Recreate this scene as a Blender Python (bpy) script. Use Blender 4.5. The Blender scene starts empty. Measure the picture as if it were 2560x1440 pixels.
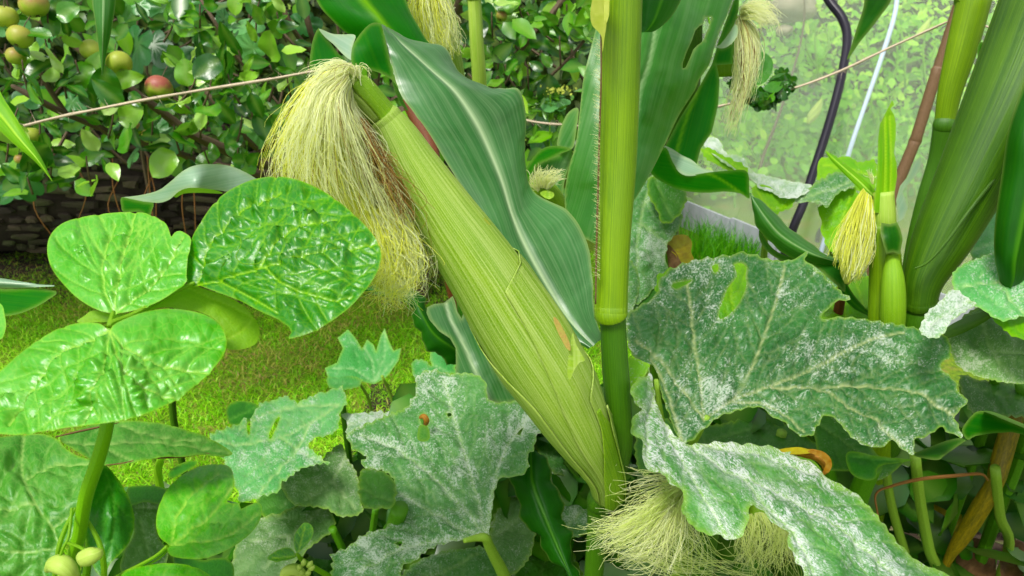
import bpy, math, random
import numpy as np
from mathutils import Vector
from mathutils.geometry import delaunay_2d_cdt
random.seed(7)
rng = np.random.default_rng(11)
SC = bpy.context.scene
COL = SC.collection

# ---------------------------------------------------------------- camera, sky, sun, exposure
CAM_Z, PITCH, FPX = 1.35, math.radians(26.0), 1898.0
cd = bpy.data.cameras.new('camera'); cam = bpy.data.objects.new('camera', cd); COL.objects.link(cam)
cam.location = (0, 0, CAM_Z); cam.rotation_euler = (math.radians(90) - PITCH, 0, 0)
cd.sensor_width = 36.0; cd.lens = 36.0 * FPX / 2560.0; cd.clip_start = 0.02; cd.clip_end = 500
SC.camera = cam
cd.dof.use_dof = True; cd.dof.focus_distance = 0.56; cd.dof.aperture_fstop = 20
SUN_EL, SUN_ROT = math.radians(62), math.radians(215)
W = bpy.data.worlds.new('World'); SC.world = W; W.use_nodes = True
wn = W.node_tree; wn.nodes.clear()
sky = wn.nodes.new('ShaderNodeTexSky'); sky.sky_type = 'NISHITA'; sky.sun_disc = False
sky.sun_elevation = SUN_EL; sky.sun_rotation = SUN_ROT; sky.dust_density = 3.0; sky.air_density = 1.0
hs = wn.nodes.new('ShaderNodeHueSaturation'); hs.inputs['Saturation'].default_value = 0.06
bg = wn.nodes.new('ShaderNodeBackground'); bg.inputs['Strength'].default_value = 0.085
wo = wn.nodes.new('ShaderNodeOutputWorld')
wn.links.new(sky.outputs[0], hs.inputs['Color']); wn.links.new(hs.outputs[0], bg.inputs['Color'])
wn.links.new(bg.outputs[0], wo.inputs['Surface'])
sl = bpy.data.lights.new('sun', 'SUN'); sl.energy = 1.5; sl.angle = math.radians(14); sl.color = (1.0, 0.96, 0.88)
so = bpy.data.objects.new('sun', sl); COL.objects.link(so)
# direction towards the sun: azimuth measured like the sky texture (rotation about Z from +Y)
_sd = Vector((math.sin(SUN_ROT) * math.cos(SUN_EL), math.cos(SUN_ROT) * math.cos(SUN_EL), math.sin(SUN_EL)))
so.rotation_euler = _sd.to_track_quat('Z', 'Y').to_euler()
so.location = (0, 0, 6)
SC.view_settings.view_transform = 'Standard'; SC.view_settings.look = 'None'
SC.view_settings.gamma = 1.0; SC.view_settings.use_curve_mapping = False
SC.view_settings.exposure = 1.27
SC.cycles.max_bounces = 12; SC.cycles.diffuse_bounces = 7; SC.cycles.transmission_bounces = 8; SC.cycles.transparent_max_bounces = 12

# ---------------------------------------------------------------- measuring helpers
CP, SP = math.cos(PITCH), math.sin(PITCH)
CAM = np.array([0, 0, CAM_Z]); FW = np.array([0, CP, -SP]); UPV = np.array([0, SP, CP]); RT = np.array([1.0, 0, 0])

def rays(xy):
    xy = np.asarray(xy, float)
    return FW + np.outer((xy[:, 0] - 1280) / FPX, RT) + np.outer((720 - xy[:, 1]) / FPX, UPV)

def P(x, y, d):
    return CAM + rays([(x, y)])[0] * d

def ground_d(x, y, z=0.0):
    r = rays([(x, y)])[0]
    return (z - CAM_Z) / r[2]

def T(x, y, d, rp):                 # tube station: point and radius (given in photograph pixels at that distance)
    return (P(x, y, d), rp * d / FPX)

def drop(st, dx=0.0, dy=0.0, r=None):      # carry a stem on down to the soil
    p, rr = st
    return (np.array([p[0] + dx, p[1] + dy, -0.02]), rr if r is None else r)

def rise(st, h, r=None, dx=0.0, dy=0.0):   # carry a stalk on upwards, out of the picture
    p, rr = st
    return (np.array([p[0] + dx, p[1] + dy, p[2] + h]), rr * .3 if r is None else r)

# ---------------------------------------------------------------- value noise
def _h(ix, iy, s):
    n = (ix.astype(np.int64) * 374761393 + iy.astype(np.int64) * 668265263 + s * 974634777) & 0x7fffffff
    n = ((n ^ (n >> 13)) * 1274126177) & 0x7fffffff
    n = n ^ (n >> 16)
    return (n & 0xffff) / 65535.0

def vnoise(x, y, s=0):
    x = np.asarray(x, float); y = np.asarray(y, float)
    x0 = np.floor(x); y0 = np.floor(y); fx = x - x0; fy = y - y0
    fx = fx * fx * (3 - 2 * fx); fy = fy * fy * (3 - 2 * fy)
    a = _h(x0, y0, s); b = _h(x0 + 1, y0, s); c = _h(x0, y0 + 1, s); d = _h(x0 + 1, y0 + 1, s)
    return (a + (b - a) * fx) * (1 - fy) + (c + (d - c) * fx) * fy

def fbm(x, y, s=0, o=3):
    v = 0; a = 0.5
    for k in range(o):
        v = v + a * vnoise(x * 2 ** k, y * 2 ** k, s + k * 17); a *= 0.5
    return v - 0.5 * (1 - 0.5 ** o)

# ---------------------------------------------------------------- scene bookkeeping
ORG = {}
def thing(name, label, cat, loc=(0, 0, 0), group=None, kind=None):
    o = bpy.data.objects.new(name, None); COL.objects.link(o); o.location = tuple(loc)
    o.empty_display_size = 0.05
    ORG[o.name] = np.array(loc, float)
    o['label'] = label; o['category'] = cat
    if group: o['group'] = group
    if kind: o['kind'] = kind
    return o

def link(name, verts, faces, mats, parent=None, uv=None, attrs=None, smooth=True, label=None, kind=None, mi=None):
    verts = np.asarray(verts, float)
    org = ORG[parent.name] if parent is not None else np.zeros(3)
    me = bpy.data.meshes.new(name)
    v = verts - org
    nv = len(v)
    if isinstance(faces, np.ndarray):
        k = faces.shape[1]; nf = len(faces)
        me.vertices.add(nv); me.vertices.foreach_set('co', v.astype(np.float32).ravel())
        me.loops.add(nf * k); me.loops.foreach_set('vertex_index', faces.astype(np.int32).ravel())
        me.polygons.add(nf); me.polygons.foreach_set('loop_start', np.arange(nf, dtype=np.int32) * k)
        me.polygons.foreach_set('loop_total', np.full(nf, k, dtype=np.int32))
        lv = faces.ravel()
    else:
        me.from_pydata([tuple(a) for a in v], [], faces)
        lv = np.array([i for f in faces for i in f])
    me.update(calc_edges=True)
    if uv is not None:
        ul = me.uv_layers.new(name='UVMap')
        ul.data.foreach_set('uv', np.asarray(uv, np.float32)[lv].ravel())
    if attrs:
        for an, arr in attrs.items():
            at = me.attributes.new(an, 'FLOAT', 'POINT'); at.data.foreach_set('value', np.asarray(arr, np.float32))
    me.validate()
    if smooth: me.polygons.foreach_set('use_smooth', np.ones(len(me.polygons), bool))
    for m in (mats if isinstance(mats, (list, tuple)) else [mats]): me.materials.append(m)
    if mi is not None: me.polygons.foreach_set('material_index', np.asarray(mi, np.int32))
    o = bpy.data.objects.new(name, me); COL.objects.link(o)
    if parent is not None: o.parent = parent
    ORG[o.name] = org
    if label: o['label'] = label
    if kind: o['kind'] = kind
    return o

# ---------------------------------------------------------------- materials
class NT:
    def __init__(s, name):
        s.m = bpy.data.materials.new(name); s.m.use_nodes = True; s.t = s.m.node_tree; s.t.nodes.clear()
        s.out = s.n('ShaderNodeOutputMaterial')
    def n(s, typ, **kw):
        nd = s.t.nodes.new(typ)
        for k, v in kw.items():
            if k.startswith('_'): setattr(nd, k[1:], v)
        return nd
    def set(s, nd, sock, val):
        if hasattr(val, 'is_output') or isinstance(val, bpy.types.NodeSocket): s.t.links.new(val, nd.inputs[sock])
        else:
            if isinstance(val, tuple) and len(val) == 3 and nd.inputs[sock].type == 'RGBA': val = val + (1.0,)
            nd.inputs[sock].default_value = val
    def attr(s, name):
        nd = s.n('ShaderNodeAttribute'); nd.attribute_name = name; return nd.outputs['Fac']
    def uv(s): return s.n('ShaderNodeTexCoord').outputs['UV']
    def obj(s): return s.n('ShaderNodeTexCoord').outputs['Object']
    def pos(s): return s.n('ShaderNodeNewGeometry').outputs['Position']
    def mapping(s, vec, scale=(1, 1, 1), rot=(0, 0, 0), loc=(0, 0, 0)):
        nd = s.n('ShaderNodeMapping'); s.set(nd, 'Vector', vec); nd.inputs['Scale'].default_value = scale
        nd.inputs['Rotation'].default_value = rot; nd.inputs['Location'].default_value = loc
        return nd.outputs[0]
    def noise(s, vec, scale, detail=3, rough=0.55, dist=0.0):
        nd = s.n('ShaderNodeTexNoise'); s.set(nd, 'Vector', vec); nd.inputs['Scale'].default_value = scale
        nd.inputs['Detail'].default_value = detail; nd.inputs['Roughness'].default_value = rough
        nd.inputs['Distortion'].default_value = dist
        return nd.outputs[0]
    def vor(s, vec, scale, feature='F1', rnd=1.0):
        nd = s.n('ShaderNodeTexVoronoi'); nd.feature = feature; s.set(nd, 'Vector', vec)
        nd.inputs['Scale'].default_value = scale; nd.inputs['Randomness'].default_value = rnd
        return nd.outputs['Distance']
    def ramp(s, fac, stops, interp='LINEAR'):
        nd = s.n('ShaderNodeValToRGB'); s.set(nd, 'Fac', fac); cr = nd.color_ramp; cr.interpolation = interp
        while len(cr.elements) < len(stops): cr.elements.new(0.5)
        for e, (p, c) in zip(cr.elements, stops):
            e.position = p
            if not isinstance(c, tuple): c = (c, c, c)
            e.color = c + (1.0,)
        return nd.outputs[0]
    def mix(s, fac, a, b, mode='MIX'):
        nd = s.n('ShaderNodeMix'); nd.data_type = 'RGBA'; nd.blend_type = mode
        s.set(nd, 0, fac)
        for i, c in ((6, a), (7, b)):
            if isinstance(c, bpy.types.NodeSocket): s.t.links.new(c, nd.inputs[i])
            else: nd.inputs[i].default_value = tuple(c)[:3] + (1.0,)
        return nd.outputs[2]
    def math(s, op, a, b=0.0, clamp=False):
        nd = s.n('ShaderNodeMath'); nd.operation = op; nd.use_clamp = clamp
        s.set(nd, 0, a); s.set(nd, 1, b)
        return nd.outputs[0]
    def bump(s, h, strength=0.5, dist=0.001, nrm=None):
        nd = s.n('ShaderNodeBump'); nd.inputs['Strength'].default_value = strength
        nd.inputs['Distance'].default_value = dist; s.set(nd, 'Height', h)
        if nrm is not None: s.t.links.new(nrm, nd.inputs['Normal'])
        return nd.outputs[0]
    def done(s, color, rough=0.5, trans=0.0, tcol=None, normal=None, spec=0.5, sheen=0.0, coat=0.0, alpha=None, sat=1.12):
        if isinstance(color, bpy.types.NodeSocket) and sat != 1:
            h = s.n('ShaderNodeHueSaturation'); h.inputs['Saturation'].default_value = sat; s.t.links.new(color, h.inputs['Color']); color = h.outputs[0]
        b = s.n('ShaderNodeBsdfPrincipled'); s.set(b, 'Base Color', color); s.set(b, 'Roughness', rough)
        b.inputs['Specular IOR Level'].default_value = spec
        if coat: b.inputs['Coat Weight'].default_value = coat; b.inputs['Coat Roughness'].default_value = 0.25
        if sheen: b.inputs['Sheen Weight'].default_value = sheen; b.inputs['Sheen Roughness'].default_value = 0.6
        if normal is not None: s.t.links.new(normal, b.inputs['Normal'])
        sh = b.outputs[0]
        if trans:
            t = s.n('ShaderNodeBsdfTranslucent'); s.set(t, 'Color', tcol if tcol is not None else color)
            mx = s.n('ShaderNodeMixShader'); mx.inputs[0].default_value = trans
            s.t.links.new(sh, mx.inputs[1]); s.t.links.new(t.outputs[0], mx.inputs[2]); sh = mx.outputs[0]
            if normal is not None: s.t.links.new(normal, t.inputs['Normal'])
        if alpha is not None:
            tr = s.n('ShaderNodeBsdfTransparent'); mx = s.n('ShaderNodeMixShader'); s.set(mx, 0, alpha)
            s.t.links.new(tr.outputs[0], mx.inputs[1]); s.t.links.new(sh, mx.inputs[2]); sh = mx.outputs[0]
        s.t.links.new(sh, s.out.inputs['Surface'])
        return s.m

def mat_maize(name, base, dark, line, tcol, rough=0.38, trans=0.3, spec=0.5, speck=0.0, ripple=1.0, lines=0.35):
    """maize leaf: fine parallel veins along V, pale midrib from the 'vein' attribute, pale thin margin from 'edge'"""
    N = NT(name); uv = N.uv()
    st = N.noise(N.mapping(uv, (520, 3, 1)), 1.0, 2, 0.6)
    st2 = N.noise(N.mapping(uv, (150, 1.2, 1)), 1.0, 2, 0.5)
    big = N.noise(uv, 16, 3)
    c = N.mix(N.ramp(big, [(0.35, 0.0), (0.7, 1.0)]), dark, base)
    c = N.mix(N.math('MULTIPLY', N.ramp(st, [(0.42, 0.0), (0.75, 1.0)]), lines), c, line)
    c = N.mix(N.math('MULTIPLY', N.ramp(st2, [(0.62, 0.0), (0.72, 1.0)]), lines * 0.8), c, line)
    if speck:
        sp = N.noise(N.mapping(uv, (900, 120, 1)), 1.0, 2)
        c = N.mix(N.math('MULTIPLY', N.ramp(sp, [(0.68, 0.0), (0.74, 1.0)]), speck), c, (0.6, 0.65, 0.45))
    c = N.mix(N.attr('vein'), c, tuple(min(1, q * 1.0) for q in line))
    c = N.mix(N.math('MULTIPLY', N.attr('edge'), 0.3), c, (0.45, 0.52, 0.18))
    h = N.math('ADD', N.math('MULTIPLY', st, 0.5), N.math('MULTIPLY', N.noise(N.mapping(uv, (60, 420, 1)), 1.0, 2), 0.25 * ripple))
    nb = N.bump(h, 0.35, 0.0006)
    return N.done(c, N.ramp(st2, [(0.3, rough - 0.05), (0.7, rough + 0.1)]), trans, N.mix(0.25, tcol, c), nb, spec)

def mat_stalk(name, base, dark, line, rough=0.35, trans=0.0, scale=110):
    N = NT(name); uv = N.uv()
    st = N.noise(N.mapping(uv, (scale, 4, 1)), 1.0, 3, 0.6)
    st3 = N.noise(N.mapping(uv, (scale * 0.5, 3, 1)), 1.0, 3, 0.7); gr = N.noise(N.mapping(uv, (scale * 2.2, 60, 1)), 1.0, 2, 0.6)
    big = N.noise(N.mapping(uv, (2, 12, 1)), 1.0, 3)
    c = N.mix(N.ramp(big, [(0.3, 0.0), (0.7, 1.0)]), dark, base)
    c = N.mix(N.math('MULTIPLY', N.ramp(st, [(0.4, 0.0), (0.65, 1.0)]), 0.45), c, line)
    c = N.mix(N.math('MULTIPLY', N.ramp(st3, [(0.45, 0.0), (0.65, 1.0)]), 0.4), c, dark)
    c = N.mix(N.math('MULTIPLY', N.ramp(gr, [(0.62, 0.0), (0.72, 1.0)]), 0.35), c, line)
    c = N.mix(N.math('MULTIPLY', N.ramp(N.noise(N.mapping(uv, (9, 22, 1)), 1.0, 4, 0.7), [(0.60, 0.0), (0.72, 1.0)]), 0.45), c, dark)
    nb = N.bump(N.math('ADD', st, N.math('MULTIPLY', gr, .3)), 0.6, 0.0008)
    return N.done(c, rough + .08, trans, line, nb, 0.5)

def mat_husk(name='maize_husk', base=(0.30, 0.50, 0.04), dark=(0.12, 0.30, 0.01), line=(0.52, 0.66, 0.16), scar=False, trans=0.12):
    N = NT(name); uv = N.uv()
    st = N.noise(N.mapping(uv, (170, 5, 1)), 1.0, 3, 0.65)
    st2 = N.noise(N.mapping(uv, (40, 2.5, 1)), 1.0, 2, 0.55)
    gr = N.noise(N.mapping(uv, (160, 900, 1)), 1.0, 2, 0.5)
    big = N.noise(N.mapping(uv, (5, 14, 1)), 1.0, 3)
    c = N.mix(N.ramp(big, [(0.3, 0.0), (0.68, 1.0)]), dark, base)
    c = N.mix(N.math('MULTIPLY', N.ramp(st2, [(0.4, 0.0), (0.6, 1.0)]), 0.3), c, line)
    c = N.mix(N.math('MULTIPLY', N.ramp(st, [(0.46, 0.0), (0.6, 1.0)]), 0.5), c, line)
    c = N.mix(N.math('MULTIPLY', N.ramp(st, [(0.38, 1.0), (0.48, 0.0)]), 0.42), c, dark)
    c = N.mix(N.math('MULTIPLY', N.ramp(gr, [(0.5, 0.0), (0.75, 1.0)]), 0.3), c, (0.55, 0.66, 0.35))
    c = N.mix(N.attr('scar'), c, (0.62, 0.34, 0.14))
    c = N.mix(N.math('MULTIPLY', N.attr('edge'), 0.15), c, (0.58, 0.66, 0.22))
    nb = N.bump(N.math('ADD', st, N.math('MULTIPLY', gr, 0.25)), 0.5, 0.0008)
    return N.done(c, 0.55, trans, line, nb, 0.35)

def mat_bean(name, base, light, vein, tcol, rough=0.28, trans=0.25, mott=0.5):
    N = NT(name); uv = N.uv()
    n1 = N.noise(uv, 45, 3); n2 = N.noise(uv, 260, 3)
    c = N.mix(N.ramp(n1, [(0.3, 0.0), (0.7, 1.0)]), base, light)
    c = N.mix(N.math('MULTIPLY', N.ramp(n2, [(0.4, 0.0), (0.75, 1.0)]), mott * 0.5), c, light)
    vd = N.vor(uv, 330, 'DISTANCE_TO_EDGE')
    c = N.mix(N.math('MULTIPLY', N.ramp(vd, [(0.0, 1.0), (0.09, 0.0)]), 0.25), c, vein)
    c = N.mix(N.attr('vein'), c, vein)
    c = N.mix(N.math('MULTIPLY', N.attr('edge'), 0.45), c, (0.30, 0.50, 0.05))
    hh = N.math('ADD', N.math('MULTIPLY', N.ramp(vd, [(0.0, 0.0), (0.25, 1.0)]), 0.6), n2)
    nb = N.bump(hh, 0.25, 0.0006)
    return N.done(c, N.ramp(n2, [(0.3, rough), (0.75, rough + 0.2)]), trans, N.mix(0.3, tcol, c), nb, 0.6)

def mat_squash(name, base, light, vein, mildew, amount=0.5, tcol=(0.2, 0.5, 0.03), streak=None, rough=0.6, trans=0.2, edgec=(0.42, 0.6, 0.08)):
    """courgette leaf with powdery mildew: speckles, patches and dust along the veins"""
    N = NT(name); uv = N.uv()
    if streak is None: suv = uv
    else: suv = N.mapping(N.mapping(uv, rot=(0, 0, streak[0])), streak[1])
    n1 = N.noise(uv, 22, 3)
    c = N.mix(N.ramp(n1, [(0.3, 0.0), (0.7, 1.0)]), base, light)
    vd = N.vor(N.mapping(uv, (1, 1, 1)), 150, 'DISTANCE_TO_EDGE')
    c = N.mix(N.math('MULTIPLY', N.ramp(vd, [(0.0, 1.0), (0.06, 0.0)]), 0.16), c, vein)
    fine = N.noise(suv, 620, 3, 0.7); mid = N.noise(suv, 110, 4, 0.7, 0.6); big = N.noise(suv, 20, 3, 0.6)
    m = N.math('ADD', N.math('MULTIPLY', fine, 0.75), N.math('ADD', N.math('MULTIPLY', mid, 0.6), N.math('MULTIPLY', big, 0.55)))
    lo = 0.685 - amount * 0.085
    m1 = N.ramp(N.math('MULTIPLY', m, 0.6), [(lo - 0.045, 0.0), (lo + 0.01, 0.6), (lo + 0.05, 1.0)])
    haze = N.math('MULTIPLY', N.ramp(N.noise(suv, 300, 5, 0.75), [(0.45, 0.0), (0.72, 1.0)]), amount * 0.36)
    md = N.math('MAXIMUM', m1, haze)
    md = N.math('ADD', md, N.math('MULTIPLY', N.attr('dust'), N.ramp(N.math('ADD', N.math('MULTIPLY', fine, .6), N.math('MULTIPLY', mid, .4)), [(0.44, 0.0), (0.56, 0.95)])), True)
    c = N.mix(N.attr('vein'), c, vein)
    c = N.mix(N.math('MULTIPLY', N.attr('edge'), 0.32), c, edgec)
    c = N.mix(N.math('MULTIPLY', md, 0.72), c, mildew)
    hh = N.math('ADD', N.math('MULTIPLY', N.ramp(vd, [(0.0, 0.0), (0.3, 1.0)]), 0.5), N.math('ADD', N.math('MULTIPLY', mid, 0.8), N.math('MULTIPLY', fine, 0.35)))
    nb = N.bump(hh, 0.5, 0.0014)
    return N.done(c, N.ramp(md, [(0.0, rough - 0.12), (1.0, 0.85)]), trans, N.mix(0.3, tcol, c), nb, 0.45)

def mat_tint(name, stops, rough=0.45, trans=0.25, tmul=1.0, spec=0.5, bump=None, rnd='tint', coat=0):
    """colour picked per piece from the 'tint' attribute (or the object's own random number)"""
    N = NT(name)
    f = N.n('ShaderNodeObjectInfo').outputs['Random'] if rnd == 'object' else N.attr(rnd)
    c = N.ramp(f, stops)
    c = N.mix(N.math('MULTIPLY', N.attr('vein'), 0.28), c, (0.32, 0.45, 0.12))
    nb = None
    if bump:
        nb = N.bump(N.noise(N.pos(), bump[0], 3), bump[1], 0.002)
    return N.done(c, rough, trans, N.mix(1.0, c, (tmul, tmul * 1.1, tmul * (0.45 if tmul > 1.15 else 0.9)), 'MULTIPLY') if trans else None, nb, spec, coat=coat)

def mat_plain(name, a, b, scale=60, rough=0.6, bump=0.3, trans=0.0, map_=(1, 1, 1), spec=0.4, coord='uv'):
    N = NT(name); v = N.mapping(N.uv() if coord == 'uv' else N.pos(), map_)
    n = N.noise(v, scale, 4, 0.6); n2 = N.noise(v, scale * 4, 3, 0.6)
    c = N.mix(N.ramp(N.math('ADD', N.math('MULTIPLY', n, 0.7), N.math('MULTIPLY', n2, 0.3)), [(0.35, 0.0), (0.65, 1.0)]), a, b)
    nb = N.bump(n2, bump, 0.001)
    return N.done(c, rough, trans, b if trans else None, nb, spec)

# ---------------------------------------------------------------- curve helpers
def catmull(pts, m):
    """pts (k,c) -> resampled with m points per span"""
    p = np.asarray(pts, float); k = len(p)
    if k == 2:
        t = np.linspace(0, 1, m + 1)[:, None]; return p[0] * (1 - t) + p[1] * t
    q = np.vstack([2 * p[0] - p[1], p, 2 * p[-1] - p[-2]])
    out = []
    for i in range(k - 1):
        a, b, c, d = q[i], q[i + 1], q[i + 2], q[i + 3]
        t = np.linspace(0, 1, m, endpoint=False)[:, None]
        out.append(0.5 * ((2 * b) + (-a + c) * t + (2 * a - 5 * b + 4 * c - d) * t ** 2 + (-a + 3 * b - 3 * c + d) * t ** 3))
    out.append(p[-1:])
    return np.vstack(out)

def frames(c, ref=None):
    tg = np.gradient(c, axis=0); tg /= np.linalg.norm(tg, axis=1)[:, None] + 1e-12
    if ref is None:
        ref = CAM - c.mean(0)
    n = ref - (tg @ ref)[:, None] * tg
    n /= np.linalg.norm(n, axis=1)[:, None] + 1e-12
    b = np.cross(tg, n)
    return tg, n, b

def tube_geo(st, m=6, n=14, ribs=0.0, nrib=22, wob=0.0, seed=0):
    st = list(st); k = 1
    while k < len(st) - 1:            # ease long last segments so the curve does not loop
        l0 = np.linalg.norm(st[k][0] - st[k - 1][0]); l1 = np.linalg.norm(st[k + 1][0] - st[k][0])
        if l1 > 2.5 * l0 and l0 > 1e-4:
            f = 1.6 * l0 / l1; st.insert(k + 1, (st[k][0] * (1 - f) + st[k + 1][0] * f, st[k][1] * (1 - f) + st[k + 1][1] * f))
        k += 1
    arr = np.array([np.append(p, r) for p, r in st]); a = catmull(arr, m)
    c, r = a[:, :3], np.maximum(a[:, 3], 1e-5)
    _, nn, bb = frames(c)
    th = np.linspace(0, 2 * np.pi, n, endpoint=False)
    ln = np.concatenate([[0], np.cumsum(np.linalg.norm(np.diff(c, axis=0), axis=1))])
    rr = r[:, None] * (1 + ribs * np.sin(nrib * th)[None, :] + wob * (vnoise(th[None, :] * 1.3 + 7, ln[:, None] * 25, seed) - 0.5))
    # seam-safe noise
    V = c[:, None, :] + rr[..., None] * (np.cos(th)[None, :, None] * nn[:, None, :] + np.sin(th)[None, :, None] * bb[:, None, :])
    K = len(c)
    return c, r, nn, bb, ln, th, V, K

def tube(name, st, mat, parent=None, m=6, n=12, ribs=0.0, nrib=22, wob=0.0, label=None, kind=None, tint=0.5, seed=0):
    c, r, nn, bb, ln, th, V, K = tube_geo(st, m, n, ribs, nrib, wob, seed)
    verts = V.reshape(-1, 3)
    # duplicate seam for clean UV
    ring = np.concatenate([V, V[:, :1]], axis=1).reshape(-1, 3)
    n1 = n + 1
    i, j = np.meshgrid(np.arange(K - 1), np.arange(n), indexing='ij')
    f = np.stack([i * n1 + j, i * n1 + j + 1, (i + 1) * n1 + j + 1, (i + 1) * n1 + j], -1).reshape(-1, 4)
    u = np.tile(np.linspace(0, 1, n1), K); v = np.repeat(ln, n1)
    uv = np.stack([u, v], 1)
    # caps as fans
    caps = []
    vv = np.vstack([ring, c[:1], c[-1:]]); uv = np.vstack([uv, [[0.5, 0]], [[0.5, ln[-1]]]])
    c0, c1 = len(ring), len(ring) + 1
    j = np.arange(n)
    q0 = np.stack([j + 1, j, np.full(n, c0), np.full(n, c0)], 1); q1 = np.stack([(K - 1) * n1 + j, (K - 1) * n1 + j + 1, np.full(n, c1), np.full(n, c1)], 1)
    F = [tuple(x) for x in f] + [tuple(x[:3]) for x in q0] + [tuple(x[:3]) for x in q1]
    o = link(name, vv, F, mat, parent, uv, {'tint': np.full(len(vv), tint), 'vein': np.zeros(len(vv)), 'edge': np.zeros(len(vv)), 'scar': np.zeros(len(vv))}, label=label, kind=kind)
    return o

def shell(name, st, s0, s1, thf, off, mat, parent=None, ns=40, nt=24, m=8, flare=0.0, label=None, lift=None, curl=None):
    """a husk leaf wrapped round a tube: thf(s)->(angle0, angle1), s along 0..1"""
    arr = np.array([np.append(p, r) for p, r in st]); a = catmull(arr, m)
    c, r = a[:, :3], a[:, 3]
    _, nn, bb = frames(c); bb = -bb
    ln = np.concatenate([[0], np.cumsum(np.linalg.norm(np.diff(c, axis=0), axis=1))]); L = ln[-1]
    s = np.linspace(s0, s1, ns); q = s * L
    ip = lambda arr: np.stack([np.interp(q, ln, arr[:, k]) for k in range(arr.shape[1])], 1)
    C, Rr, Nn, Bb = ip(c), np.interp(q, ln, r), ip(nn), ip(bb)
    t = np.linspace(0, 1, nt)
    T0 = np.array([thf(x)[0] for x in s]); T1 = np.array([thf(x)[1] for x in s])
    TH = T0[:, None] * (1 - t) + T1[:, None] * t
    e = np.abs(2 * t - 1) ** 6
    lf = (lift(s) if lift is not None else np.zeros(ns))
    ro = Rr[:, None] + off + e[None, :] * flare + lf[:, None] * (t[None, :] ** 3 if curl == 'right' else 1)
    ro = ro + 0.0007 * (fbm(TH * 3, q[:, None] * 40 + 0 * TH, 5) ) * 2
    V = C[:, None] + ro[..., None] * (np.cos(TH)[..., None] * Nn[:, None] + np.sin(TH)[..., None] * Bb[:, None])
    V = V.reshape(-1, 3)
    i, j = np.meshgrid(np.arange(ns - 1), np.arange(nt - 1), indexing='ij')
    f = np.stack([i * nt + j, i * nt + j + 1, (i + 1) * nt + j + 1, (i + 1) * nt + j], -1).reshape(-1, 4)
    uv = np.stack([(TH / (2 * np.pi)).ravel(), np.repeat(q, nt)], 1)
    ed = np.tile(np.abs(2 * t - 1) ** 14, ns)
    z = np.zeros(len(V))
    o = link(name, V, f, mat, parent, uv, {'edge': ed, 'vein': z, 'scar': z, 'tint': z + .5}, label=label)
    sm = o.modifiers.new('thickness', 'SOLIDIFY'); sm.thickness = 0.0006; sm.offset = 0
    return o

def ribbon(name, secs, mat, parent=None, m=8, nu=17, fold=0.0, ripple=0.0, rfreq=7.0, seed=0, label=None, midw=0.035, thick=0.0004, holes=None, vk=1.0, buckle=0.0):
    """secs: list of (L, M, R), each (px, py, d). Quadratic across through M."""
    A = np.array([[*P(*L), *P(*M), *P(*R)] for L, M, R in secs])
    A = catmull(A, m); K = len(A)
    Lp, Mp, Rp = A[:, 0:3], A[:, 3:6], A[:, 6:9]
    t = np.linspace(0, 1, nu)
    B = 2 * Mp - 0.5 * (Lp + Rp)       # bezier control
    V = (1 - t)[None, :, None] ** 2 * Lp[:, None] + 2 * (t * (1 - t))[None, :, None] * B[:, None] + (t ** 2)[None, :, None] * Rp[:, None]
    ln = np.concatenate([[0], np.cumsum(np.linalg.norm(np.diff(Mp, axis=0), axis=1))])
    w = np.linalg.norm(Rp - Lp, axis=1)
    du = np.gradient(V, axis=1); dv = np.gradient(V, axis=0)
    N_ = np.cross(du, dv); N_ /= np.linalg.norm(N_, axis=2)[..., None] + 1e-12
    e = np.abs(2 * t - 1)
    wmax = w.max()
    rp = ripple * (e ** 1.8)[None, :] * (np.sin(ln[:, None] / wmax * rfreq + (t > 0.5)[None, :] * 2.1 + seed) + 0.5 * np.sin(ln[:, None] / wmax * rfreq * 2.3 + seed * 2 + (t > 0.5)[None, :]))
    bk = buckle * fbm(t[None, :] * 5 + 0 * ln[:, None], ln[:, None] * 130, seed + 3, 2) * (e ** 0.7)[None, :]
    V = V + N_ * (rp + bk)[..., None]
    V = V - N_ * (fold * np.exp(-((t - 0.5) / 0.05) ** 2))[None, :, None]
    Vf = V.reshape(-1, 3)
    i, j = np.meshgrid(np.arange(K - 1), np.arange(nu - 1), indexing='ij')
    f = np.stack([i * nu + j, i * nu + j + 1, (i + 1) * nu + j + 1, (i + 1) * nu + j], -1).reshape(-1, 4)
    uv = np.stack([np.tile(t * wmax, K), np.repeat(ln, nu)], 1)
    ve = vk * np.tile(np.exp(-((t - 0.5) / midw) ** 2), K)
    ed = np.tile(e ** 40, K)
    z = np.zeros(len(Vf))
    return link(name, Vf, f, mat, parent, uv, {'vein': ve, 'edge': ed, 'dust': z, 'tint': z + 0.5, 'scar': z}, label=label)

def inside(pts, poly):
    x, y = pts[:, 0], pts[:, 1]; r = np.zeros(len(pts), bool)
    px, py = poly[:, 0], poly[:, 1]; k = len(poly); j = k - 1
    for i in range(k):
        c = ((py[i] > y) != (py[j] > y)) & (x < (px[j] - px[i]) * (y - py[i]) / (py[j] - py[i] + 1e-12) + px[i])
        r ^= c; j = i
    return r

def segdist(pts, segs):
    """segs (k,4) -> distance of every point to its nearest segment"""
    best = np.full(len(pts), 1e9)
    a = segs[:, :2]; d = segs[:, 2:] - a; L2 = (d ** 2).sum(1) + 1e-9
    for s in range(0, len(segs), 64):
        aa, dd, ll = a[s:s + 64], d[s:s + 64], L2[s:s + 64]
        v = pts[:, None, :] - aa[None]
        t = np.clip((v * dd[None]).sum(2) / ll[None], 0, 1)
        q = v - t[..., None] * dd[None]
        best = np.minimum(best, np.sqrt((q ** 2).sum(2)).min(1))
    return best

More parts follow.
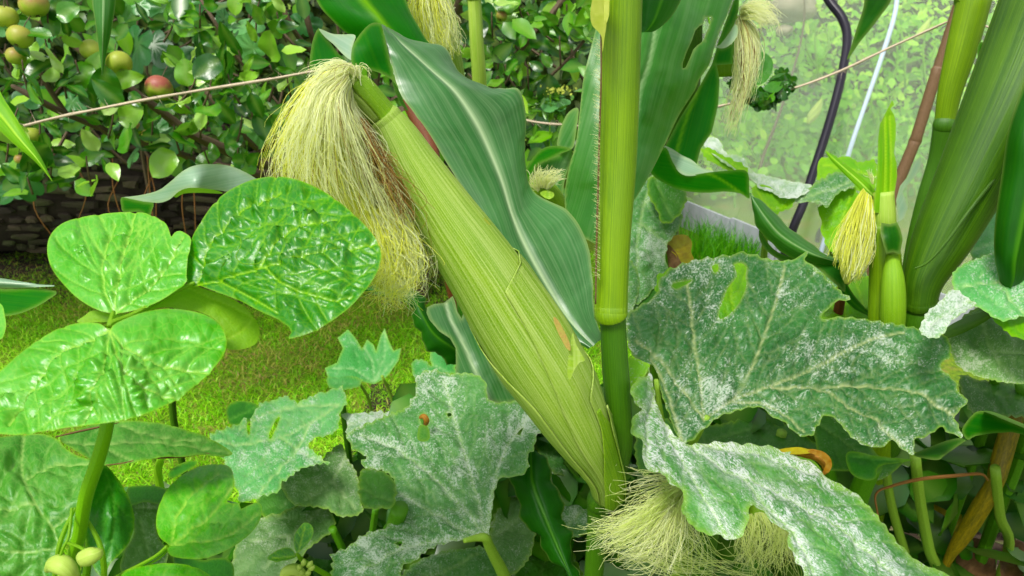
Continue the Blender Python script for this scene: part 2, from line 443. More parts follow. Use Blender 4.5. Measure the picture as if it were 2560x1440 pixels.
def closed_catmull(p, step):
    p = np.asarray(p, float); k = len(p); out = []
    for i in range(k):
        a, b, c, d = p[i - 1], p[i], p[(i + 1) % k], p[(i + 2) % k]
        m = max(2, int(np.linalg.norm(c - b) / step))
        t = np.linspace(0, 1, m, endpoint=False)[:, None]
        out.append(0.5 * ((2 * b) + (-a + c) * t + (2 * a - 5 * b + 4 * c - d) * t ** 2 + (-a + 3 * b - 3 * c + d) * t ** 3))
    return np.vstack(out)

def tps(ctrl):
    c = np.asarray(ctrl, float)
    x = c[:, :2] / 500.0; n = len(c)
    if n <= 3:
        A = np.column_stack([np.ones(n), x]); w = np.linalg.lstsq(A, c[:, 2], rcond=None)[0]
        return lambda q: np.column_stack([np.ones(len(q)), q / 500.0]) @ w
    def U(r2): return r2 * np.log(r2 + 1e-9) * 0.5
    r2 = ((x[:, None] - x[None]) ** 2).sum(2)
    K = U(r2) + 1e-4 * np.eye(n); Pm = np.column_stack([np.ones(n), x])
    M = np.block([[K, Pm], [Pm.T, np.zeros((3, 3))]])
    w = np.linalg.solve(M, np.concatenate([c[:, 2], np.zeros(3)]))
    def f(q):
        q = np.asarray(q, float) / 500.0
        r = ((q[:, None] - x[None]) ** 2).sum(2)
        return U(r) @ w[:n] + np.column_stack([np.ones(len(q)), q]) @ w[n:]
    return f

def second_veins(mains, poly, spacing, ang=50, ln=160):
    segs = []
    for vi, v in enumerate(mains):
        c = catmull(v, 8); tg = np.gradient(c, axis=0)
        s = np.concatenate([[0], np.cumsum(np.linalg.norm(np.diff(c, axis=0), axis=1))])
        L = s[-1]; k = 0
        q = spacing * 0.8
        while q < L * 0.96:
            p0 = np.array([np.interp(q, s, c[:, 0]), np.interp(q, s, c[:, 1])]); t0 = np.array([np.interp(q, s, tg[:, 0]), np.interp(q, s, tg[:, 1])])
            a0 = math.atan2(t0[1], t0[0])
            for sd in (-1, 1):
                a = a0 + sd * math.radians(ang + random.uniform(-8, 8)); p = p0.copy(); pts = [p.copy()]
                for j in range(14):
                    a -= sd * math.radians(2.0) + random.uniform(-.05, .05)
                    p = p + np.array([math.cos(a), math.sin(a)]) * (ln / 14)
                    pts.append(p.copy())
                pts = np.array(pts); ok = inside(pts, poly)
                kk = len(pts) if ok.all() else int(np.argmin(ok))
                pts = pts[:max(1, kk)]
                for j in range(len(pts) - 1): segs.append([*pts[j], *pts[j + 1]])
            q += spacing * random.uniform(0.8, 1.2)
    return segs

def poly(name, outline, ctrl, mat, parent=None, veins=(), sec=None, serr=None, grid=7, dome=0.0, rough=0.0, rscale=40,
         holes=(), dirn=(0, 1), label=None, vw=3.0, vdepth=0.0008, smooth=True, dustw=0, seed=0, edgew=6, sub=None, curl=0.0, curlw=40, veink=1.0, kind=None, hsmooth=True, seck=0.4, pucker=0.0):
    """a leaf: outline in photograph pixels laid on its own curved sheet of real distances (ctrl: px, py, metres)"""
    ol = np.asarray(outline, float)
    b = closed_catmull(ol, max(6, grid)) if smooth else ol
    D = tps(ctrl)
    if serr:
        amp, per = serr
        d = np.linalg.norm(np.diff(b, axis=0, append=b[:1]), axis=1); s = np.concatenate([[0], np.cumsum(d)[:-1]])
        tg = np.roll(b, -1, 0) - np.roll(b, 1, 0); tg /= np.linalg.norm(tg, axis=1)[:, None] + 1e-9
        nr = np.stack([tg[:, 1], -tg[:, 0]], 1)
        area = 0.5 * np.sum(b[:, 0] * np.roll(b[:, 1], -1) - np.roll(b[:, 0], -1) * b[:, 1])
        if area < 0: nr = -nr
        ph = s / per + 2.0 * vnoise(s / per * 0.3, s * 0, seed + 5)
        saw = (ph % 1.0); saw = np.where(saw < 0.7, saw / 0.7, (1 - saw) / 0.3)
        b = b + nr * (amp * (saw - 0.4) * (0.5 + vnoise(s / per * 0.7, s * 0 + 3, seed)))[:, None]
    x0, y0 = b.min(0); x1, y1 = b.max(0)
    gy = np.arange(y0, y1, grid * 0.87); pts = []
    for k, y in enumerate(gy):
        xs = np.arange(x0 + (k % 2) * grid * 0.5, x1, grid); pts.append(np.column_stack([xs, np.full(len(xs), y)]))
    g = np.vstack(pts); g += (vnoise(g[:, 0] * 3.1, g[:, 1] * 2.7, 9)[:, None] - 0.5) * grid * 0.3
    g = g[inside(g, b)]
    hl = [closed_catmull(h, grid) if hsmooth else np.asarray(h, float) for h in holes]
    for h in hl: g = g[~inside(g, h)]
    bs = np.column_stack([b, np.roll(b, -1, 0)])
    es = [bs] + [np.column_stack([h, np.roll(h, -1, 0)]) for h in hl]
    eall = np.vstack(es)
    de = segdist(g, eall); g = g[de > grid * 0.45]
    allp = [b] + hl; edges = []; o_ = 0
    for q in allp:
        k = len(q); edges += [(o_ + i, o_ + (i + 1) % k) for i in range(k)]; o_ += k
    pp = np.vstack(allp + [g])
    res = delaunay_2d_cdt([Vector(p) for p in pp], edges, [], 0, 1e-4)
    v2 = np.array([tuple(v) for v in res[0]]); tr = np.array([f for f in res[2] if len(f) == 3], int)
    cen = v2[tr].mean(1); ok = inside(cen, b)
    for h in hl: ok &= ~inside(cen, h)
    tr = tr[ok]
    used = np.unique(tr); rm = -np.ones(len(v2), int); rm[used] = np.arange(len(used)); v2 = v2[used]; tr = rm[tr]
    de = segdist(v2, eall)
    dd = D(v2); dm = dd.mean(); pxm = dm / FPX
    base = CAM + rays(v2) * dd[:, None]
    ex = CAM + rays(v2 + [1, 0]) * D(v2 + [1, 0])[:, None] - base; ey = CAM + rays(v2 + [0, 1]) * D(v2 + [0, 1])[:, None] - base
    N_ = np.cross(ey, ex); N_ /= np.linalg.norm(N_, axis=1)[:, None] + 1e-12
    flip = (N_ * (CAM - base)).sum(1) < 0; N_[flip] *= -1
    mains = [np.asarray(v, float) for v in veins]
    ve = np.zeros(len(v2)); disp = np.zeros(len(v2)); dust = np.zeros(len(v2)); dall = np.full(len(v2), 1e9)
    if mains:
        ms = np.vstack([np.column_stack([c[:-1], c[1:]]) for c in [catmull(v, 6) for v in mains]])
        dmn = segdist(v2, ms); ve = np.exp(-(dmn / vw) ** 2); dall = dmn
        if dustw: dust = 0.9 * np.exp(-(dmn / dustw) ** 2)
        disp -= vdepth * np.exp(-(dmn / (vw * 2.5)) ** 2)
        if sec:
            ss = second_veins(mains, b, *sec)
            if ss:
                d2 = segdist(v2, np.array(ss)); ve = np.maximum(ve, seck * np.exp(-(d2 / (vw * 0.7)) ** 2))
                disp -= vdepth * 0.6 * np.exp(-(d2 / (vw * 2.2)) ** 2); dall = np.minimum(dall, d2)
        sp = (sec[0] if sec else 120) * 0.4
        disp += dome * (1 - np.exp(-(np.minimum(dall, 400) / sp) ** 1.5)) * (1 - np.exp(-(de / 22) ** 1.3))
    q = v2 / rscale
    if rough:
        w = 1 - np.exp(-(de / 25))
        disp += rough * w * (2.0 * fbm(q[:, 0], q[:, 1], seed, 3))
    if pucker:      # quilting between the veins: short ridges across, in patches
        msk = np.clip(2.2 * (vnoise(v2[:, 0] / 90, v2[:, 1] / 90, seed + 9) - .22), 0, 1) * (1 - np.exp(-(de / 40) ** 2)) * (1 - np.exp(-(dall / 9) ** 2))
        wx = v2[:, 0] + 14 * vnoise(v2[:, 0] / 40, v2[:, 1] / 40, seed + 2); wy = v2[:, 1] + 14 * vnoise(v2[:, 0] / 37, v2[:, 1] / 43, seed + 4)
        disp += pucker * msk * (np.abs(vnoise(wx / 24, wy / 16, seed + 1) - .5) * 2 - .35)
    if curl: disp += curl * np.exp(-de / curlw)
    V = base + N_ * disp[:, None]
    a = math.atan2(dirn[0], dirn[1]); ca, sa = math.cos(a), math.sin(a)
    uv = np.stack([(v2[:, 0] * ca - v2[:, 1] * sa), (v2[:, 0] * sa + v2[:, 1] * ca)], 1) * pxm
    ed = np.exp(-(de / edgew) ** 2) if edgew else np.zeros(len(v2))
    # consistent winding towards the viewer side
    A, B, C = V[tr[:, 0]], V[tr[:, 1]], V[tr[:, 2]]
    fl = (np.cross(B - A, C - A) * (CAM - A)).sum(1) < 0
    tr[fl] = tr[fl][:, ::-1]
    return link(name, V, tr, mat, parent, uv, {'vein': np.clip(ve * veink, 0, 1), 'edge': ed, 'dust': dust, 'tint': np.full(len(V), 0.5), 'scar': np.zeros(len(V))}, label=label, kind=kind)

def strands(name, guides, n, mats, parent=None, rad=0.9, jit=14, curlp=10, lmin=0.5, kmin=0.0, frac=0.0, label=None, seed=0, dj=0.01, segs=16, freq=3.0, bias=1.0, kind='stuff', clumps=0):
    """silk: thin three-sided threads blended between guide lines (px, py, d); joined, nobody could count them"""
    r = np.random.default_rng(seed)
    G = [catmull(g, 8) for g in guides]
    def res(c, k):
        s = np.concatenate([[0], np.cumsum(np.linalg.norm(np.diff(c[:, :2], axis=0), axis=1))]); q = np.linspace(0, s[-1], k)
        return np.stack([np.interp(q, s, c[:, i]) for i in range(3)], 1)
    M = 40; G = np.array([res(g, M) for g in G]); ng = len(G)
    cc = r.random(clumps) if clumps else None; ca_ = r.normal(0, 1, (max(clumps, 1), 4))
    V = []; F = []; TI = []; MI = []; o = 0
    for i in range(n):
        ck = int(r.integers(0, clumps)) if clumps else 0
        t = (min(1, max(0, cc[ck] + r.normal(0, .025))) if clumps and r.random() < .88 else r.random() ** bias) * (ng - 1); k = min(int(t), ng - 2) if ng > 1 else 0; f = t - k
        c = G[k] * (1 - f) + G[min(k + 1, ng - 1)] * f
        e = min(1.0, lmin + (1 - lmin) * r.random() ** 0.6); s0 = kmin * r.random() if kmin else 0
        q = np.linspace(s0, e, segs) * (M - 1)
        c = np.stack([np.interp(q, np.arange(M), c[:, j]) for j in range(3)], 1)
        u = np.linspace(0, 1, segs)
        a, b_, p1, p2 = r.normal(0, 1), r.normal(0, 1), r.random() * 6.28, r.random() * 6.28
        fq = freq * (0.6 + r.random())
        if clumps:
            A4 = ca_[ck]; c[:, 0] += A4[0] * jit * 1.1 * u + 9 * A4[1] * u * np.sin(u * 7 + A4[2] * 3); c[:, 1] += A4[3] * jit * .6 * u; c[:, 2] += .006 * A4[2] * u; a *= .5; b_ *= .5
        c[:, 0] += (a * jit * u ** 0.7) + curlp * u ** 1.2 * np.sin(u * fq * 2 + p1) * abs(r.normal(0, 1))
        c[:, 1] += (b_ * jit * 0.5 * u) + curlp * u ** 1.2 * np.cos(u * fq * 2.3 + p2) * abs(r.normal(0, 1)) * 0.7
        c[:, 2] += r.normal(0, 1) * dj * (0.3 + u) + 0.004 * np.sin(u * fq + p1)
        W3 = CAM + rays(c[:, :2]) * c[:, 2:3]
        tg, nn, bb = frames(W3)
        rr = rad * (0.7 + 0.6 * r.random()) * c[:, 2] / FPX * (1 - 0.5 * u)
        for th in (0, 2.094, 4.189):
            V.append(W3 + rr[:, None] * (math.cos(th) * nn + math.sin(th) * bb))
        idx = np.arange(segs - 1)
        for a3 in range(3):
            b3 = (a3 + 1) % 3
            F.append(np.stack([o + a3 * segs + idx, o + b3 * segs + idx, o + b3 * segs + idx + 1, o + a3 * segs + idx + 1], 1))
        br = r.random() < frac * (0.3 + 1.4 * (t / max(1, ng - 1)))
        MI.append(np.full(3 * (segs - 1), 1 if (br and len(mats) > 1) else 0))
        tv = 0.15 + 0.7 * r.random(); TI.append(np.full(3 * segs, tv)); o += 3 * segs
    return link(name, np.vstack(V), np.vstack(F), mats, parent, None, smooth=False, attrs={'tint': np.concatenate(TI), 'vein': np.zeros(o)}, label=label, kind=kind, mi=np.concatenate(MI))

# ================================================================ MATERIALS
M = {}
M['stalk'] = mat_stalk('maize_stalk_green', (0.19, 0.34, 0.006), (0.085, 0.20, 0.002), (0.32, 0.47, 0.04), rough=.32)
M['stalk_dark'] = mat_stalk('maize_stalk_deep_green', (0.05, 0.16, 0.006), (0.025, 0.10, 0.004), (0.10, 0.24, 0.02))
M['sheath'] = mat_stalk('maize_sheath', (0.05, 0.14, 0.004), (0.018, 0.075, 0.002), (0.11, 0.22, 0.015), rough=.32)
M['stalk_pale'] = mat_stalk('maize_stalk_pale', (0.38, 0.52, 0.10), (0.20, 0.36, 0.03), (0.58, 0.68, 0.28))
M['cream'] = mat_plain('maize_collar', (0.52, 0.56, 0.15), (0.40, 0.48, 0.08), 60, 0.5, 0.2, 0.25)
M['husk_bright'] = mat_husk('maize_husk_inner', (0.19, 0.38, 0.015), (0.10, 0.27, 0.005), (0.32, 0.50, 0.06))
M['husk_pale'] = mat_husk('maize_husk_outer', (0.28, 0.43, 0.055), (0.13, 0.28, 0.012), (0.52, 0.63, 0.24))
M['mz_grey'] = mat_maize('maize_leaf_blue_green', (0.05, 0.18, 0.045), (0.015, 0.10, 0.012), (0.42, 0.55, 0.32), (0.04, 0.34, 0.01), 0.34, 0.15, 0.95, lines=0.2)
M['mz_grey2'] = mat_maize('maize_leaf_soft_green', (0.055, 0.20, 0.03), (0.016, 0.12, 0.008), (0.28, 0.44, 0.20), (0.08, 0.40, 0.02), 0.36, 0.25, 0.6, lines=0.22)
M['mz_green'] = mat_maize('maize_leaf_underside', (0.008, 0.17, 0.004), (0.004, 0.10, 0.002), (0.16, 0.38, 0.03), (0.02, 0.46, 0.004), 0.5, 0.4, 0.15, lines=0.12)
M['mz_dark'] = mat_maize('maize_leaf_dark_green', (0.016, 0.13, 0.006), (0.007, 0.07, 0.003), (0.08, 0.24, 0.03), (0.03, 0.34, 0.006), 0.45, 0.3, 0.25, lines=0.15)
M['mz_pale'] = mat_maize('maize_leaf_silvery', (0.32, 0.45, 0.34), (0.18, 0.33, 0.2), (0.55, 0.65, 0.5), (0.2, 0.5, 0.05), 0.34, 0.25, 0.7)
M['mz_lime'] = mat_maize('maize_leaf_lime', (0.22, 0.50, 0.03), (0.10, 0.36, 0.01), (0.45, 0.7, 0.1), (0.35, 0.75, 0.02), 0.45, 0.4, 0.4, speck=0.3)
M['bean'] = mat_bean('bean_leaf_glossy', (0.012, 0.155, 0.002), (0.032, 0.24, 0.006), (0.26, 0.48, 0.05), (0.12, 0.62, 0.01), 0.27, 0.22, mott=.3)
M['bean_pale'] = mat_bean('bean_leaf_pale', (0.06, 0.32, 0.02), (0.15, 0.44, 0.08), (0.34, 0.58, 0.12), (0.2, 0.65, 0.03), 0.27, 0.22, mott=0.6)
M['bean_under'] = mat_bean('bean_leaf_underside', (0.20, 0.44, 0.02), (0.26, 0.50, 0.04), (0.40, 0.62, 0.10), (0.4, 0.75, 0.03), 0.5, 0.45)
M['bean_dull'] = mat_bean('bean_leaf_dull', (0.035, 0.20, 0.015), (0.11, 0.31, 0.055), (0.28, 0.46, 0.13), (0.12, 0.5, 0.02), 0.42, 0.25)
M['bean_dark'] = mat_bean('bean_leaf_dark', (0.015, 0.15, 0.008), (0.045, 0.24, 0.02), (0.12, 0.34, 0.06), (0.05, 0.4, 0.01), 0.4, 0.25)
M['bean_stem'] = mat_plain('bean_stem', (0.12, 0.36, 0.015), (0.22, 0.48, 0.04), 30, 0.45, 0.15, 0.1, (3, 20, 1))
M['pod'] = mat_plain('bean_bud_green', (0.40, 0.58, 0.10), (0.55, 0.68, 0.22), 80, 0.5, 0.15, 0.25)
mw = (0.56, 0.63, 0.54)
M['sq_mild'] = mat_squash('courgette_leaf_dusty', (0.03, 0.15, 0.025), (0.09, 0.26, 0.065), (0.26, 0.42, 0.15), mw, 0.80)
M['sq_mild_l'] = mat_squash('courgette_leaf_dusty_light', (0.06, 0.28, 0.07), (0.14, 0.40, 0.13), (0.32, 0.52, 0.2), mw, 0.62)
M['sq_big'] = mat_squash('courgette_leaf_speckled', (0.010, 0.08, 0.014), (0.04, 0.155, 0.035), (0.30, 0.36, 0.16), mw, 0.56, rough=0.42)
M['sq_front'] = mat_squash('courgette_leaf_streaked', (0.025, 0.15, 0.02), (0.08, 0.27, 0.045), (0.28, 0.48, 0.14), (0.76, 0.76, 0.80), 0.60, streak=(math.radians(-42), (1.0, 3.2, 1)), rough=0.45)
M['sq_grey'] = mat_squash('courgette_leaf_grey', (0.05, 0.15, 0.03), (0.13, 0.25, 0.08), (0.24, 0.36, 0.15), (0.42, 0.47, 0.36), 0.62, rough=0.7)
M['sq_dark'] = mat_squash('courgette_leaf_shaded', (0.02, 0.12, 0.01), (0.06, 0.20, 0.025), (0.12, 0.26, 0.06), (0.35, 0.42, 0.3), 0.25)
M['sq_lime'] = mat_squash('courgette_leaf_yellow_green', (0.10, 0.38, 0.01), (0.22, 0.52, 0.02), (0.36, 0.62, 0.08), mw, 0.02, tcol=(0.3, 0.75, 0.02), trans=0.4)
M['sq_teal'] = mat_squash('courgette_leaf_young', (0.045, 0.25, 0.05), (0.11, 0.36, 0.11), (0.26, 0.48, 0.2), mw, 0.12, rough=0.5)
M['sq_white'] = mat_squash('courgette_leaf_whitened', (0.16, 0.32, 0.14), (0.30, 0.46, 0.28), (0.4, 0.55, 0.3), (0.70, 0.74, 0.72), 1.25)
M['yellow_leaf'] = mat_plain('withered_yellow_leaf', (0.50, 0.46, 0.03), (0.34, 0.24, 0.03), 60, 0.6, 0.4, 0.25, coord='uv')
M['brown_leaf'] = mat_plain('withered_brown_leaf', (0.10, 0.05, 0.02), (0.22, 0.13, 0.06), 60, 0.7, 0.5, 0.1)
M['petiole'] = mat_plain('courgette_stem', (0.16, 0.32, 0.03), (0.30, 0.44, 0.10), 30, 0.5, 0.3, 0, (4, 12, 1))
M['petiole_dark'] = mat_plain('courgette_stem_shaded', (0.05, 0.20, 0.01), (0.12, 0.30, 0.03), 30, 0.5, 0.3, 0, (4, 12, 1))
M['stem_yellow'] = mat_plain('ageing_stem', (0.30, 0.22, 0.02), (0.10, 0.09, 0.015), 10, 0.5, 0.3, 0, (2, 6, 1))
M['tendril_brown'] = mat_plain('dry_tendril', (0.30, 0.14, 0.05), (0.20, 0.10, 0.04), 30, 0.6, 0.3)
M['orange'] = mat_plain('withered_flower', (0.42, 0.26, 0.07), (0.32, 0.12, 0.02), 70, 0.55, 0.5, 0.2)
M['silk'] = mat_tint('maize_silk_pale', [(0.0, (0.93, 0.92, 0.50)), (0.5, (0.97, 0.95, 0.68)), (1.0, (0.98, 0.97, 0.85))], 0.45, 0.5, 1.0)
M['silk_yellow'] = mat_tint('maize_silk_yellow', [(0.0, (0.92, 0.90, 0.15)), (0.5, (0.96, 0.94, 0.28)), (1.0, (0.98, 0.96, 0.48))], 0.45, 0.5, 1.0)
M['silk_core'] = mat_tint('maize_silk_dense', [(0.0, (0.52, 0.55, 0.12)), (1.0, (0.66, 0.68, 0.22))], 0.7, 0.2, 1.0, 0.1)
M['scar'] = mat_plain('husk_scar_tan', (0.36, 0.36, 0.09), (0.40, 0.25, 0.10), 260, 0.6, 0.4)
M['silk_brown'] = mat_tint('maize_silk_brown', [(0.0, (0.16, 0.07, 0.015)), (0.5, (0.30, 0.16, 0.04)), (1.0, (0.46, 0.30, 0.10))], 0.5, 0.1)
M['silk_green'] = mat_tint('maize_silk_green', [(0.0, (0.80, 0.86, 0.30)), (0.5, (0.90, 0.93, 0.48)), (1.0, (0.96, 0.96, 0.70))], 0.45, 0.5, 1.0)
M['twine'] = mat_plain('jute_twine', (0.62, 0.54, 0.42), (0.40, 0.32, 0.22), 900, 0.8, 0.6)
M['cane'] = mat_plain('bamboo_cane', (0.20, 0.125, 0.07), (0.11, 0.065, 0.035), 20, 0.5, 0.3, 0, (3, 8, 1))
M['cane_red'] = mat_plain('reddish_cane', (0.16, 0.055, 0.022), (0.09, 0.03, 0.014), 20, 0.55, 0.3, 0, (3, 8, 1))
M['hose'] = mat_plain('black_hose', (0.012, 0.010, 0.018), (0.02, 0.017, 0.028), 20, 0.35, 0.05)
M['tube_blue'] = mat_plain('pale_blue_tube', (0.42, 0.52, 0.62), (0.55, 0.63, 0.70), 20, 0.4, 0.05)
M['board'] = mat_plain('pale_plastic_edging', (0.40, 0.42, 0.46), (0.28, 0.30, 0.32), 12, 0.4, 0.15)
M['twig'] = mat_plain('apple_bark', (0.15, 0.11, 0.07), (0.08, 0.055, 0.035), 14, 0.75, 0.5, 0, (5, 40, 1))
M['stone'] = mat_plain('pale_stone', (0.34, 0.29, 0.22), (0.16, 0.15, 0.10), 14, 0.8, 0.4, coord='pos')
M['litter'] = mat_tint('dead_leaf_litter', [(0.0, (0.02, 0.012, 0.006)), (0.6, (0.05, 0.032, 0.016)), (1.0, (0.13, 0.10, 0.055))], 0.8, 0.05, bump=(200, 0.5))
M['bark'] = mat_plain('dark_trunk_bark', (0.018, 0.012, 0.008), (0.035, 0.026, 0.018), 30, 0.9, 0.8, coord='pos')
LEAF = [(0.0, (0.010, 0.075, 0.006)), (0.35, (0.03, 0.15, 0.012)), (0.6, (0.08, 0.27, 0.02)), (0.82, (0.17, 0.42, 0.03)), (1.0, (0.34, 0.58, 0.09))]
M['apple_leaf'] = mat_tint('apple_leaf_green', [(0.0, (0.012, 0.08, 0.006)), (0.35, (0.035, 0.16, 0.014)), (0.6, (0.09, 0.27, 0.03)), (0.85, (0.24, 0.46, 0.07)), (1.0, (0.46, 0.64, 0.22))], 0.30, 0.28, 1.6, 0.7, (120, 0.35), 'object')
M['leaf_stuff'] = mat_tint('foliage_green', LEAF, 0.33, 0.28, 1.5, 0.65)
M['leaf_inner'] = mat_tint('inner_foliage_shaded', [(0.0, (0.003, 0.016, 0.002)), (0.6, (0.010, 0.05, 0.005)), (1.0, (0.05, 0.17, 0.015))], 0.55, 0.15, 1.3, 0.2)  # darkened foliage copy: shade of the gaps between leaves put into the colour
M['ivy'] = mat_tint('lobed_leaf_blue_green', [(0.0, (0.02, 0.11, 0.03)), (0.5, (0.05, 0.20, 0.05)), (1.0, (0.14, 0.36, 0.12))], 0.38, 0.2, 1.3, 0.6, (100, 0.3), 'object')
M['crop'] = mat_tint('netted_crop_green', [(0.0, (0.04, 0.26, 0.01)), (0.5, (0.22, 0.58, 0.03)), (1.0, (0.58, 0.84, 0.14))], 0.55, 0.4, 1.5)
M['grass'] = mat_tint('lawn_grass', [(0.0, (0.40, 0.27, 0.13)), (0.25, (0.46, 0.44, 0.12)), (0.42, (0.18, 0.42, 0.02)), (0.75, (0.20, 0.54, 0.02)), (1.0, (0.50, 0.78, 0.12))], 0.5, 0.35, 1.5, 0.3)

M['grass_deep'] = mat_tint('tall_grass_green', [(0.0, (0.03, 0.18, 0.005)), (0.5, (0.07, 0.30, 0.01)), (1.0, (0.20, 0.50, 0.03))], 0.45, 0.35, 1.5, 0.4)
# apples, plates of bark, ground, net
def mat_apple():
    N = NT('apple_skin'); p = N.obj(); r = N.n('ShaderNodeObjectInfo').outputs['Random']
    n = N.noise(p, 40, 3); f = N.noise(p, 500, 2)
    sp = N.n('ShaderNodeSeparateXYZ'); N.set(sp, 0, p)
    side = N.math('ADD', N.math('MULTIPLY', sp.outputs['Z'], 16), N.math('MULTIPLY', n, 0.9))
    red = N.math('MULTIPLY', N.ramp(side, [(0.35, 0.0), (0.75, 1.0)]), N.attr('blush'))
    c = N.mix(n, (0.22, 0.34, 0.04), (0.42, 0.50, 0.10))
    c = N.mix(red, c, (0.30, 0.10, 0.075))
    c = N.mix(N.math('MULTIPLY', N.ramp(f, [(0.65, 0.0), (0.75, 1.0)]), 0.5), c, (0.5, 0.42, 0.22))
    return N.done(c, 0.48, 0, spec=0.4)
M['apple'] = mat_apple()
def mat_plate():
    N = NT('bark_plate_brown'); r = N.n('ShaderNodeObjectInfo').outputs['Random']; p = N.obj()
    n = N.noise(N.mapping(p, (1, 3, 3)), 60, 4, 0.7); g = N.noise(N.pos(), 5, 3)
    c = N.ramp(N.math('ADD', N.math('MULTIPLY', n, 0.7), N.math('MULTIPLY', r, 0.3)), [(0.3, (0.010, 0.007, 0.005)), (0.5, (0.045, 0.032, 0.022)), (0.8, (0.20, 0.16, 0.10))])
    c = N.mix(N.ramp(g, [(0.5, 0.0), (0.65, 0.35)]), c, (0.08, 0.12, 0.02))
    return N.done(c, 0.85, normal=N.bump(n, 0.8, 0.004))
M['plate'] = mat_plate()
def mat_ground():
    N = NT('lawn_soil_and_moss'); p = N.pos()
    a = N.noise(p, 2.2, 4, 0.6); b = N.noise(p, 70, 4, 0.7); d = N.noise(p, 9, 3)
    c = N.mix(N.ramp(b, [(0.35, 0.0), (0.65, 1.0)]), (0.06, 0.13, 0.012), (0.18, 0.28, 0.02))
    c = N.mix(N.ramp(d, [(0.52, 0.0), (0.66, 0.55)]), c, (0.26, 0.19, 0.07))
    return N.done(c, 0.95, normal=N.bump(b, 0.9, 0.01))
M['ground'] = mat_ground()
M['soil'] = mat_plain('dark_garden_soil', (0.016, 0.011, 0.007), (0.045, 0.03, 0.018), 40, 0.95, 0.9, coord='pos')
def mat_net():
    N = NT('insect_netting'); uv = N.uv(); s = N.n('ShaderNodeSeparateXYZ'); N.set(s, 0, N.mapping(uv, (170, 170, 1), (0, 0, 0.5)))
    fx = N.math('FRACT', s.outputs[0]); fy = N.math('FRACT', s.outputs[1])
    g = N.math('MAXIMUM', N.math('LESS_THAN', fx, 0.24), N.math('LESS_THAN', fy, 0.24))
    return N.done((0.72, 0.80, 0.66), 0.5, 0.5, (0.72, 0.84, 0.64), alpha=N.math('MULTIPLY', g, 0.7))
M['net'] = mat_net()

# ================================================================ THE SETTING
def sheet(name, x0, x1, y0, y1, z, mat, nx=2, ny=2, amp=0):
    xs = np.linspace(x0, x1, nx); ys = np.linspace(y0, y1, ny); X, Y = np.meshgrid(xs, ys)
    Z = z + (amp * fbm(X * 2, Y * 2, 3) if amp else 0 * X)
    V = np.stack([X, Y, Z], -1).reshape(-1, 3)
    i, j = np.meshgrid(np.arange(ny - 1), np.arange(nx - 1), indexing='ij')
    F = np.stack([i * nx + j, i * nx + j + 1, (i + 1) * nx + j + 1, (i + 1) * nx + j], -1).reshape(-1, 4)
    o = link(name, V, F, mat, None, V[:, :2]); o['kind'] = 'structure'; return o
sheet('ground', -80, 80, -80, 80, 0, M['ground'])
soil = sheet('soil_bed', -0.45, 1.35, -0.4, 2.05, 0.012, M['soil'], 60, 60, 0.03)

shade_soil = sheet('shade_under_trunk', -6, -0.2, 2.62, 4.4, 0.006, M['soil'], 60, 24, 0.03)  # dark sheet on the ground: canopy shade put in as colour
# grass blades over the lawn
def blades(name, xy, L, wd, tint, mat, kind='stuff', lean=0.6, z0=0.0, label=None, cat=None):
    n = len(xy); a = rng.random(n) * 6.283; b = rng.random(n) * 6.283
    base = np.column_stack([xy, np.full(n, z0)])
    side = np.column_stack([np.cos(a), np.sin(a), 0 * a]); ld = np.column_stack([np.cos(b), np.sin(b), 0 * a])
    k = lean * (0.3 + rng.random(n)); up = np.array([0, 0, 1.0])
    mid = base + up * (L * 0.55)[:, None] + ld * (L * k * 0.3)[:, None]
    tip = base + up * (L * (1 - 0.3 * k))[:, None] + ld * (L * k)[:, None]
    V = np.stack([base - side * wd[:, None], base + side * wd[:, None], mid + side * wd[:, None] * .8, mid - side * wd[:, None] * .8, tip], 1).reshape(-1, 3)
    o = np.arange(n)[:, None] * 5
    F = np.concatenate([o + [0, 1, 2], o + [0, 2, 3], o + [3, 2, 4]], 1).reshape(-1, 3)
    ob = link(name, V, F, mat, None, None, {'tint': np.repeat(tint, 5), 'vein': np.zeros(n * 5)})
    ob['kind'] = kind
    if label: ob['label'] = label
    if cat: ob['category'] = cat
    return ob
n = 110000
gx = rng.uniform(-2.5, 0.55, n); gy = rng.uniform(1.15, 3.1, n)
pt = fbm(gx * 2.3, gy * 2.3, 21, 4); keep = (pt + rng.normal(0, .1, n) > -0.22)
keep &= ~((gx > -0.40) & (gy < 1.75))
gx, gy, pt = gx[keep], gy[keep], pt[keep]
tint = np.clip(0.64 + pt * 1.5 + rng.normal(0, 0.22, len(gx)), 0, 1)
blades('grass', np.column_stack([gx, gy]), rng.uniform(0.010, 0.034, len(gx)), rng.uniform(0.0010, 0.0021, len(gx)), tint, M['grass'], lean=1.6,
       label='short mossy lawn grass with dry straw patches between the plants', cat='grass')

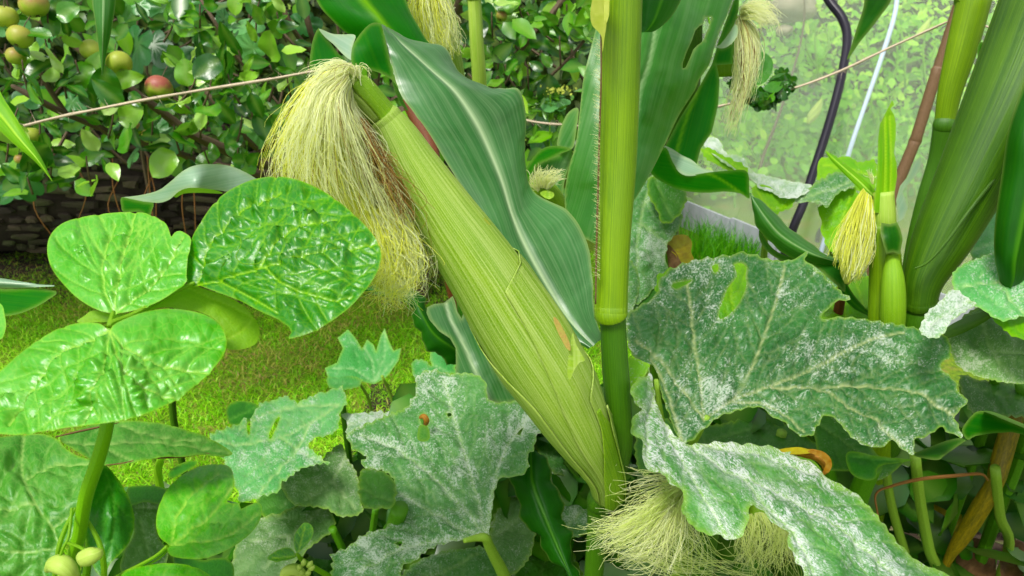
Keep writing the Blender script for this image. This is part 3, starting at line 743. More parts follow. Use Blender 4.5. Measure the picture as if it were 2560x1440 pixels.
# ---------------------------------------------------------------- leaf pieces
def leaf_proto(kind='oval', nl=6, na=2):
    """unit leaf, along +Y, 1 long"""
    t = np.linspace(0, 1, nl + 1)
    if kind == 'oval': w = 0.30 * np.sin(np.pi * t ** 0.8) ** 0.75 * (1 - 0.15 * t)
    elif kind == 'round': w = 0.42 * np.sin(np.pi * t ** 0.75) ** 0.6
    else: w = 0.16 * np.sin(np.pi * t ** 0.7) ** 0.8
    w = np.maximum(w, 0.004); V = []; ve = []
    for i, tt in enumerate(t):
        for j in range(-na, na + 1):
            f = j / na
            V.append([w[i] * f, tt, -0.22 * w[i] * (1 - abs(f)) * 1.2 - 0.25 * (tt - 0.4) ** 2 + 0.03 * math.sin(tt * 11 + f * 2) * abs(f)])
            ve.append(1.0 if j == 0 else 0.0)
    k = 2 * na + 1; F = []
    for i in range(nl):
        for j in range(k - 1):
            F.append([i * k + j, i * k + j + 1, (i + 1) * k + j + 1, (i + 1) * k + j])
    return np.array(V), np.array(F), np.array(ve)
def lobed_proto(lobes=5):
    a = np.linspace(-math.pi, math.pi, 41); r = []
    for x in a:
        base = 0.36 + 0.16 * math.cos(x) ** 2
        r.append(base * (0.78 + 0.30 * abs(math.cos(x * lobes / 2.0)) ** 0.7))
    P2 = np.array([[rr * math.sin(x), 0.42 + rr * math.cos(x)] for rr, x in zip(r[:-1], a[:-1])])
    i0 = int(np.argmin(P2[:, 1])); P2[i0] = [0, 0.16]
    n = len(P2); V = [[0, 0.3, -0.05]]; ve = [1]
    for q in P2: V.append([q[0] * .5, 0.3 + (q[1] - .3) * .5, -0.02 + 0.02 * math.sin(q[0] * 20)]); ve.append(0.2)
    for q in P2: V.append([q[0], q[1], -0.1 * (q[0] ** 2 + (q[1] - .4) ** 2) * 3]); ve.append(0)
    F = [[0, 1 + i, 1 + (i + 1) % n] for i in range(n)]
    T3 = []
    for i in range(n):
        j = (i + 1) % n; T3 += [[1 + i, 1 + n + i, 1 + n + j], [1 + i, 1 + n + j, 1 + j]]
    return np.array(V), np.array(F + T3), np.array(ve)

def orient(n, up=0.6, cam_=0.6, r=None, tipdown=0.2):
    r = r or rng
    nn = r.normal(0, 0.55, (n, 3)) + np.array([0, -cam_, up]); nn /= np.linalg.norm(nn, axis=1)[:, None]
    tp = r.normal(0, 1, (n, 3)) + np.array([0, -0.2, -tipdown]); tp -= (tp * nn).sum(1)[:, None] * nn; tp /= np.linalg.norm(tp, axis=1)[:, None]
    return nn, tp

def cloud(name, pos, size, proto, mat, parent=None, tint=None, up=0.6, cam_=0.6, label=None, kind='stuff', tipdown=0.2, cat=None, vein=1.0):
    n = len(pos); V0, F0, ve = proto; nn, tp = orient(n, up, cam_, None, tipdown); xx = np.cross(tp, nn)
    Rm = np.stack([xx, tp, nn], 2)                    # columns
    V = np.einsum('nij,kj->nki', Rm, V0 - [0, 0.5, 0]) * size[:, None, None] + pos[:, None]
    k = len(V0); F = (np.arange(n)[:, None, None] * k + F0[None]).reshape(-1, F0.shape[1])
    if tint is None: tint = rng.random(n)
    o = link(name, V.reshape(-1, 3), F, mat, parent, None, {'tint': np.repeat(tint, k), 'vein': np.tile(ve, n) * vein}, kind=kind, label=label)
    if cat: o['category'] = cat
    return o

def ppos(n, x0, x1, y0, y1, d0, d1, pw=1.0, keep=None):
    x = rng.uniform(x0, x1, n); y = rng.uniform(y0, y1, n); d = d0 + (d1 - d0) * rng.random(n) ** pw
    xy = np.column_stack([x, y])
    if keep is not None:
        k = keep(x, y, d); xy = xy[k]; d = d[k]
    return CAM + rays(xy) * d[:, None], xy, d

PR_OVAL, PR_ROUND, PR_LOBE = leaf_proto('oval', 5, 1), leaf_proto('round', 5, 1), lobed_proto()
HI_OVAL, HI_ROUND, HI_NARROW = leaf_proto('oval', 9, 2), leaf_proto('round', 9, 2), leaf_proto('narrow', 9, 2)

def far_hedge():
    t = thing('garden_hedge', 'dense dark hedge closing the view behind the apple tree and the netted crops', 'hedge', (0, 6.5, 0))
    n = 9000
    pos = np.column_stack([rng.uniform(-6, 6, n), rng.uniform(5.6, 7.0, n), rng.uniform(0.0, 2.3, n)])
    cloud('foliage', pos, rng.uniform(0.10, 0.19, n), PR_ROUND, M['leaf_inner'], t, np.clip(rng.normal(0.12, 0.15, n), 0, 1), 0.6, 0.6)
    for x in np.linspace(-5.5, 5.5, 9):
        tube('trunk', [(np.array([x, 6.4, 0]), 0.05), (np.array([x + .1, 6.5, 1.0]), 0.04), (np.array([x - .05, 6.5, 2.0]), 0.02)], M['twig'], t, 3, 8)
far_hedge()

# ---------------------------------------------------------------- thick trunk lying behind the lawn, with bark plates
def old_trunk():
    cx0, cx1 = -3.4, -0.30
    t = thing('fallen_trunk', 'thick dark trunk with cracked plated bark lying behind the lawn below the apple branches', 'tree trunk', (cx0, 3.05, 0))
    R = 0.29
    def axis(x):
        s = (x - cx0) / (cx1 - cx0); return np.array([x, 3.02 + 0.30 * s, 0.26 + 0.07 * s])
    st = [(axis(x), R * (1.0 - 0.04 * k)) for k, x in enumerate(np.linspace(cx0, cx1, 7))]
    tube('trunk', st, M['bark'], t, 8, 28, wob=0.05)
    # one plate mesh per kind, shared
    protos = []
    for k in range(6):
        L, H, D = 0.5, 0.5, 0.5
        pts = []
        m = 8
        for q in range(m):
            a = 2 * math.pi * q / m + random.uniform(-.2, .2); rr = 0.5 * random.uniform(0.6, 1.1)
            sx = np.sign(math.cos(a)) * abs(math.cos(a)) ** 0.5; sy = np.sign(math.sin(a)) * abs(math.sin(a)) ** 0.5
            pts.append((rr * sx, rr * sy))
        V = [(x, y, 0) for x, y in pts] + [(x * .85, y * .8, 0.8 + random.uniform(-.15, .15)) for x, y in pts] + [(0, 0, 1.0)]
        F = [(q, (q + 1) % m, m + (q + 1) % m, m + q) for q in range(m)] + [(m + q, m + (q + 1) % m, 2 * m) for q in range(m)]
        me = bpy.data.meshes.new('bark_plate'); me.from_pydata(V, [], F); me.materials.append(M['plate']); me.update(); protos.append(me)
    cnt = 0
    rows = 20
    for rI in range(rows):
        th = math.radians(-42 + rI * 6.6)       # 0 = facing the camera, up positive
        x = -2.15 + random.uniform(0, .1)
        while x < -0.55 and cnt < 298:
            w = random.choice((.05, .08, .11, .16, .2)) * random.uniform(0.8, 1.2)
            xc = x + w / 2; a = axis(xc); rr = R * (1 - 0.24 * (xc - cx0) / (cx1 - cx0) * 0.9)
            th2 = th + random.uniform(-.06, .06) + 0.10 * math.sin(xc * 4)
            nrm = np.array([0.0, -math.cos(th2), math.sin(th2)]); up = np.array([0.0, math.sin(th2), math.cos(th2)])
            p = a + nrm * (rr + 0.004)
            o = bpy.data.objects.new('bark_plate', random.choice(protos)); COL.objects.link(o); o.parent = t
            from mathutils import Matrix
            ax = np.array([1.0, 0, 0]); tl = random.uniform(-.12, .12); ax2 = ax * math.cos(tl) + up * math.sin(tl); up2 = up * math.cos(tl) - ax * math.sin(tl)
            hh = random.uniform(0.026, 0.044); dp = random.uniform(0.008, 0.026)
            Mx = Matrix(((ax2[0] * w * .93, up2[0] * hh, nrm[0] * dp, p[0] - ORG[t.name][0]), (ax2[1] * w * .93, up2[1] * hh, nrm[1] * dp, p[1] - ORG[t.name][1]),
                         (ax2[2] * w * .93, up2[2] * hh, nrm[2] * dp, p[2] - ORG[t.name][2]), (0, 0, 0, 1)))
            o.matrix_local = Mx
            x += w * random.uniform(.9, 1.0); cnt += 1
    # dry roots and runners trailing down over the bark
    for k in range(9):
        x = random.uniform(60, 560); y = random.uniform(360, 470)
        tube('dry_runner', [T(x, y, 2.55, 1.6), T(x + random.uniform(-30, 40), y + 90, 2.5, 1.5), T(x + random.uniform(-10, 90), y + random.uniform(150, 260), 2.55, 1.0)], M['tendril_brown'], t, 5, 5)
old_trunk()

# ---------------------------------------------------------------- apple tree
def pt(x, y, d, r): return T(x, y, d, r)
def apple_tree():
    base = P(1000, 520, 2.75); base[2] = 0
    t = thing('apple_tree', 'low spreading apple tree with small ripening apples above the dark trunk', 'apple tree', base)
    tr = tube('trunk', [((base + [0, 0.1, -0.02]), 0.075), (base + [0.03, 0.1, 0.35], 0.06), (P(1010, 260, 2.9), 0.05), (P(1060, 60, 2.95), 0.04), (P(1100, -160, 2.95), 0.03)], M['twig'], t, 8, 14, wob=.2)
    B = [[(60, 25, 1.75, 9), (105, 52, 1.75, 9), (150, 82, 1.78, 10), (222, 142, 1.8, 11), (310, 212, 1.85, 11), (420, 292, 1.95, 11), (470, 330, 2.0, 12), (560, 372, 2.1, 13), (650, 405, 2.2, 14), (820, 430, 2.4, 17), (1000, 410, 2.75, 22)],
         [(230, 300, 1.8, 6), (270, 330, 1.85, 9), (350, 352, 1.95, 10), (450, 386, 2.05, 10), (560, 418, 2.15, 9), (700, 440, 2.3, 12), (980, 470, 2.7, 18)],
         [(30, 215, 1.65, 5), (75, 238, 1.65, 9), (130, 268, 1.7, 9), (200, 300, 1.78, 7), (270, 330, 1.85, 7)],
         [(80, 130, 1.75, 6), (110, 200, 1.75, 6), (150, 262, 1.8, 7), (172, 292, 1.82, 6)],
         [(160, 25, 1.75, 5), (155, 60, 1.76, 6), (152, 84, 1.78, 6)],
         [(490, -20, 1.9, 4), (540, 60, 1.9, 5), (590, 140, 1.95, 6), (650, 200, 2.0, 5)],
         [(690, -30, 1.95, 6), (715, 40, 1.95, 7), (745, 90, 2.0, 6), (790, 140, 2.1, 8), (900, 250, 2.5, 14), (1000, 330, 2.8, 20)],
         [(735, -40, 2.0, 8), (760, 20, 2.0, 8), (782, 95, 2.05, 8), (860, 220, 2.4, 14)],
         [(460, 180, 1.85, 4), (520, 235, 1.85, 6), (575, 305, 1.9, 6), (640, 370, 2.1, 7)],
         [(1240, 205, 2.1, 7), (1300, 125, 2.05, 8), (1380, 35, 2.0, 9), (1430, -40, 2.0, 9)],
         [(1150, 260, 2.5, 10), (1240, 205, 2.1, 7)],
         [(1300, 255, 2.1, 3), (1360, 205, 2.1, 4), (1420, 148, 2.05, 4), (1470, 90, 2.05, 4)],
         [(1160, -30, 2.2, 12), (1140, 40, 2.3, 13), (1120, 120, 2.5, 14), (1060, 260, 2.8, 18)],
         [(940, 160, 2.3, 10), (945, 220, 2.35, 10), (960, 330, 2.5, 11)],
         [(60, 440, 1.8, 3), (125, 400, 1.8, 4), (168, 330, 1.8, 4)]]
    for b in B: tube('branch', [T(*q) for q in b], M['twig'], t, 5, 9, wob=.25, seed=len(b))
    # apples: each its own part
    def apple(x, y, d, rpx, blush, tilt):
        R = .92 * rpx * d / FPX; nu, nv = 20, 12; V = []
        for i in range(nv + 1):
            a = math.pi * i / nv; z = math.cos(a); s = math.sin(a)
            dz = 0.30 * math.exp(-(s / 0.33) ** 2) * z
            for j in range(nu):
                p = 2 * math.pi * j / nu; k = 1 + 0.03 * math.cos(5 * p) * (1 if z < 0 else .3)
                V.append((R * s * k * math.cos(p), R * s * k * math.sin(p), R * 0.92 * (z - dz)))
        V = np.array(V)
        ax = Vector((tilt[0], tilt[1], tilt[2])).normalized(); q = ax.to_track_quat('Z', 'Y').to_matrix()
        Qm = np.array(q); V = V @ Qm.T
        i, j = np.meshgrid(np.arange(nv), np.arange(nu), indexing='ij')
        F = np.stack([i * nu + j, (i + 1) * nu + j, (i + 1) * nu + (j + 1) % nu, i * nu + (j + 1) % nu], -1).reshape(-1, 4)
        c = P(x, y, d); me = link('apple', V, F, M['apple'], None, None, {'blush': np.full(len(V), blush)})
        me.parent = t; me.location = tuple(c - base); ORG[me.name] = c
        u = np.array(ax)
        a2 = ORG[me.name]
        st = [(a2 + u * R * .55, 0.0012), (a2 + u * R * 1.2 + [0, 0, 0.002], 0.0010), (a2 + u * R * 1.7 + [0.002, 0.01, 0.006], 0.0011)]
        tube('stem', st, M['twig'], me, 3, 5)
        for k in range(5):
            an = k * 1.257; e = np.array(q @ Vector((math.cos(an), math.sin(an), -.4)))
            tube('calyx', [(a2 - u * R * .66, 0.0010), (a2 - u * R * .78 + e * R * .16, 0.0007)], M['twig'], me, 2, 4)
        return me
    for a in [(12, 42, 1.6, 34, .2, (0.2, .1, 1)), (85, 12, 1.62, 38, .7, (-.2, .2, 1)), (50, 92, 1.6, 33, .35, (.3, .6, .8)), (40, 140, 1.66, 26, .6, (.3, .1, 1)), (232, 128, 1.72, 33, .1, (.5, .5, .7)), (298, 158, 1.74, 34, .15, (-.4, .6, .6)),
              (397, 221, 1.78, 37, 1.0, (0.1, .75, .65)), (338, 318, 1.85, 22, .9, (.6, .3, .8)), (372, 340, 1.83, 20, .8, (.1, -.5, -.8)), (78, 338, 1.72, 25, .1, (0, .3, 1)), (50, 398, 1.72, 15, 1.0, (0, .3, 1)),
              (1254, 40, 2.0, 16, 1.0, (.3, .5, .8)), (1268, 14, 2.0, 17, .2, (0, .5, .8)), (1240, -20, 2.0, 14, .3, (0, .5, .8))]: apple(*a)
    # spurs: shoots of leaves the photograph shows singly
    protos = []
    for k, pr in enumerate((HI_OVAL, HI_ROUND, HI_NARROW, HI_OVAL)):
        V0, F0, ve = pr; V = V0.copy(); V[:, 2] += 0.03 * np.sin(V[:, 1] * 9 + k) * np.sign(V[:, 0]) + (0.12 * k - .15) * V[:, 1] ** 2
        me = bpy.data.meshes.new('leaf'); me.from_pydata([tuple(v) for v in V], [], [tuple(f) for f in F0]); me.update()
        at = me.attributes.new('vein', 'FLOAT', 'POINT'); at.data.foreach_set('value', ve.astype(np.float32))
        me.polygons.foreach_set('use_smooth', np.ones(len(me.polygons), bool)); me.materials.append(M['apple_leaf']); protos.append(me)
    from mathutils import Matrix
    def put(p, nn, tp, sz, k):
        o = bpy.data.objects.new('leaf', protos[k]); COL.objects.link(o); o.parent = t
        xx = np.cross(tp, nn); q = p - base
        o.matrix_local = Matrix([[xx[i] * sz, tp[i] * sz, nn[i] * sz, q[i]] for i in range(3)] + [[0, 0, 0, 1]])
    cnt = 0
    shoots = [(120, 60, 1.66), (640, 20, 1.85), (600, 130, 1.8), (520, 230, 1.72), (550, 190, 1.72), (580, 215, 1.72), (480, 210, 1.75), (630, 265, 1.85), (600, 320, 1.85), (640, 60, 1.85), (700, 60, 1.9), (500, 40, 1.8),
              (430, 60, 1.85), (380, 330, 1.8), (280, 300, 1.75), (300, 260, 1.75), (200, 180, 1.7), (160, 200, 1.7), (120, 120, 1.68), (60, 180, 1.62), (100, 330, 1.72), (30, 300, 1.65),
              (130, 395, 1.75), (70, 440, 1.75), (220, 420, 1.8), (440, 340, 1.85), (500, 300, 1.85), (520, 395, 1.95), (590, 395, 1.95), (1280, 90, 2.0), (1320, 190, 2.0), (1250, 130, 2.0), (1340, 60, 2.0),
              (1230, 60, 2.0), (1300, 20, 2.0), (1400, 120, 2.0), (1420, 40, 2.0), (1340, 250, 2.05), (1270, 190, 2.05), (720, 200, 2.0), (660, 300, 2.0), (1190, 40, 2.1), (1330, 300, 2.1), (20, 360, 1.7)]
    while cnt < 300:
        sx, sy, sd = shoots[cnt // 7 % len(shoots)]
        p = P(sx + rng.normal(0, 32), sy + rng.normal(0, 26), sd + rng.normal(0, .05))
        nn, tp = orient(1, 0.45, 0.8, None, -0.5)
        put(p, nn[0], tp[0], rng.uniform(0.045, 0.085), int(rng.integers(0, 4))); cnt += 1
    for k, (sx, sy, sd) in enumerate(shoots):
        a = rng.normal(0, 18); tube('twig', [T(sx - a, sy + 45, sd + .04, 3), T(sx, sy + 8, sd, 2.4), T(sx + a * .5, sy - 30, sd - .02, 1.8)], M['twig'], t, 4, 5)
    # the rest of the crown
    low = lambda x, y, d: (y < 400 + 60 * (x < 280) + 25 * vnoise(x / 70, y * 0) - 60 * ((x > 230) & (x < 700))) 
    p, xy, d = ppos(2700, -320, 1560, -170, 470, 1.75, 2.9, 0.8, low)
    dens = vnoise(xy[:, 0] / 90, xy[:, 1] / 90, 4); k = dens > 0.36; p, d = p[k], d[k]
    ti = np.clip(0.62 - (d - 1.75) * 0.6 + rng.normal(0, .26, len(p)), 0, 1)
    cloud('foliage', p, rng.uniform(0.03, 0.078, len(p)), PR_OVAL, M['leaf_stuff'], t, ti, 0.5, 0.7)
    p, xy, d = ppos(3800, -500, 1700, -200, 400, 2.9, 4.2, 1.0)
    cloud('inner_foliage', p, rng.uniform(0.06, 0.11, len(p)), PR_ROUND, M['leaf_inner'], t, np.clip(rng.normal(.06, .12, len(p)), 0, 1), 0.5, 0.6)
    # the crown goes on overhead, above the picture, and shades the trunk
    n = 2600
    p = np.column_stack([rng.uniform(-3.9, -1.7, n), rng.uniform(1.3, 2.75, n), rng.uniform(1.5, 2.3, n)])
    cloud('upper_foliage', p, rng.uniform(0.06, 0.10, n), PR_OVAL, M['leaf_stuff'], t, np.clip(rng.normal(.5, .2, n), 0, 1), 0.8, 0.1)
    # fine twigs behind
    for k in range(70):
        x, y, dd = rng.uniform(-50, 1480), rng.uniform(-30, 330), rng.uniform(2.2, 2.8)
        tube('twig', [T(x, y, dd, 2.5), T(x + rng.normal(20, 30), y + 60, dd + .03, 3.5), T(x + rng.normal(60, 50), y + rng.uniform(100, 150), dd + .05, 4)], M['twig'], t, 3, 5)
    return t
apple_tree()

def vine():
    base = P(330, 330, 2.45); base[2] = 0
    t = thing('lobed_creeper', 'creeper with broad lobed blue green leaves growing between the apple branches and trunk', 'creeper', base)
    V0, F0, ve = lobed_proto()
    me = bpy.data.meshes.new('leaf'); me.from_pydata([tuple(v) for v in V0], [], [tuple(f) for f in F0]); me.update()
    at = me.attributes.new('vein', 'FLOAT', 'POINT'); at.data.foreach_set('value', ve.astype(np.float32) * .6)
    me.polygons.foreach_set('use_smooth', np.ones(len(me.polygons), bool)); me.materials.append(M['ivy'])
    from mathutils import Matrix
    S = [(340, 120, 120), (385, 115, 110), (440, 165, 130), (320, 20, 80), (350, 15, 60), (400, 15, 90), (610, 60, 110), (620, 115, 120), (490, 130, 110), (560, 250, 110), (400, 330, 120), (290, 330, 90), (60, 450, 120), (30, 470, 110), (230, 380, 80), (250, 250, 80), (330, 390, 70), (180, 260, 90),
         (90, 240, 90), (700, 150, 90), (740, 230, 90), (650, 330, 80), (1360, 330, 110), (1390, 250, 90), (1200, 30, 90), (20, 60, 100), (560, 40, 80), (660, 10, 100), (470, 20, 100), (110, 90, 90), (760, 60, 80), (720, 330, 80)]
    for x, y, s in S:
        d = rng.uniform(1.95, 2.25); p = P(x, y, d) - base; nn, tp = orient(1, 0.5, 1.0, None, 0.6); nn, tp = nn[0], tp[0]; xx = np.cross(tp, nn); sz = s * d / FPX
        o = bpy.data.objects.new('leaf', me); COL.objects.link(o); o.parent = t
        o.matrix_local = Matrix([[xx[i] * sz, tp[i] * sz, nn[i] * sz, p[i] - tp[i] * sz * .4] for i in range(3)] + [[0, 0, 0, 1]])
        q = base + p
    tube('stem', [(base, .008), (P(330, 200, 2.4), .006), (P(420, 80, 2.35), .005), (P(640, -40, 2.3), .004)], M['twig'], t, 5, 6)
vine()

def weed(x, y, d, n, label):
    """feathery white flowered weed behind the maize"""
    b = P(x, y, d); b[2] = 0
    t = thing('white_flowered_weed', label, 'weed', b)
    tube('stem', [(b, .003), (P(x, y + 40, d), .002), (P(x, y - 10, d), .0015)], M['bean_stem'], t, 4, 5)
    p = P(x, y, d) + rng.normal(0, 1, (n, 3)) * [.03, .02, .02]
    cloud('leaf_tuft', p, rng.uniform(.03, .05, n), leaf_proto('narrow', 4, 1), M['leaf_stuff'], t, np.clip(rng.normal(.5, .12, n), 0, 1), .6, .5)
    p = P(x + 25, y - 40, d - .03) + rng.normal(0, 1, (60, 3)) * [.018, .008, .005]
    cloud('flower_head', p, rng.uniform(.005, .009, 60), PR_ROUND, M['cream'], t, None, .6, .6)
weed(1375, 265, 2.0, 60, 'feathery weed with a cream flower head left of the tall maize stalk')

# ---------------------------------------------------------------- netted crop tunnel on the right
def tunnel():
    b0 = P(2150, 560, 3.3); b0[2] = 0
    t = thing('netted_tunnel', 'green mesh insect netting stretched over a black hoop around vegetables', 'crop tunnel', b0)
    ctrl = [(1640, 600, 3.75), (1960, 640, 3.3), (2560, 760, 2.75), (1640, 200, 3.9), (2100, 250, 3.35), (2560, 250, 2.8), (3700, 300, 2.1), (3700, 1300, 1.9), (3700, -80, 2.2), (1640, -80, 4.1), (2100, -80, 3.7), (2640, -80, 3.0)]
    poly('netting', [(1610, -90), (2100, -95), (3700, -95), (3750, 500), (3700, 1340), (2950, 1010), (2300, 755), (2100, 680), (1950, 618), (1700, 522), (1610, 485)], ctrl, M['net'], t, grid=28, smooth=False, edgew=0, rough=.05, rscale=170)
    tube('hoop', [T(2040, -60, 3.25, 11), T(2072, 0, 3.2, 11.5), T(2105, 45, 3.17, 11.5), T(2118, 95, 3.15, 11), T(2108, 170, 3.12, 11), T(2088, 255, 3.1, 11), T(2060, 350, 3.1, 11), T(2030, 440, 3.1, 11), T(2008, 510, 3.1, 11), T(1985, 565, 3.12, 11), T(1960, 640, 3.2, 11), drop(T(1945, 680, 3.25, 11))], M['hose'], t, 6, 12, label='black hose hoop')
    tube('hoop', [T(2245, -60, 3.05, 6), T(2238, 30, 3.0, 6), T(2205, 140, 2.98, 6), T(2160, 270, 2.98, 5.5), T(2120, 390, 3.0, 6), drop(T(2060, 560, 3.1, 6))], M['tube_blue'], t, 6, 10, label='pale blue tube hoop')
    tube('hoop', [T(2012, -60, 3.9, 3), T(2005, 90, 3.9, 3), T(1950, 280, 3.9, 4), T(1900, 420, 3.9, 5), drop(T(1890, 600, 3.9, 5))], M['twig'], t, 5, 6, label='thin dark inner stick')
    for x, y in ((1893, 585), (2045, 600)):
        d = ground_d(x, y) - .02
        tube('peg', [T(x + 8, y - 30, d, 5), T(x, y - 10, d, 6), T(x - 2, y + 22, d, 6)], M['hose'], t, 4, 8)
    # white edging board pieces
    e = thing('plastic_edging', 'pale grey plastic edging boards set on the ground along the foot of the netting', 'garden edging', P(1820, 610, 3.4) * [1, 1, 0])
    segs = [((1690, 560), (1820, 618)), ((1822, 616), (1935, 668)), ((1937, 666), (2120, 742)), ((2122, 742), (2420, 850)), ((2422, 850), (2900, 1040)), ((2902, 1040), (3500, 1300))]
    for (a, b) in segs:
        pa = CAM + rays([a])[0] * ground_d(*a); pb = CAM + rays([b])[0] * ground_d(*b)
        u = (pb - pa); L = np.linalg.norm(u); u /= L; w = np.array([u[1], -u[0], 0]) * 0.006; hgt = 0.13 + .01 * random.random()
        V = []
        for s_ in (0.003, L - .003):
            for z in (-.02, hgt):
                for q in (-1, 1): V.append(pa + u * s_ + w * q + [0, 0, z] + np.array([0, .012, 0]) * (z > 0))
        F = [(0, 1, 3, 2), (4, 6, 7, 5), (0, 2, 6, 4), (1, 5, 7, 3), (2, 3, 7, 6), (0, 4, 5, 1)]
        o = link('board', np.array(V), F, M['board'], e, np.array(V)[:, :2], smooth=False)
    # crops inside
    c = thing('netted_crops', 'pale leafy bean and pea plants growing behind the netting', 'vegetables', P(2150, 500, 4.3) * [1, 1, 0])
    p, xy, d = ppos(9500, 1560, 2760, -140, 640, 3.9, 5.4, 0.9)
    p[:, 2] = np.where(p[:, 2] < .02, rng.uniform(.02, .3, len(p)), p[:, 2])
    top = (fbm(xy[:, 0] / 160, xy[:, 1] / 160, 8) * 1.3 + .5)
    cloud('foliage', p, rng.uniform(.03, .075, len(p)), PR_OVAL, M['crop'], c, np.clip(top + rng.normal(0, .2, len(p)), 0, 1), .7, .6)
    for k in range(46):
        x = rng.uniform(1650, 2600); y = rng.uniform(60, 560); dd = rng.uniform(3.75, 4.2)
        tube('stem', [T(x, y - 60, dd, 2), T(x + rng.normal(0, 14), y, dd, 2.5), T(x + rng.normal(0, 20), y + 90, dd + .03, 3)], M['bean_stem'], c, 3, 5)
    for x, y in ((2040, 270), (2040, 280), (2350, 160), (2310, 70)):
        tube('pod', [T(x + 14, y - 22, 3.8, 3), T(x + 2, y, 3.8, 9), T(x - 14, y + 20, 3.8, 8), T(x - 18, y + 30, 3.8, 2)], M['pod'], c, 5, 8)
    # pale boulders beyond
    for k, (x, y, rp, lab) in enumerate(((1985, 22, 60, 'large pale boulder seen through the top of the netting'), (1925, 45, 30, 'small pale stone left of the large boulder behind the netting'), (1960, 75, 22, 'flat pale stone below the large boulder behind the netting'))):
        d = 4.0; R = rp * d / FPX; cpt = P(x, y, d)
        nu, nv = 16, 10; V = []
        for i in range(nv + 1):
            for j in range(nu):
                a, b = math.pi * i / nv, 2 * math.pi * j / nu
                V.append([math.sin(a) * math.cos(b), math.sin(a) * math.sin(b), math.cos(a) * .62])
        V = np.array(V); V *= (1 + .9 * fbm(V[:, 0] * 1.4 + k * 3, V[:, 2] * 1.4 + V[:, 1], 3))[:, None]
        i, j = np.meshgrid(np.arange(nv), np.arange(nu), indexing='ij')
        F = np.stack([i * nu + j, (i + 1) * nu + j, (i + 1) * nu + (j + 1) % nu, i * nu + (j + 1) % nu], -1).reshape(-1, 4)
        o = link('boulder', V * R + cpt, F, M['stone']); o['label'] = lab; o['category'] = 'stone'; o['group'] = 'pale stones behind the netting'
tunnel()
# a bank of earth that carries the boulders
bank = poly('earth_bank', [(1500, -200), (2800, -200), (2800, 260), (1500, 200)], [(1500, 200, 6.2), (2800, 200, 6.2), (1500, -200, 6.6), (2800, -200, 6.6)], M['ground'], None, grid=60, smooth=False, edgew=0, rough=.2, rscale=200)
bank['kind'] = 'structure'
# tall grass by the edging
xy = []
for (x, y, n_, s_) in ((1700, 560, 80, 14), (1750, 600, 150, 22), (1755, 640, 200, 30), (1790, 640, 250, 30), (1830, 640, 250, 30), (1860, 660, 160, 26), (1735, 660, 160, 24), (1810, 600, 90, 14), (1880, 640, 80, 14)):
    for k in range(n_):
        x_, y_ = x + rng.normal(0, s_), y + rng.normal(0, s_ * .5); d = ground_d(x_, y_); q = P(x_, y_, d); xy.append(q[:2])
xy = np.array(xy); n = len(xy)
blades('tall_grass', xy, rng.uniform(.05, .17, n), rng.uniform(.0012, .002, n), np.clip(rng.normal(.5, .2, n), 0, 1), M['grass_deep'], lean=.5,
       label='taller green grass tufts growing against the plastic edging', cat='grass')

# ================================================================ FOREGROUND PLANTS
def foot(x, y, d):
    q = P(x, y, d); return np.array([q[0], q[1], 0.0])

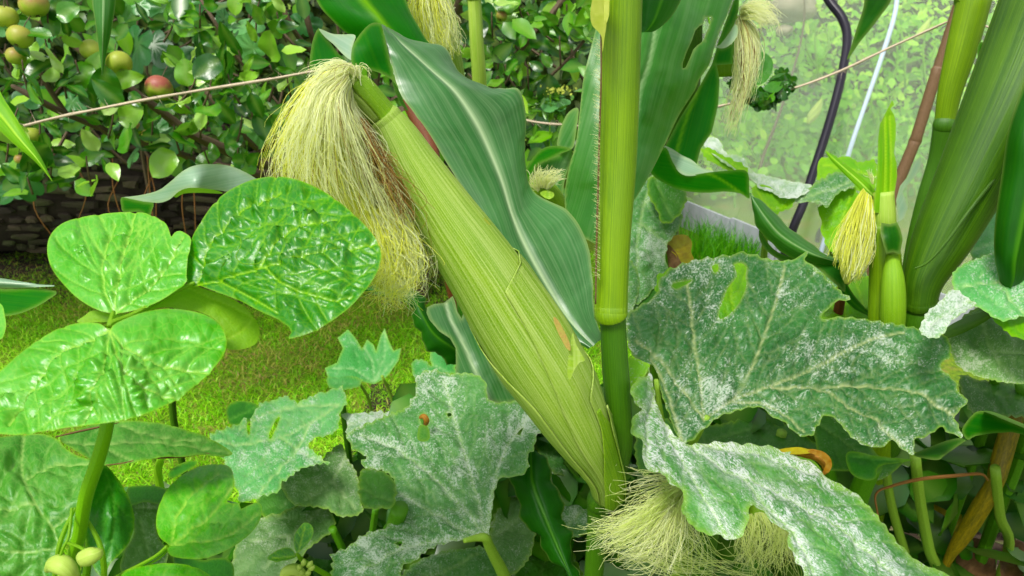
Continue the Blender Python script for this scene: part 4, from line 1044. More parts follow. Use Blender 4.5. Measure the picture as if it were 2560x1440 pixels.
# ---------------------------------------------------------------- the tall maize with the big cob
def maize_main():
    t = thing('maize_plant', 'tall maize plant with the thick upright stalk and the largest husked cob', 'maize plant', foot(1500, 1300, .62), 'maize plants')
    S1 = [rise(T(1562, -300, .43, 50), 0.8), rise(T(1562, -300, .43, 50), .3, 50*.00022), T(1562, -300, .43, 50), T(1558, -60, .455, 50), T(1556, 0, .46, 49.5), T(1550, 200, .475, 49.5), T(1543, 400, .49, 48.5), T(1533, 600, .50, 43), T(1529, 720, .507, 41), T(1527, 765, .51, 42), T(1527, 779, .51, 41.5), T(1527, 790, .511, 34)]
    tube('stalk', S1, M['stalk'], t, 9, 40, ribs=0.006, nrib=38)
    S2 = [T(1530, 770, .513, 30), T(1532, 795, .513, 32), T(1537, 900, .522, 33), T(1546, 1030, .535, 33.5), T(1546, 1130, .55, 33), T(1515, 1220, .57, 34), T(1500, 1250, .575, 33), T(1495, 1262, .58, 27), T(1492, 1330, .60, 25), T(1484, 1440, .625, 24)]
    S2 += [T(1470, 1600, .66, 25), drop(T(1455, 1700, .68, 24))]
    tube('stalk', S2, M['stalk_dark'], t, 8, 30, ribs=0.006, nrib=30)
    # node ring
    tube('node', [T(1527, 776, .510, 38), T(1527, 783, .510, 42), T(1528, 789, .511, 41), T(1528, 794, .511, 36)], M['stalk'], t, 5, 30)
    # hairy overlapping edge of the sheath
    tube('sheath_edge', [T(1502, 60, .445, 2), T(1503, 200, .455, 2.4), T(1499, 330, .468, 2.6), T(1495, 480, .478, 2.6), T(1491, 640, .49, 2.5), T(1489, 760, .498, 2)], M['cane'], t, 6, 7, wob=.3)
    strands('sheath_hair', [[(1500, 100 + 60 * k, .452 + .004 * k), (1484, 92 + 60 * k, .452 + .004 * k)] for k in range(11)], 260, [M['silk']], t, .45, 3, 3, .4, segs=4, seed=5, dj=.001)
    # collar and leaf bases at the top
    poly('collar', [(1485, -60), (1512, -60), (1512, 40), (1516, 60), (1512, 90), (1506, 130), (1503, 90), (1480, 62), (1476, 30), (1480, 0)], [(1480, 30, .45), (1512, 60, .435), (1500, -60, .44)], M['cream'], t, grid=6, dome=.001, rough=.001)
    poly('collar', [(1512, -60), (1530, -60), (1524, 0), (1522, 40), (1512, 62), (1510, 20)], [(1512, 30, .434), (1524, 0, .432), (1515, -60, .43)], M['cream'], t, grid=5)
    ribbon('leaf', [((1560, -120, .50), (1660, -130, .50), (1760, -140, .53)), ((1590, -20, .49), (1660, -30, .49), (1712, -20, .52)), ((1598, 30, .49), (1640, 40, .49), (1680, 40, .51)), ((1602, 62, .49), (1620, 74, .49), (1640, 76, .5)), ((1603, 80, .488), (1606, 81, .488), (1610, 81, .488))], M['mz_dark'], t, seed=2)
    # big leaf behind the cob
    secs = [((953, 57, .58), (966, 66, .585), (985, 74, .60)),
            ((958, 70, .57), (985, 84, .58), (1030, 102, .60)),
            ((967, 118, .565), (1030, 125, .575), (1108, 120, .61)),
            ((982, 172, .56), (1080, 170, .575), (1150, 182, .61)),
            ((1000, 232, .555), (1140, 225, .57), (1232, 220, .61)),
            ((1040, 290, .55), (1190, 298, .57), (1297, 226, .61)),
            ((1075, 340, .55), (1222, 362, .57), (1316, 310, .61)),
            ((1130, 430, .55), (1258, 450, .565), (1315, 400, .60)),
            ((1190, 520, .55), (1282, 530, .56), (1338, 478, .59)),
            ((1240, 600, .545), (1310, 600, .555), (1420, 528, .58)),
            ((1290, 690, .54), (1352, 680, .55), (1468, 610, .57)),
            ((1340, 760, .535), (1400, 760, .545), (1481, 700, .56)),
            ((1400, 830, .53), (1440, 815, .535), (1485, 785, .55)),
            ((1470, 872, .525), (1485, 862, .525), (1502, 848, .54))]
    ribbon('leaf', secs, M['mz_grey'], t, m=10, nu=33, fold=-.002, ripple=.0008, rfreq=3, seed=1, midw=.026, label='broad blue green leaf arching up behind the cob', buckle=.0025)
    poly('leaf', [(880, 160), (880, 120), (893, 95), (915, 68), (932, 57), (950, 58), (957, 68), (966, 110), (975, 150), (985, 190), (998, 225), (980, 200), (955, 185), (930, 176), (905, 168)], [(880, 140, .545), (950, 60, .578), (998, 225, .556), (930, 176, .55), (925, 110, .548)], M['mz_green'], t, dirn=(.4, 1), grid=7, rough=.001, label='dark green underside where the broad leaf folds over')
    poly('leaf', [(975, 180), (985, 190), (1003, 240), (1020, 275), (1012, 272), (990, 235)], [(980, 190, .6), (1020, 270, .59), (990, 240, .6)], M['mz_green'], t, grid=7)
    poly('leaf', [(798, 72), (830, 84), (855, 86), (888, 88), (882, 115), (880, 150), (858, 136), (835, 112), (812, 92)], [(798, 72, .60), (888, 88, .57), (880, 150, .56), (835, 112, .58)], M['mz_pale'], t, dirn=(1, .6), grid=6)
    poly('leaf', [(775, 172), (778, 120), (786, 88), (797, 70), (806, 82), (822, 102), (845, 132), (868, 158), (840, 165), (800, 172)], [(775, 172, .60), (797, 70, .605), (868, 158, .585)], M['mz_green'], t, dirn=(.2, 1), grid=6)
    # lower narrow leaf with white midrib
    ribbon('leaf', [((1300, 1130, .72), (1325, 1125, .70), (1350, 1125, .70)), ((1280, 1205, .70), (1330, 1205, .68), (1385, 1195, .69)), ((1310, 1300, .68), (1362, 1290, .665), (1410, 1285, .68)), ((1360, 1370, .66), (1395, 1370, .645), (1428, 1350, .66)), ((1412, 1440, .64), (1425, 1440, .632), (1440, 1430, .64)), ((1450, 1540, .63), (1455, 1540, .63), (1460, 1540, .63))], M['mz_dark'], t, m=8, nu=21, fold=-.002, ripple=.003, midw=.03, vk=1.3, label='narrow dark leaf with a white midrib at the foot of the stalk')
    # ---- the cob
    axis = [(905, 232, .435, 40), (935, 262, .440, 39), (957, 290, .444, 40), (975, 312, .447, 42)]
    ax2 = [(958, 290, .444, 34), (966, 301, .4455, 41), (982, 322, .447, 47), (1002, 355, .449, 54), (1035, 415, .453, 64), (1075, 480, .458, 73), (1122, 552, .464, 82), (1170, 622, .470, 90), (1222, 700, .477, 97), (1275, 785, .485, 103), (1328, 868, .493, 105), (1380, 950, .501, 98), (1425, 1030, .510, 84), (1462, 1100, .52, 66), (1492, 1155, .532, 48), (1512, 1200, .545, 38), (1518, 1240, .56, 32)]
    cob = tube('cob', [T(*a) for a in ax2], M['husk_pale'], t, 8, 72, ribs=.002, nrib=48, label='large cob wrapped in pale green husks')
    st2 = [T(*a) for a in ax2]
    # scar mark attribute
    me = cob.data; co = np.empty(len(me.vertices) * 3, np.float32); me.vertices.foreach_get('co', co); co = co.reshape(-1, 3) + ORG[cob.name]
    rel = co - CAM; dd = rel @ FW; px = 1280 + FPX * (rel @ RT) / dd; py = 720 - FPX * (rel @ UPV) / dd
    neck = [(868, 200, .437, 30), (885, 216, .438, 36), (905, 236, .439, 38), (930, 262, .442, 35), (955, 290, .446, 34), (985, 325, .45, 36), (1010, 360, .452, 30)]
    tube('inner_husk', [T(*a) for a in neck], M['husk_pale'], cob, 6, 30, ribs=.008, nrib=24)
    stn = [T(*a) for a in neck]
    shell('inner_husk', stn, .12, .78, lambda s: (-0.1 - .4 * (s - .1), 2.2), .0009, M['husk_bright'], cob, ns=20, nt=14, label='bright green husk tip below the silk')
    shell('inner_husk', stn, .0, .55, lambda s: (-1.9, -.35 + .5 * s), .0006, M['husk_pale'], cob, ns=16, nt=12)
    # rim ring of the outer husk at the neck
    tube('husk_rim', [T(955, 287, .4438, 37), T(961, 294, .4448, 41.5), T(966, 300, .4452, 42.5), T(972, 308, .4458, 42)], M['husk_pale'], cob, 4, 40)
    # wrapped outer husks
    sm = lambda x: x * x * (3 - 2 * x) if 0 < x < 1 else float(x >= 1)
    shell('husk', st2, .22, .985, lambda s: (-2.9, -2.75 + 2.0 * sm((s - .22) / .45)), .0010, M['husk_pale'], cob, ns=60, nt=30)
    shell('husk', st2, .335, .985, lambda s: (2.2 - 2.05 * sm((s - .335) / .05) - .45 * sm((s - .4) / .4), 2.9), .0014, M['husk_pale'], cob, ns=70, nt=36, flare=.0003, lift=lambda s: .0022 * np.exp(-((s - .37) / .03) ** 2), curl='right')
    shell('husk', st2, .575, .985, lambda s: (2.3 - 1.75 * sm((s - .575) / .10) , 2.9), .0022, M['husk_pale'], cob, ns=44, nt=26, flare=.0006, lift=lambda s: .006 * np.exp(-((s - .66) / .035) ** 2), curl='right')
    shell('husk', st2, .70, 1.0, lambda s: (.60 - .95 * sm((s - .70) / .25), .75 + 1.5 * sm((s - .70) / .2)), .0030, M['husk_bright'], cob, ns=44, nt=30, flare=.0004, label='short inner husk wrapped round the base of the cob')
    shell('husk', st2, .715, .99, lambda s: (1.05 - .1 * sm((s - .70) / .1), 1.1 + 1.2 * sm((s - .715) / .12)), .0038, M['husk_pale'], cob, ns=40, nt=18, flare=.0006)
    poly('husk_tip', [(1432, 832), (1440, 860), (1462, 900), (1450, 905), (1436, 925), (1424, 950), (1418, 935), (1420, 900), (1426, 860)], [(1432, 832, .442), (1460, 905, .447), (1420, 940, .447)], M['husk_pale'], cob, grid=4, rough=.0006)
    poly('husk_scar', [(1383, 792), (1395, 800), (1412, 830), (1424, 858), (1426, 876), (1417, 872), (1402, 846), (1388, 815)], [(1383, 792, .4365), (1425, 870, .4405), (1400, 850, .440)], M['scar'], cob, grid=4, edgew=0, label='tan scar on the husk')
    poly('husk_nick', [(1210, 545), (1214, 546), (1226, 560), (1224, 563), (1212, 552)], [(1210, 545, .418), (1226, 562, .4195), (1212, 552, .419)], M['cream'], cob, grid=3, edgew=0)
    # silk
    g = [[(865, 165, .435), (790, 195, .43), (745, 250, .425), (705, 320, .425), (680, 400, .43), (676, 470, .44)],
         [(870, 175, .430), (800, 220, .415), (770, 300, .41), (745, 380, .42), (740, 470, .43), (780, 560, .44)],
         [(872, 190, .425), (830, 240, .405), (820, 320, .405), (820, 420, .415), (850, 530, .425), (890, 640, .44)],
         [(875, 200, .425), (850, 250, .405), (865, 330, .405), (890, 420, .415), (930, 520, .43), (960, 620, .44), (960, 720, .45)],
         [(880, 215, .435), (880, 270, .42), (915, 340, .425), (950, 430, .435), (1000, 540, .445), (1030, 620, .455), (1000, 730, .46)],
         [(890, 235, .45), (915, 300, .45), (950, 370, .455), (985, 450, .46), (1035, 540, .465), (1058, 610, .47), (1040, 700, .47)]]
    G2 = [[(x, y, d + .012) for x, y, d in q] for q in g]
    strands('silk', G2, 1100, [M['silk_yellow'], M['silk_brown']], cob, .85, 12, 10, .5, frac=.06, seed=1, dj=.005, clumps=60)
    strands('silk', g, 560, [M['silk'], M['silk_brown']], cob, 1.0, 20, 34, .35, frac=.04, seed=2, dj=.005, clumps=46, label='pale hanging silk')
    gb = [[(895, 290, .425), (915, 350, .425), (945, 440, .43), (980, 540, .435)], [(920, 300, .435), (945, 370, .44), (985, 450, .445), (1040, 580, .45)]]
    strands('silk', gb, 230, [M['silk_brown']], cob, .95, 16, 26, .3, seed=3, kmin=.3, label='browned strands of silk')
    gl = [[(900, 500, .43), (940, 600, .435), (960, 700, .44), (960, 780, .445)], [(1000, 520, .44), (1040, 600, .445), (1040, 680, .45), (990, 760, .455)]]
    strands('silk', gl, 420, [M['silk_yellow'], M['silk']], cob, .95, 22, 30, .4, seed=4, kmin=.4, frac=.5, freq=5)
    gt = [[(880, 190, .43), (850, 150, .425), (800, 160, .42), (760, 190, .42)], [(890, 190, .43), (880, 165, .425), (820, 170, .415), (770, 230, .41)], [(900, 200, .435), (905, 165, .43), (930, 180, .43), (935, 225, .43)]]
    strands('silk', gt, 90, [M['silk'], M['silk_brown']], cob, .9, 8, 12, .5, frac=.1, seed=6)
    # a dense yellow core inside the silk
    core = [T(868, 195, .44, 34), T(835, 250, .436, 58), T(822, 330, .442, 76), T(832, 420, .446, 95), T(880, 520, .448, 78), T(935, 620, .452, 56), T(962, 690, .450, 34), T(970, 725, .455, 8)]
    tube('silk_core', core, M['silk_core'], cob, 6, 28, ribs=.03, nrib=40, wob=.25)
maize_main()

# lower cob with silk behind the front courgette leaf
def lower_ear():
    t = thing('maize_plant', 'maize plant hidden by the front courgette leaf, cream green silk spilling left', 'maize plant', foot(1760, 1350, .68), 'maize plants')
    tube('stalk', [T(1790, 1230, .66, 24), T(1770, 1340, .70, 26), T(1750, 1460, .74, 27), drop(T(1735, 1560, .77, 27))], M['stalk_dark'], t, 6, 18)
    cob = tube('cob', [T(1765, 1235, .60, 20), T(1745, 1220, .585, 32), T(1715, 1215, .57, 34), T(1680, 1215, .565, 24), T(1660, 1220, .56, 10)], M['husk_bright'], t, 6, 24, ribs=.01)
    g = [[(1700, 1190, .555), (1640, 1180, .545), (1580, 1180, .54), (1530, 1160, .54)],
         [(1710, 1210, .55), (1650, 1240, .53), (1590, 1290, .525), (1530, 1310, .53), (1490, 1290, .535)],
         [(1712, 1220, .55), (1660, 1280, .53), (1600, 1320, .52), (1540, 1350, .52), (1500, 1390, .53)],
         [(1715, 1230, .55), (1680, 1300, .53), (1640, 1370, .525), (1590, 1410, .53), (1530, 1400, .535)],
         [(1718, 1230, .55), (1700, 1310, .535), (1690, 1390, .53), (1670, 1450, .53)],
         [(1722, 1230, .555), (1730, 1310, .54), (1750, 1380, .54), (1740, 1450, .54)]]
    strands('silk', g[1:4], 360, [M['silk_green'], M['silk']], cob, .9, 20, 26, .35, frac=.5, seed=11, clumps=30)
    strands('silk', g, 200, [M['silk'], M['silk_green']], cob, .95, 18, 30, .4, frac=.2, seed=12)
    g2 = [[(1850, 1290, .70), (1860, 1350, .70), (1880, 1430, .71)], [(1900, 1280, .69), (1920, 1340, .69), (1900, 1420, .7)], [(1940, 1290, .69), (1960, 1350, .7), (1930, 1440, .71)]]
    c2 = tube('cob', [T(1915, 1230, .74, 18), T(1905, 1265, .72, 30), T(1898, 1300, .71, 22), T(1896, 1318, .70, 8)], M['husk_bright'], t, 5, 20)
    strands('silk', g2, 240, [M['silk_green']], c2, .8, 24, 18, .5, seed=13, clumps=24)
    g3 = [[(1640, 1330, .66), (1700, 1370, .66), (1780, 1400, .66), (1880, 1390, .66)], [(1560, 1400, .62), (1640, 1440, .62), (1760, 1450, .62)], [(1740, 1290, .64), (1820, 1380, .64), (1960, 1440, .64)]]
    strands('silk', g3, 60, [M['silk_green']], cob, 1.0, 26, 24, .5, seed=14)
lower_ear()

# ---------------------------------------------------------------- maize behind the tall stalk: the slotted leaf and the twisting leaf
def maize_behind():
    t = thing('maize_plant', 'maize plant behind the thick stalk with a wide leaf pierced by a long slot', 'maize plant', foot(1690, 640, .95), 'maize plants')
    st = [rise(T(1720, -120, .80, 40), 0.7), rise(T(1720, -120, .80, 40), .3, 40*.00022), T(1720, -120, .80, 40), T(1715, 100, .83, 40), T(1708, 300, .90, 36), T(1700, 400, 1.0, 32), T(1688, 470, 1.10, 26), T(1670, 600, 1.22, 22), drop(T(1655, 700, 1.3, 22))]
    tube('stalk', st, M['stalk_dark'], t, 6, 20, ribs=.01)
    # wide pierced leaf as an outlined sheet with a real slot
    ol = [(1700, -420), (1560, -220), (1500, -40), (1495, 40), (1478, 110), (1458, 190), (1447, 280), (1438, 350), (1418, 420), (1409, 480), (1412, 530), (1432, 570), (1470, 600), (1515, 610), (1560, 545), (1600, 485), (1635, 425), (1665, 365), (1700, 292), (1742, 225), (1752, 200), (1778, 160), (1790, 120), (1805, 75), (1835, 0), (1860, -120), (1880, -260), (1800, -400)]
    slot = [(1783, 40), (1776, 68), (1768, 86), (1764, 98), (1756, 106), (1748, 112), (1738, 122), (1728, 148), (1719, 168), (1711, 171), (1712, 156), (1722, 128), (1735, 98), (1743, 74), (1754, 62), (1762, 60), (1767, 42)]
    poly('leaf', ol, [(1740, -400, .80), (1500, 0, .66), (1840, 0, .74), (1640, 90, .655), (1600, 250, .64), (1450, 280, .64), (1700, 290, .69), (1410, 500, .63), (1540, 560, .60), (1640, 430, .66), (1520, 420, .605)], M['mz_grey2'], t,
         veins=[[(1740, -400), (1645, -40), (1640, 85), (1620, 170), (1603, 230), (1585, 330), (1555, 450), (1520, 600)]], vw=4, vdepth=.002, edgew=2.5, holes=[slot], dirn=(-.28, 1), grid=7, rough=.0025, rscale=70, smooth=True, hsmooth=False, label='wide leaf pierced by a long dark slot', seed=3, curl=-.002, curlw=20)
    # bright green leaf at its right edge
    poly('leaf', [(1850, -40), (1846, 30), (1835, 60), (1822, 82), (1806, 112), (1786, 118), (1804, 122), (1830, 112), (1836, 100), (1831, 160), (1792, 163), (1799, 200), (1796, 260), (1780, 330), (1752, 372), (1742, 410), (1700, 408), (1660, 385), (1640, 430), (1660, 372), (1700, 295), (1742, 228), (1780, 160), (1792, 118), (1808, 70), (1836, -5)], [(1845, 0, .80), (1800, 150, .78), (1790, 260, .77), (1750, 390, .76), (1650, 400, .75), (1700, 300, .765)], M['mz_green'], t,
         veins=[[(1745, 225), (1715, 300), (1690, 385)]], vw=4, dirn=(-.25, 1), grid=7, rough=.003, rscale=60, label='bright green leaf showing behind the pierced one', smooth=False)
    poly('leaf', [(1788, 117), (1800, 112), (1822, 84), (1838, 60), (1845, 72), (1842, 92), (1828, 110), (1808, 121)], [(1788, 117, .77), (1840, 60, .76), (1840, 95, .75)], M['mz_pale'], t, dirn=(1, -1), grid=5)
    # twisting leaf: band, fold, hanging tip
    poly('leaf', [(1610, 400), (1655, 372), (1668, 372), (1682, 405), (1700, 430), (1722, 438), (1760, 433), (1800, 428), (1850, 424), (1866, 428), (1872, 440), (1873, 470), (1872, 497), (1850, 485), (1815, 479), (1770, 482), (1730, 480), (1690, 472), (1650, 452), (1625, 430)], [(1620, 410, .74), (1700, 440, .72), (1866, 430, .66), (1870, 495, .67), (1770, 480, .705)], M['mz_green'], t, veins=[[(1768, 433), (1800, 448), (1840, 475), (1872, 500)]], vw=3, dirn=(1, .15), grid=6, rough=.0012, label='dark twisting leaf band')
    poly('leaf', [(1660, 366), (1680, 372), (1705, 388), (1730, 400), (1752, 418), (1785, 429), (1760, 435), (1722, 440), (1700, 432), (1682, 408)], [(1660, 366, .735), (1785, 429, .70), (1700, 432, .715)], M['mz_pale'], t, dirn=(1, .4), grid=5)
    ribbon('leaf', [((1871, 478, 0.735), (1873, 480, 0.735), (1876, 484, 0.735)), ((1880, 520, 0.735), (1893, 514, 0.73), (1908, 508, 0.74)), ((1890, 556, 0.74), (1918, 550, 0.73), (1950, 545, 0.75)), ((1912, 594, 0.745), (1950, 586, 0.735), (1996, 586, 0.76)), ((1950, 625, 0.75), (1998, 618, 0.74), (2044, 622, 0.77)), ((2000, 652, 0.755), (2050, 642, 0.745), (2100, 650, 0.77)), ((2110, 664, 0.76), (2114, 660, 0.76), (2118, 656, 0.765))], M['mz_grey2'], t, m=7, nu=19, ripple=.001, label='hanging tip of the twisting leaf')
    poly('leaf', [(2008, 652), (2060, 652), (2108, 654), (2118, 658), (2120, 672), (2114, 700), (2112, 730), (2098, 718), (2070, 695), (2040, 668)], [(2008, 652, 0.76), (2118, 658, 0.76), (2112, 730, 0.75)], M['mz_dark'], t, dirn=(1, .8), grid=6)
    ribbon('leaf', [((2088, 700, 0.77), (2098, 702, 0.77), (2112, 700, 0.77)), ((2105, 740, 0.78), (2118, 738, 0.78), (2130, 730, 0.78)), ((2135, 772, 0.79), (2143, 766, 0.79), (2152, 758, 0.79)), ((2170, 790, 0.81), (2172, 786, 0.81), (2176, 782, 0.81))], M['mz_dark'], t, m=5, nu=7)
    poly('leaf', [(1900, 570), (1915, 600), (1945, 630), (2008, 655), (1990, 658), (1950, 650), (1915, 625), (1898, 595)], [(1900, 570, 0.76), (2008, 655, 0.765), (1915, 625, 0.76)], M['mz_dark'], t, dirn=(1, .8), grid=6)
    # hanging silk ear at the upper right
    cob = tube('cob', [T(1815, 190, .86, 30), T(1818, 120, .85, 26), T(1835, 70, .84, 20), T(1850, 48, .83, 12)], M['husk_bright'], t, 5, 20, ribs=.01)
    g = [[(1840, 50, .82), (1838, 110, .80), (1838, 200, .80), (1830, 280, .80), (1822, 335, .80)], [(1850, 40, .82), (1868, 100, .80), (1866, 200, .795), (1846, 270, .80), (1826, 330, .80)], [(1856, 40, .82), (1896, 90, .81), (1890, 180, .81), (1868, 210, .81)]]
    strands('silk', g, 330, [M['silk'], M['silk_brown']], cob, .8, 9, 11, .4, frac=.12, seed=21)
    g = [[(1850, 45, .82), (1860, 15, .81), (1900, 0, .80), (1935, 20, .80)], [(1850, 45, .82), (1880, 25, .80), (1925, 40, .79), (1932, 70, .79)], [(1850, 50, .82), (1880, 50, .80), (1905, 70, .79), (1910, 95, .79)]]
    strands('silk', g, 190, [M['silk']], cob, .8, 12, 12, .5, seed=22)
maize_behind()

# ---------------------------------------------------------------- maize upper middle: top leaf, hanging ear, pale stalk
def maize_mid():
    t = thing('maize_plant', 'slimmer maize plant with a pale green stalk rising behind the arching leaf', 'maize plant', foot(1195, 500, 1.25), 'maize plants')
    tube('stalk', [rise(T(1182, -80, .98, 17), 0.6), rise(T(1182, -80, .98, 17), .3, 17*.00022), T(1182, -80, .98, 17), T(1186, 0, 1.0, 17), T(1192, 110, 1.02, 17.5), T(1199, 215, 1.05, 18), T(1206, 400, 1.12, 19), T(1212, 640, 1.22, 20), T(1214, 900, 1.35, 20), drop(T(1216, 960, 1.4, 20))], M['stalk_pale'], t, 8, 20, ribs=.01)
    cob = tube('cob', [T(1175, 330, 1.0, 24), T(1140, 230, .95, 30), T(1118, 150, .92, 38), T(1098, 60, .90, 44), T(1085, -20, .89, 40), T(1078, -80, .88, 26)], M['husk_pale'], t, 6, 24, ribs=.01)
    g = [[(1060, -60, .86), (1030, -10, .86), (1026, 60, .865), (1062, 120, .875)], [(1075, -60, .85), (1060, 0, .85), (1068, 80, .86), (1100, 150, .87)], [(1090, -60, .85), (1092, 0, .85), (1105, 70, .86), (1130, 150, .87)], [(1100, -60, .86), (1118, 0, .86), (1132, 60, .865), (1128, 120, .87)]]
    strands('silk', g, 620, [M['silk_yellow'], M['silk']], cob, .85, 9, 14, .5, frac=.5, seed=31)
    ribbon('leaf', [((820, -420, .86), (826, -422, .86), (832, -424, .86)), ((770, -240, .79), (850, -250, .78), (930, -250, .82)), ((770, -60, .74), (880, -70, .74), (1000, -70, .78)), ((792, 5, .735), (905, -5, .73), (1010, -5, .77)), ((832, 52, .735), (940, 38, .72), (1032, 42, .76)), ((880, 88, .74), (975, 80, .72), (1060, 86, .75)), ((950, 130, .745), (1020, 120, .73), (1088, 118, .75)), ((1080, 200, .77), (1110, 180, .76), (1130, 170, .77))], M['mz_green'], t, m=8, nu=25, fold=.002, ripple=.001, midw=.05, label='bright green leaf seen from below at the top')
    # low leaves on the lawn side, on the same young growth
    t2 = thing('maize_plant', 'small maize plant left of the big cob with a pale split leaf', 'maize plant', foot(1235, 900, 1.15), 'maize plants')
    tube('stalk', [T(1205, 600, .90, 24), T(1212, 740, .93, 24), T(1222, 860, .96, 22), T(1234, 950, .99, 15), drop(T(1244, 1060, 1.05, 14))], M['stalk_dark'], t2, 6, 18, ribs=.01)
    poly('sheath', [(1200, 735), (1222, 740), (1238, 800), (1250, 820), (1248, 850), (1240, 930), (1222, 935), (1214, 880), (1205, 800)], [(1200, 735, .89), (1250, 830, .92), (1225, 930, .95)], M['sheath'], t2, grid=6, dirn=(.1, 1))
    ribbon('leaf', [((905, 728, .88), (910, 722, .88), (914, 716, .88)), ((968, 742, .87), (978, 728, .87), (990, 714, .88)), ((1018, 758, .86), (1030, 738, .86), (1042, 722, .88)), ((1035, 800, .86), (1055, 785, .85), (1066, 765, .87)), ((1058, 858, .86), (1085, 835, .85), (1108, 805, .87)), ((1110, 900, .87), (1140, 876, .86), (1170, 852, .88)), ((1170, 925, .89), (1190, 915, .89), (1208, 900, .9))], M['mz_dark'], t2, m=7, nu=17, ripple=.003, label='dark leaf arching over the lawn')
    split = [(1139, 738), (1146, 728), (1156, 745), (1162, 770), (1154, 796), (1146, 782), (1140, 762)]
    poly('leaf', [(1132, 740), (1110, 755), (1085, 760), (1068, 768), (1066, 782), (1074, 800), (1098, 828), (1125, 846), (1139, 870), (1140, 910), (1136, 960), (1200, 1000), (1260, 1010), (1300, 1000), (1262, 962), (1232, 915), (1212, 870), (1196, 820), (1184, 795), (1178, 775), (1162, 772), (1154, 796), (1144, 780), (1138, 755)], [(1070, 775, .82), (1130, 745, .85), (1180, 790, .83), (1120, 830, .80), (1150, 900, .79), (1220, 900, .80), (1190, 1000, .78), (1290, 1000, .80)], M['mz_grey'], t2,
         veins=[[(1116, 756), (1130, 800), (1160, 860), (1195, 940), (1230, 1010)]], vw=4, vdepth=.002, dirn=(.42, 1), grid=6, smooth=False, rough=.002, label='pale split leaf')
    poly('leaf', [(1140, 735), (1148, 722), (1160, 745), (1163, 772), (1155, 800), (1146, 790)], [(1140, 735, .86), (1163, 772, .86), (1155, 800, .86)], M['mz_green'], t2, grid=5)
    poly('leaf', [(1160, 770), (1150, 730), (1156, 720), (1180, 752), (1182, 772), (1172, 764)], [(1160, 770, .85), (1156, 720, .87), (1182, 772, .85)], M['mz_grey2'], t2, grid=5, smooth=False)
    poly('leaf', [(1160, 728), (1170, 738), (1182, 758), (1178, 760), (1164, 742)], [(1160, 728, .88), (1182, 758, .88), (1164, 742, .88)], M['mz_dark'], t2, grid=5, smooth=False)
    # small ear right of the arching leaf
    t3 = thing('maize_plant', 'young maize plant left of the thick stalk, small cob with short silk', 'maize plant', foot(1395, 560, 1.4), 'maize plants')
    tube('stalk', [T(1420, 480, 1.1, 16), T(1405, 640, 1.2, 18), T(1400, 860, 1.3, 18), drop(T(1398, 960, 1.35, 18))], M['stalk_dark'], t3, 5, 14)
    c3 = tube('cob', [T(1402, 540, .98, 20), T(1385, 500, .97, 26), T(1362, 475, .96, 27), T(1340, 465, .955, 20), T(1330, 460, .95, 9)], M['husk_bright'], t3, 5, 22, ribs=.01)
    poly('husk', [(1350, 482), (1366, 476), (1384, 482), (1384, 492), (1372, 498), (1358, 492)], [(1350, 482, .93), (1384, 482, .93), (1366, 498, .925)], M['husk_bright'], c3, grid=4)
    g = [[(1345, 480, .94), (1325, 465, .93), (1322, 450, .92)], [(1350, 470, .94), (1345, 440, .93), (1345, 405, .92)], [(1360, 470, .94), (1370, 440, .93), (1400, 420, .92)], [(1370, 475, .94), (1390, 455, .93), (1412, 445, .92)]]
    strands('silk', g, 150, [M['silk']], c3, 1.0, 6, 7, .5, seed=33)
    poly('leaf', [(1446, 272), (1440, 330), (1430, 372), (1395, 368), (1396, 340), (1405, 310), (1422, 280)], [(1446, 272, 1.02), (1395, 368, 1.0), (1430, 372, .98)], M['mz_grey2'], t3, dirn=(-.5, 1), grid=6)
    poly('leaf', [(1312, 432), (1325, 405), (1345, 380), (1370, 366), (1400, 365), (1428, 373), (1400, 385), (1370, 400), (1345, 412), (1330, 440), (1318, 460)], [(1312, 432, 1.03), (1370, 366, 1.0), (1428, 373, .98), (1330, 440, 1.02)], M['mz_green'], t3, dirn=(1, -.5), grid=6)
    poly('leaf', [(1345, 412), (1372, 398), (1402, 385), (1430, 374), (1424, 410), (1410, 460), (1405, 520), (1390, 500), (1375, 450), (1350, 430)], [(1345, 412, 1.03), (1430, 374, 1.0), (1405, 520, 1.02)], M['mz_grey2'], t3, veins=[[(1425, 378), (1400, 430), (1385, 480)]], dirn=(-.4, 1), grid=6)
    # the folded leaf left of the silk
    t4 = thing('maize_plant', 'maize plant hidden by the silk, silvery leaf arching before the dark trunk', 'maize plant', foot(500, 1000, 1.15), 'maize plants')
    tube('stalk', [T(760, 505, .90, 14), T(640, 560, .92, 12), T(570, 700, .96, 11), T(480, 850, 1.04, 10), T(430, 1000, 1.12, 9), drop(T(400, 1100, 1.18, 9))], M['stalk_dark'], t4, 5, 14)
    poly('leaf', [(303, 494), (350, 488), (395, 476), (425, 455), (458, 427), (490, 413), (530, 410), (575, 415), (620, 434), (680, 470), (760, 500), (800, 520), (740, 520), (640, 490), (560, 478), (510, 471), (470, 470), (445, 480), (425, 498), (398, 507), (360, 504), (330, 498)], [(303, 494, .78), (420, 480, .74), (500, 440, .72), (560, 412, .80), (560, 478, .76), (640, 470, .82), (800, 515, .95)], M['mz_pale'], t4, dirn=(1, -.2), grid=6, rough=.0015, label='silvery top face of the folded leaf')
    poly('leaf', [(303, 494), (330, 498), (360, 504), (384, 508), (380, 525), (372, 548), (362, 540), (350, 530), (330, 530), (308, 530), (303, 515)], [(303, 494, .78), (384, 508, .75), (340, 535, .77)], M['mz_green'], t4, grid=6, dirn=(1, 0))
    poly('leaf', [(432, 486), (450, 474), (475, 469), (510, 470), (545, 477), (556, 484), (500, 482), (460, 484), (440, 494)], [(432, 490, .75), (556, 484, .77), (475, 469, .75)], M['mz_lime'], t4, grid=5, dirn=(1, 0))
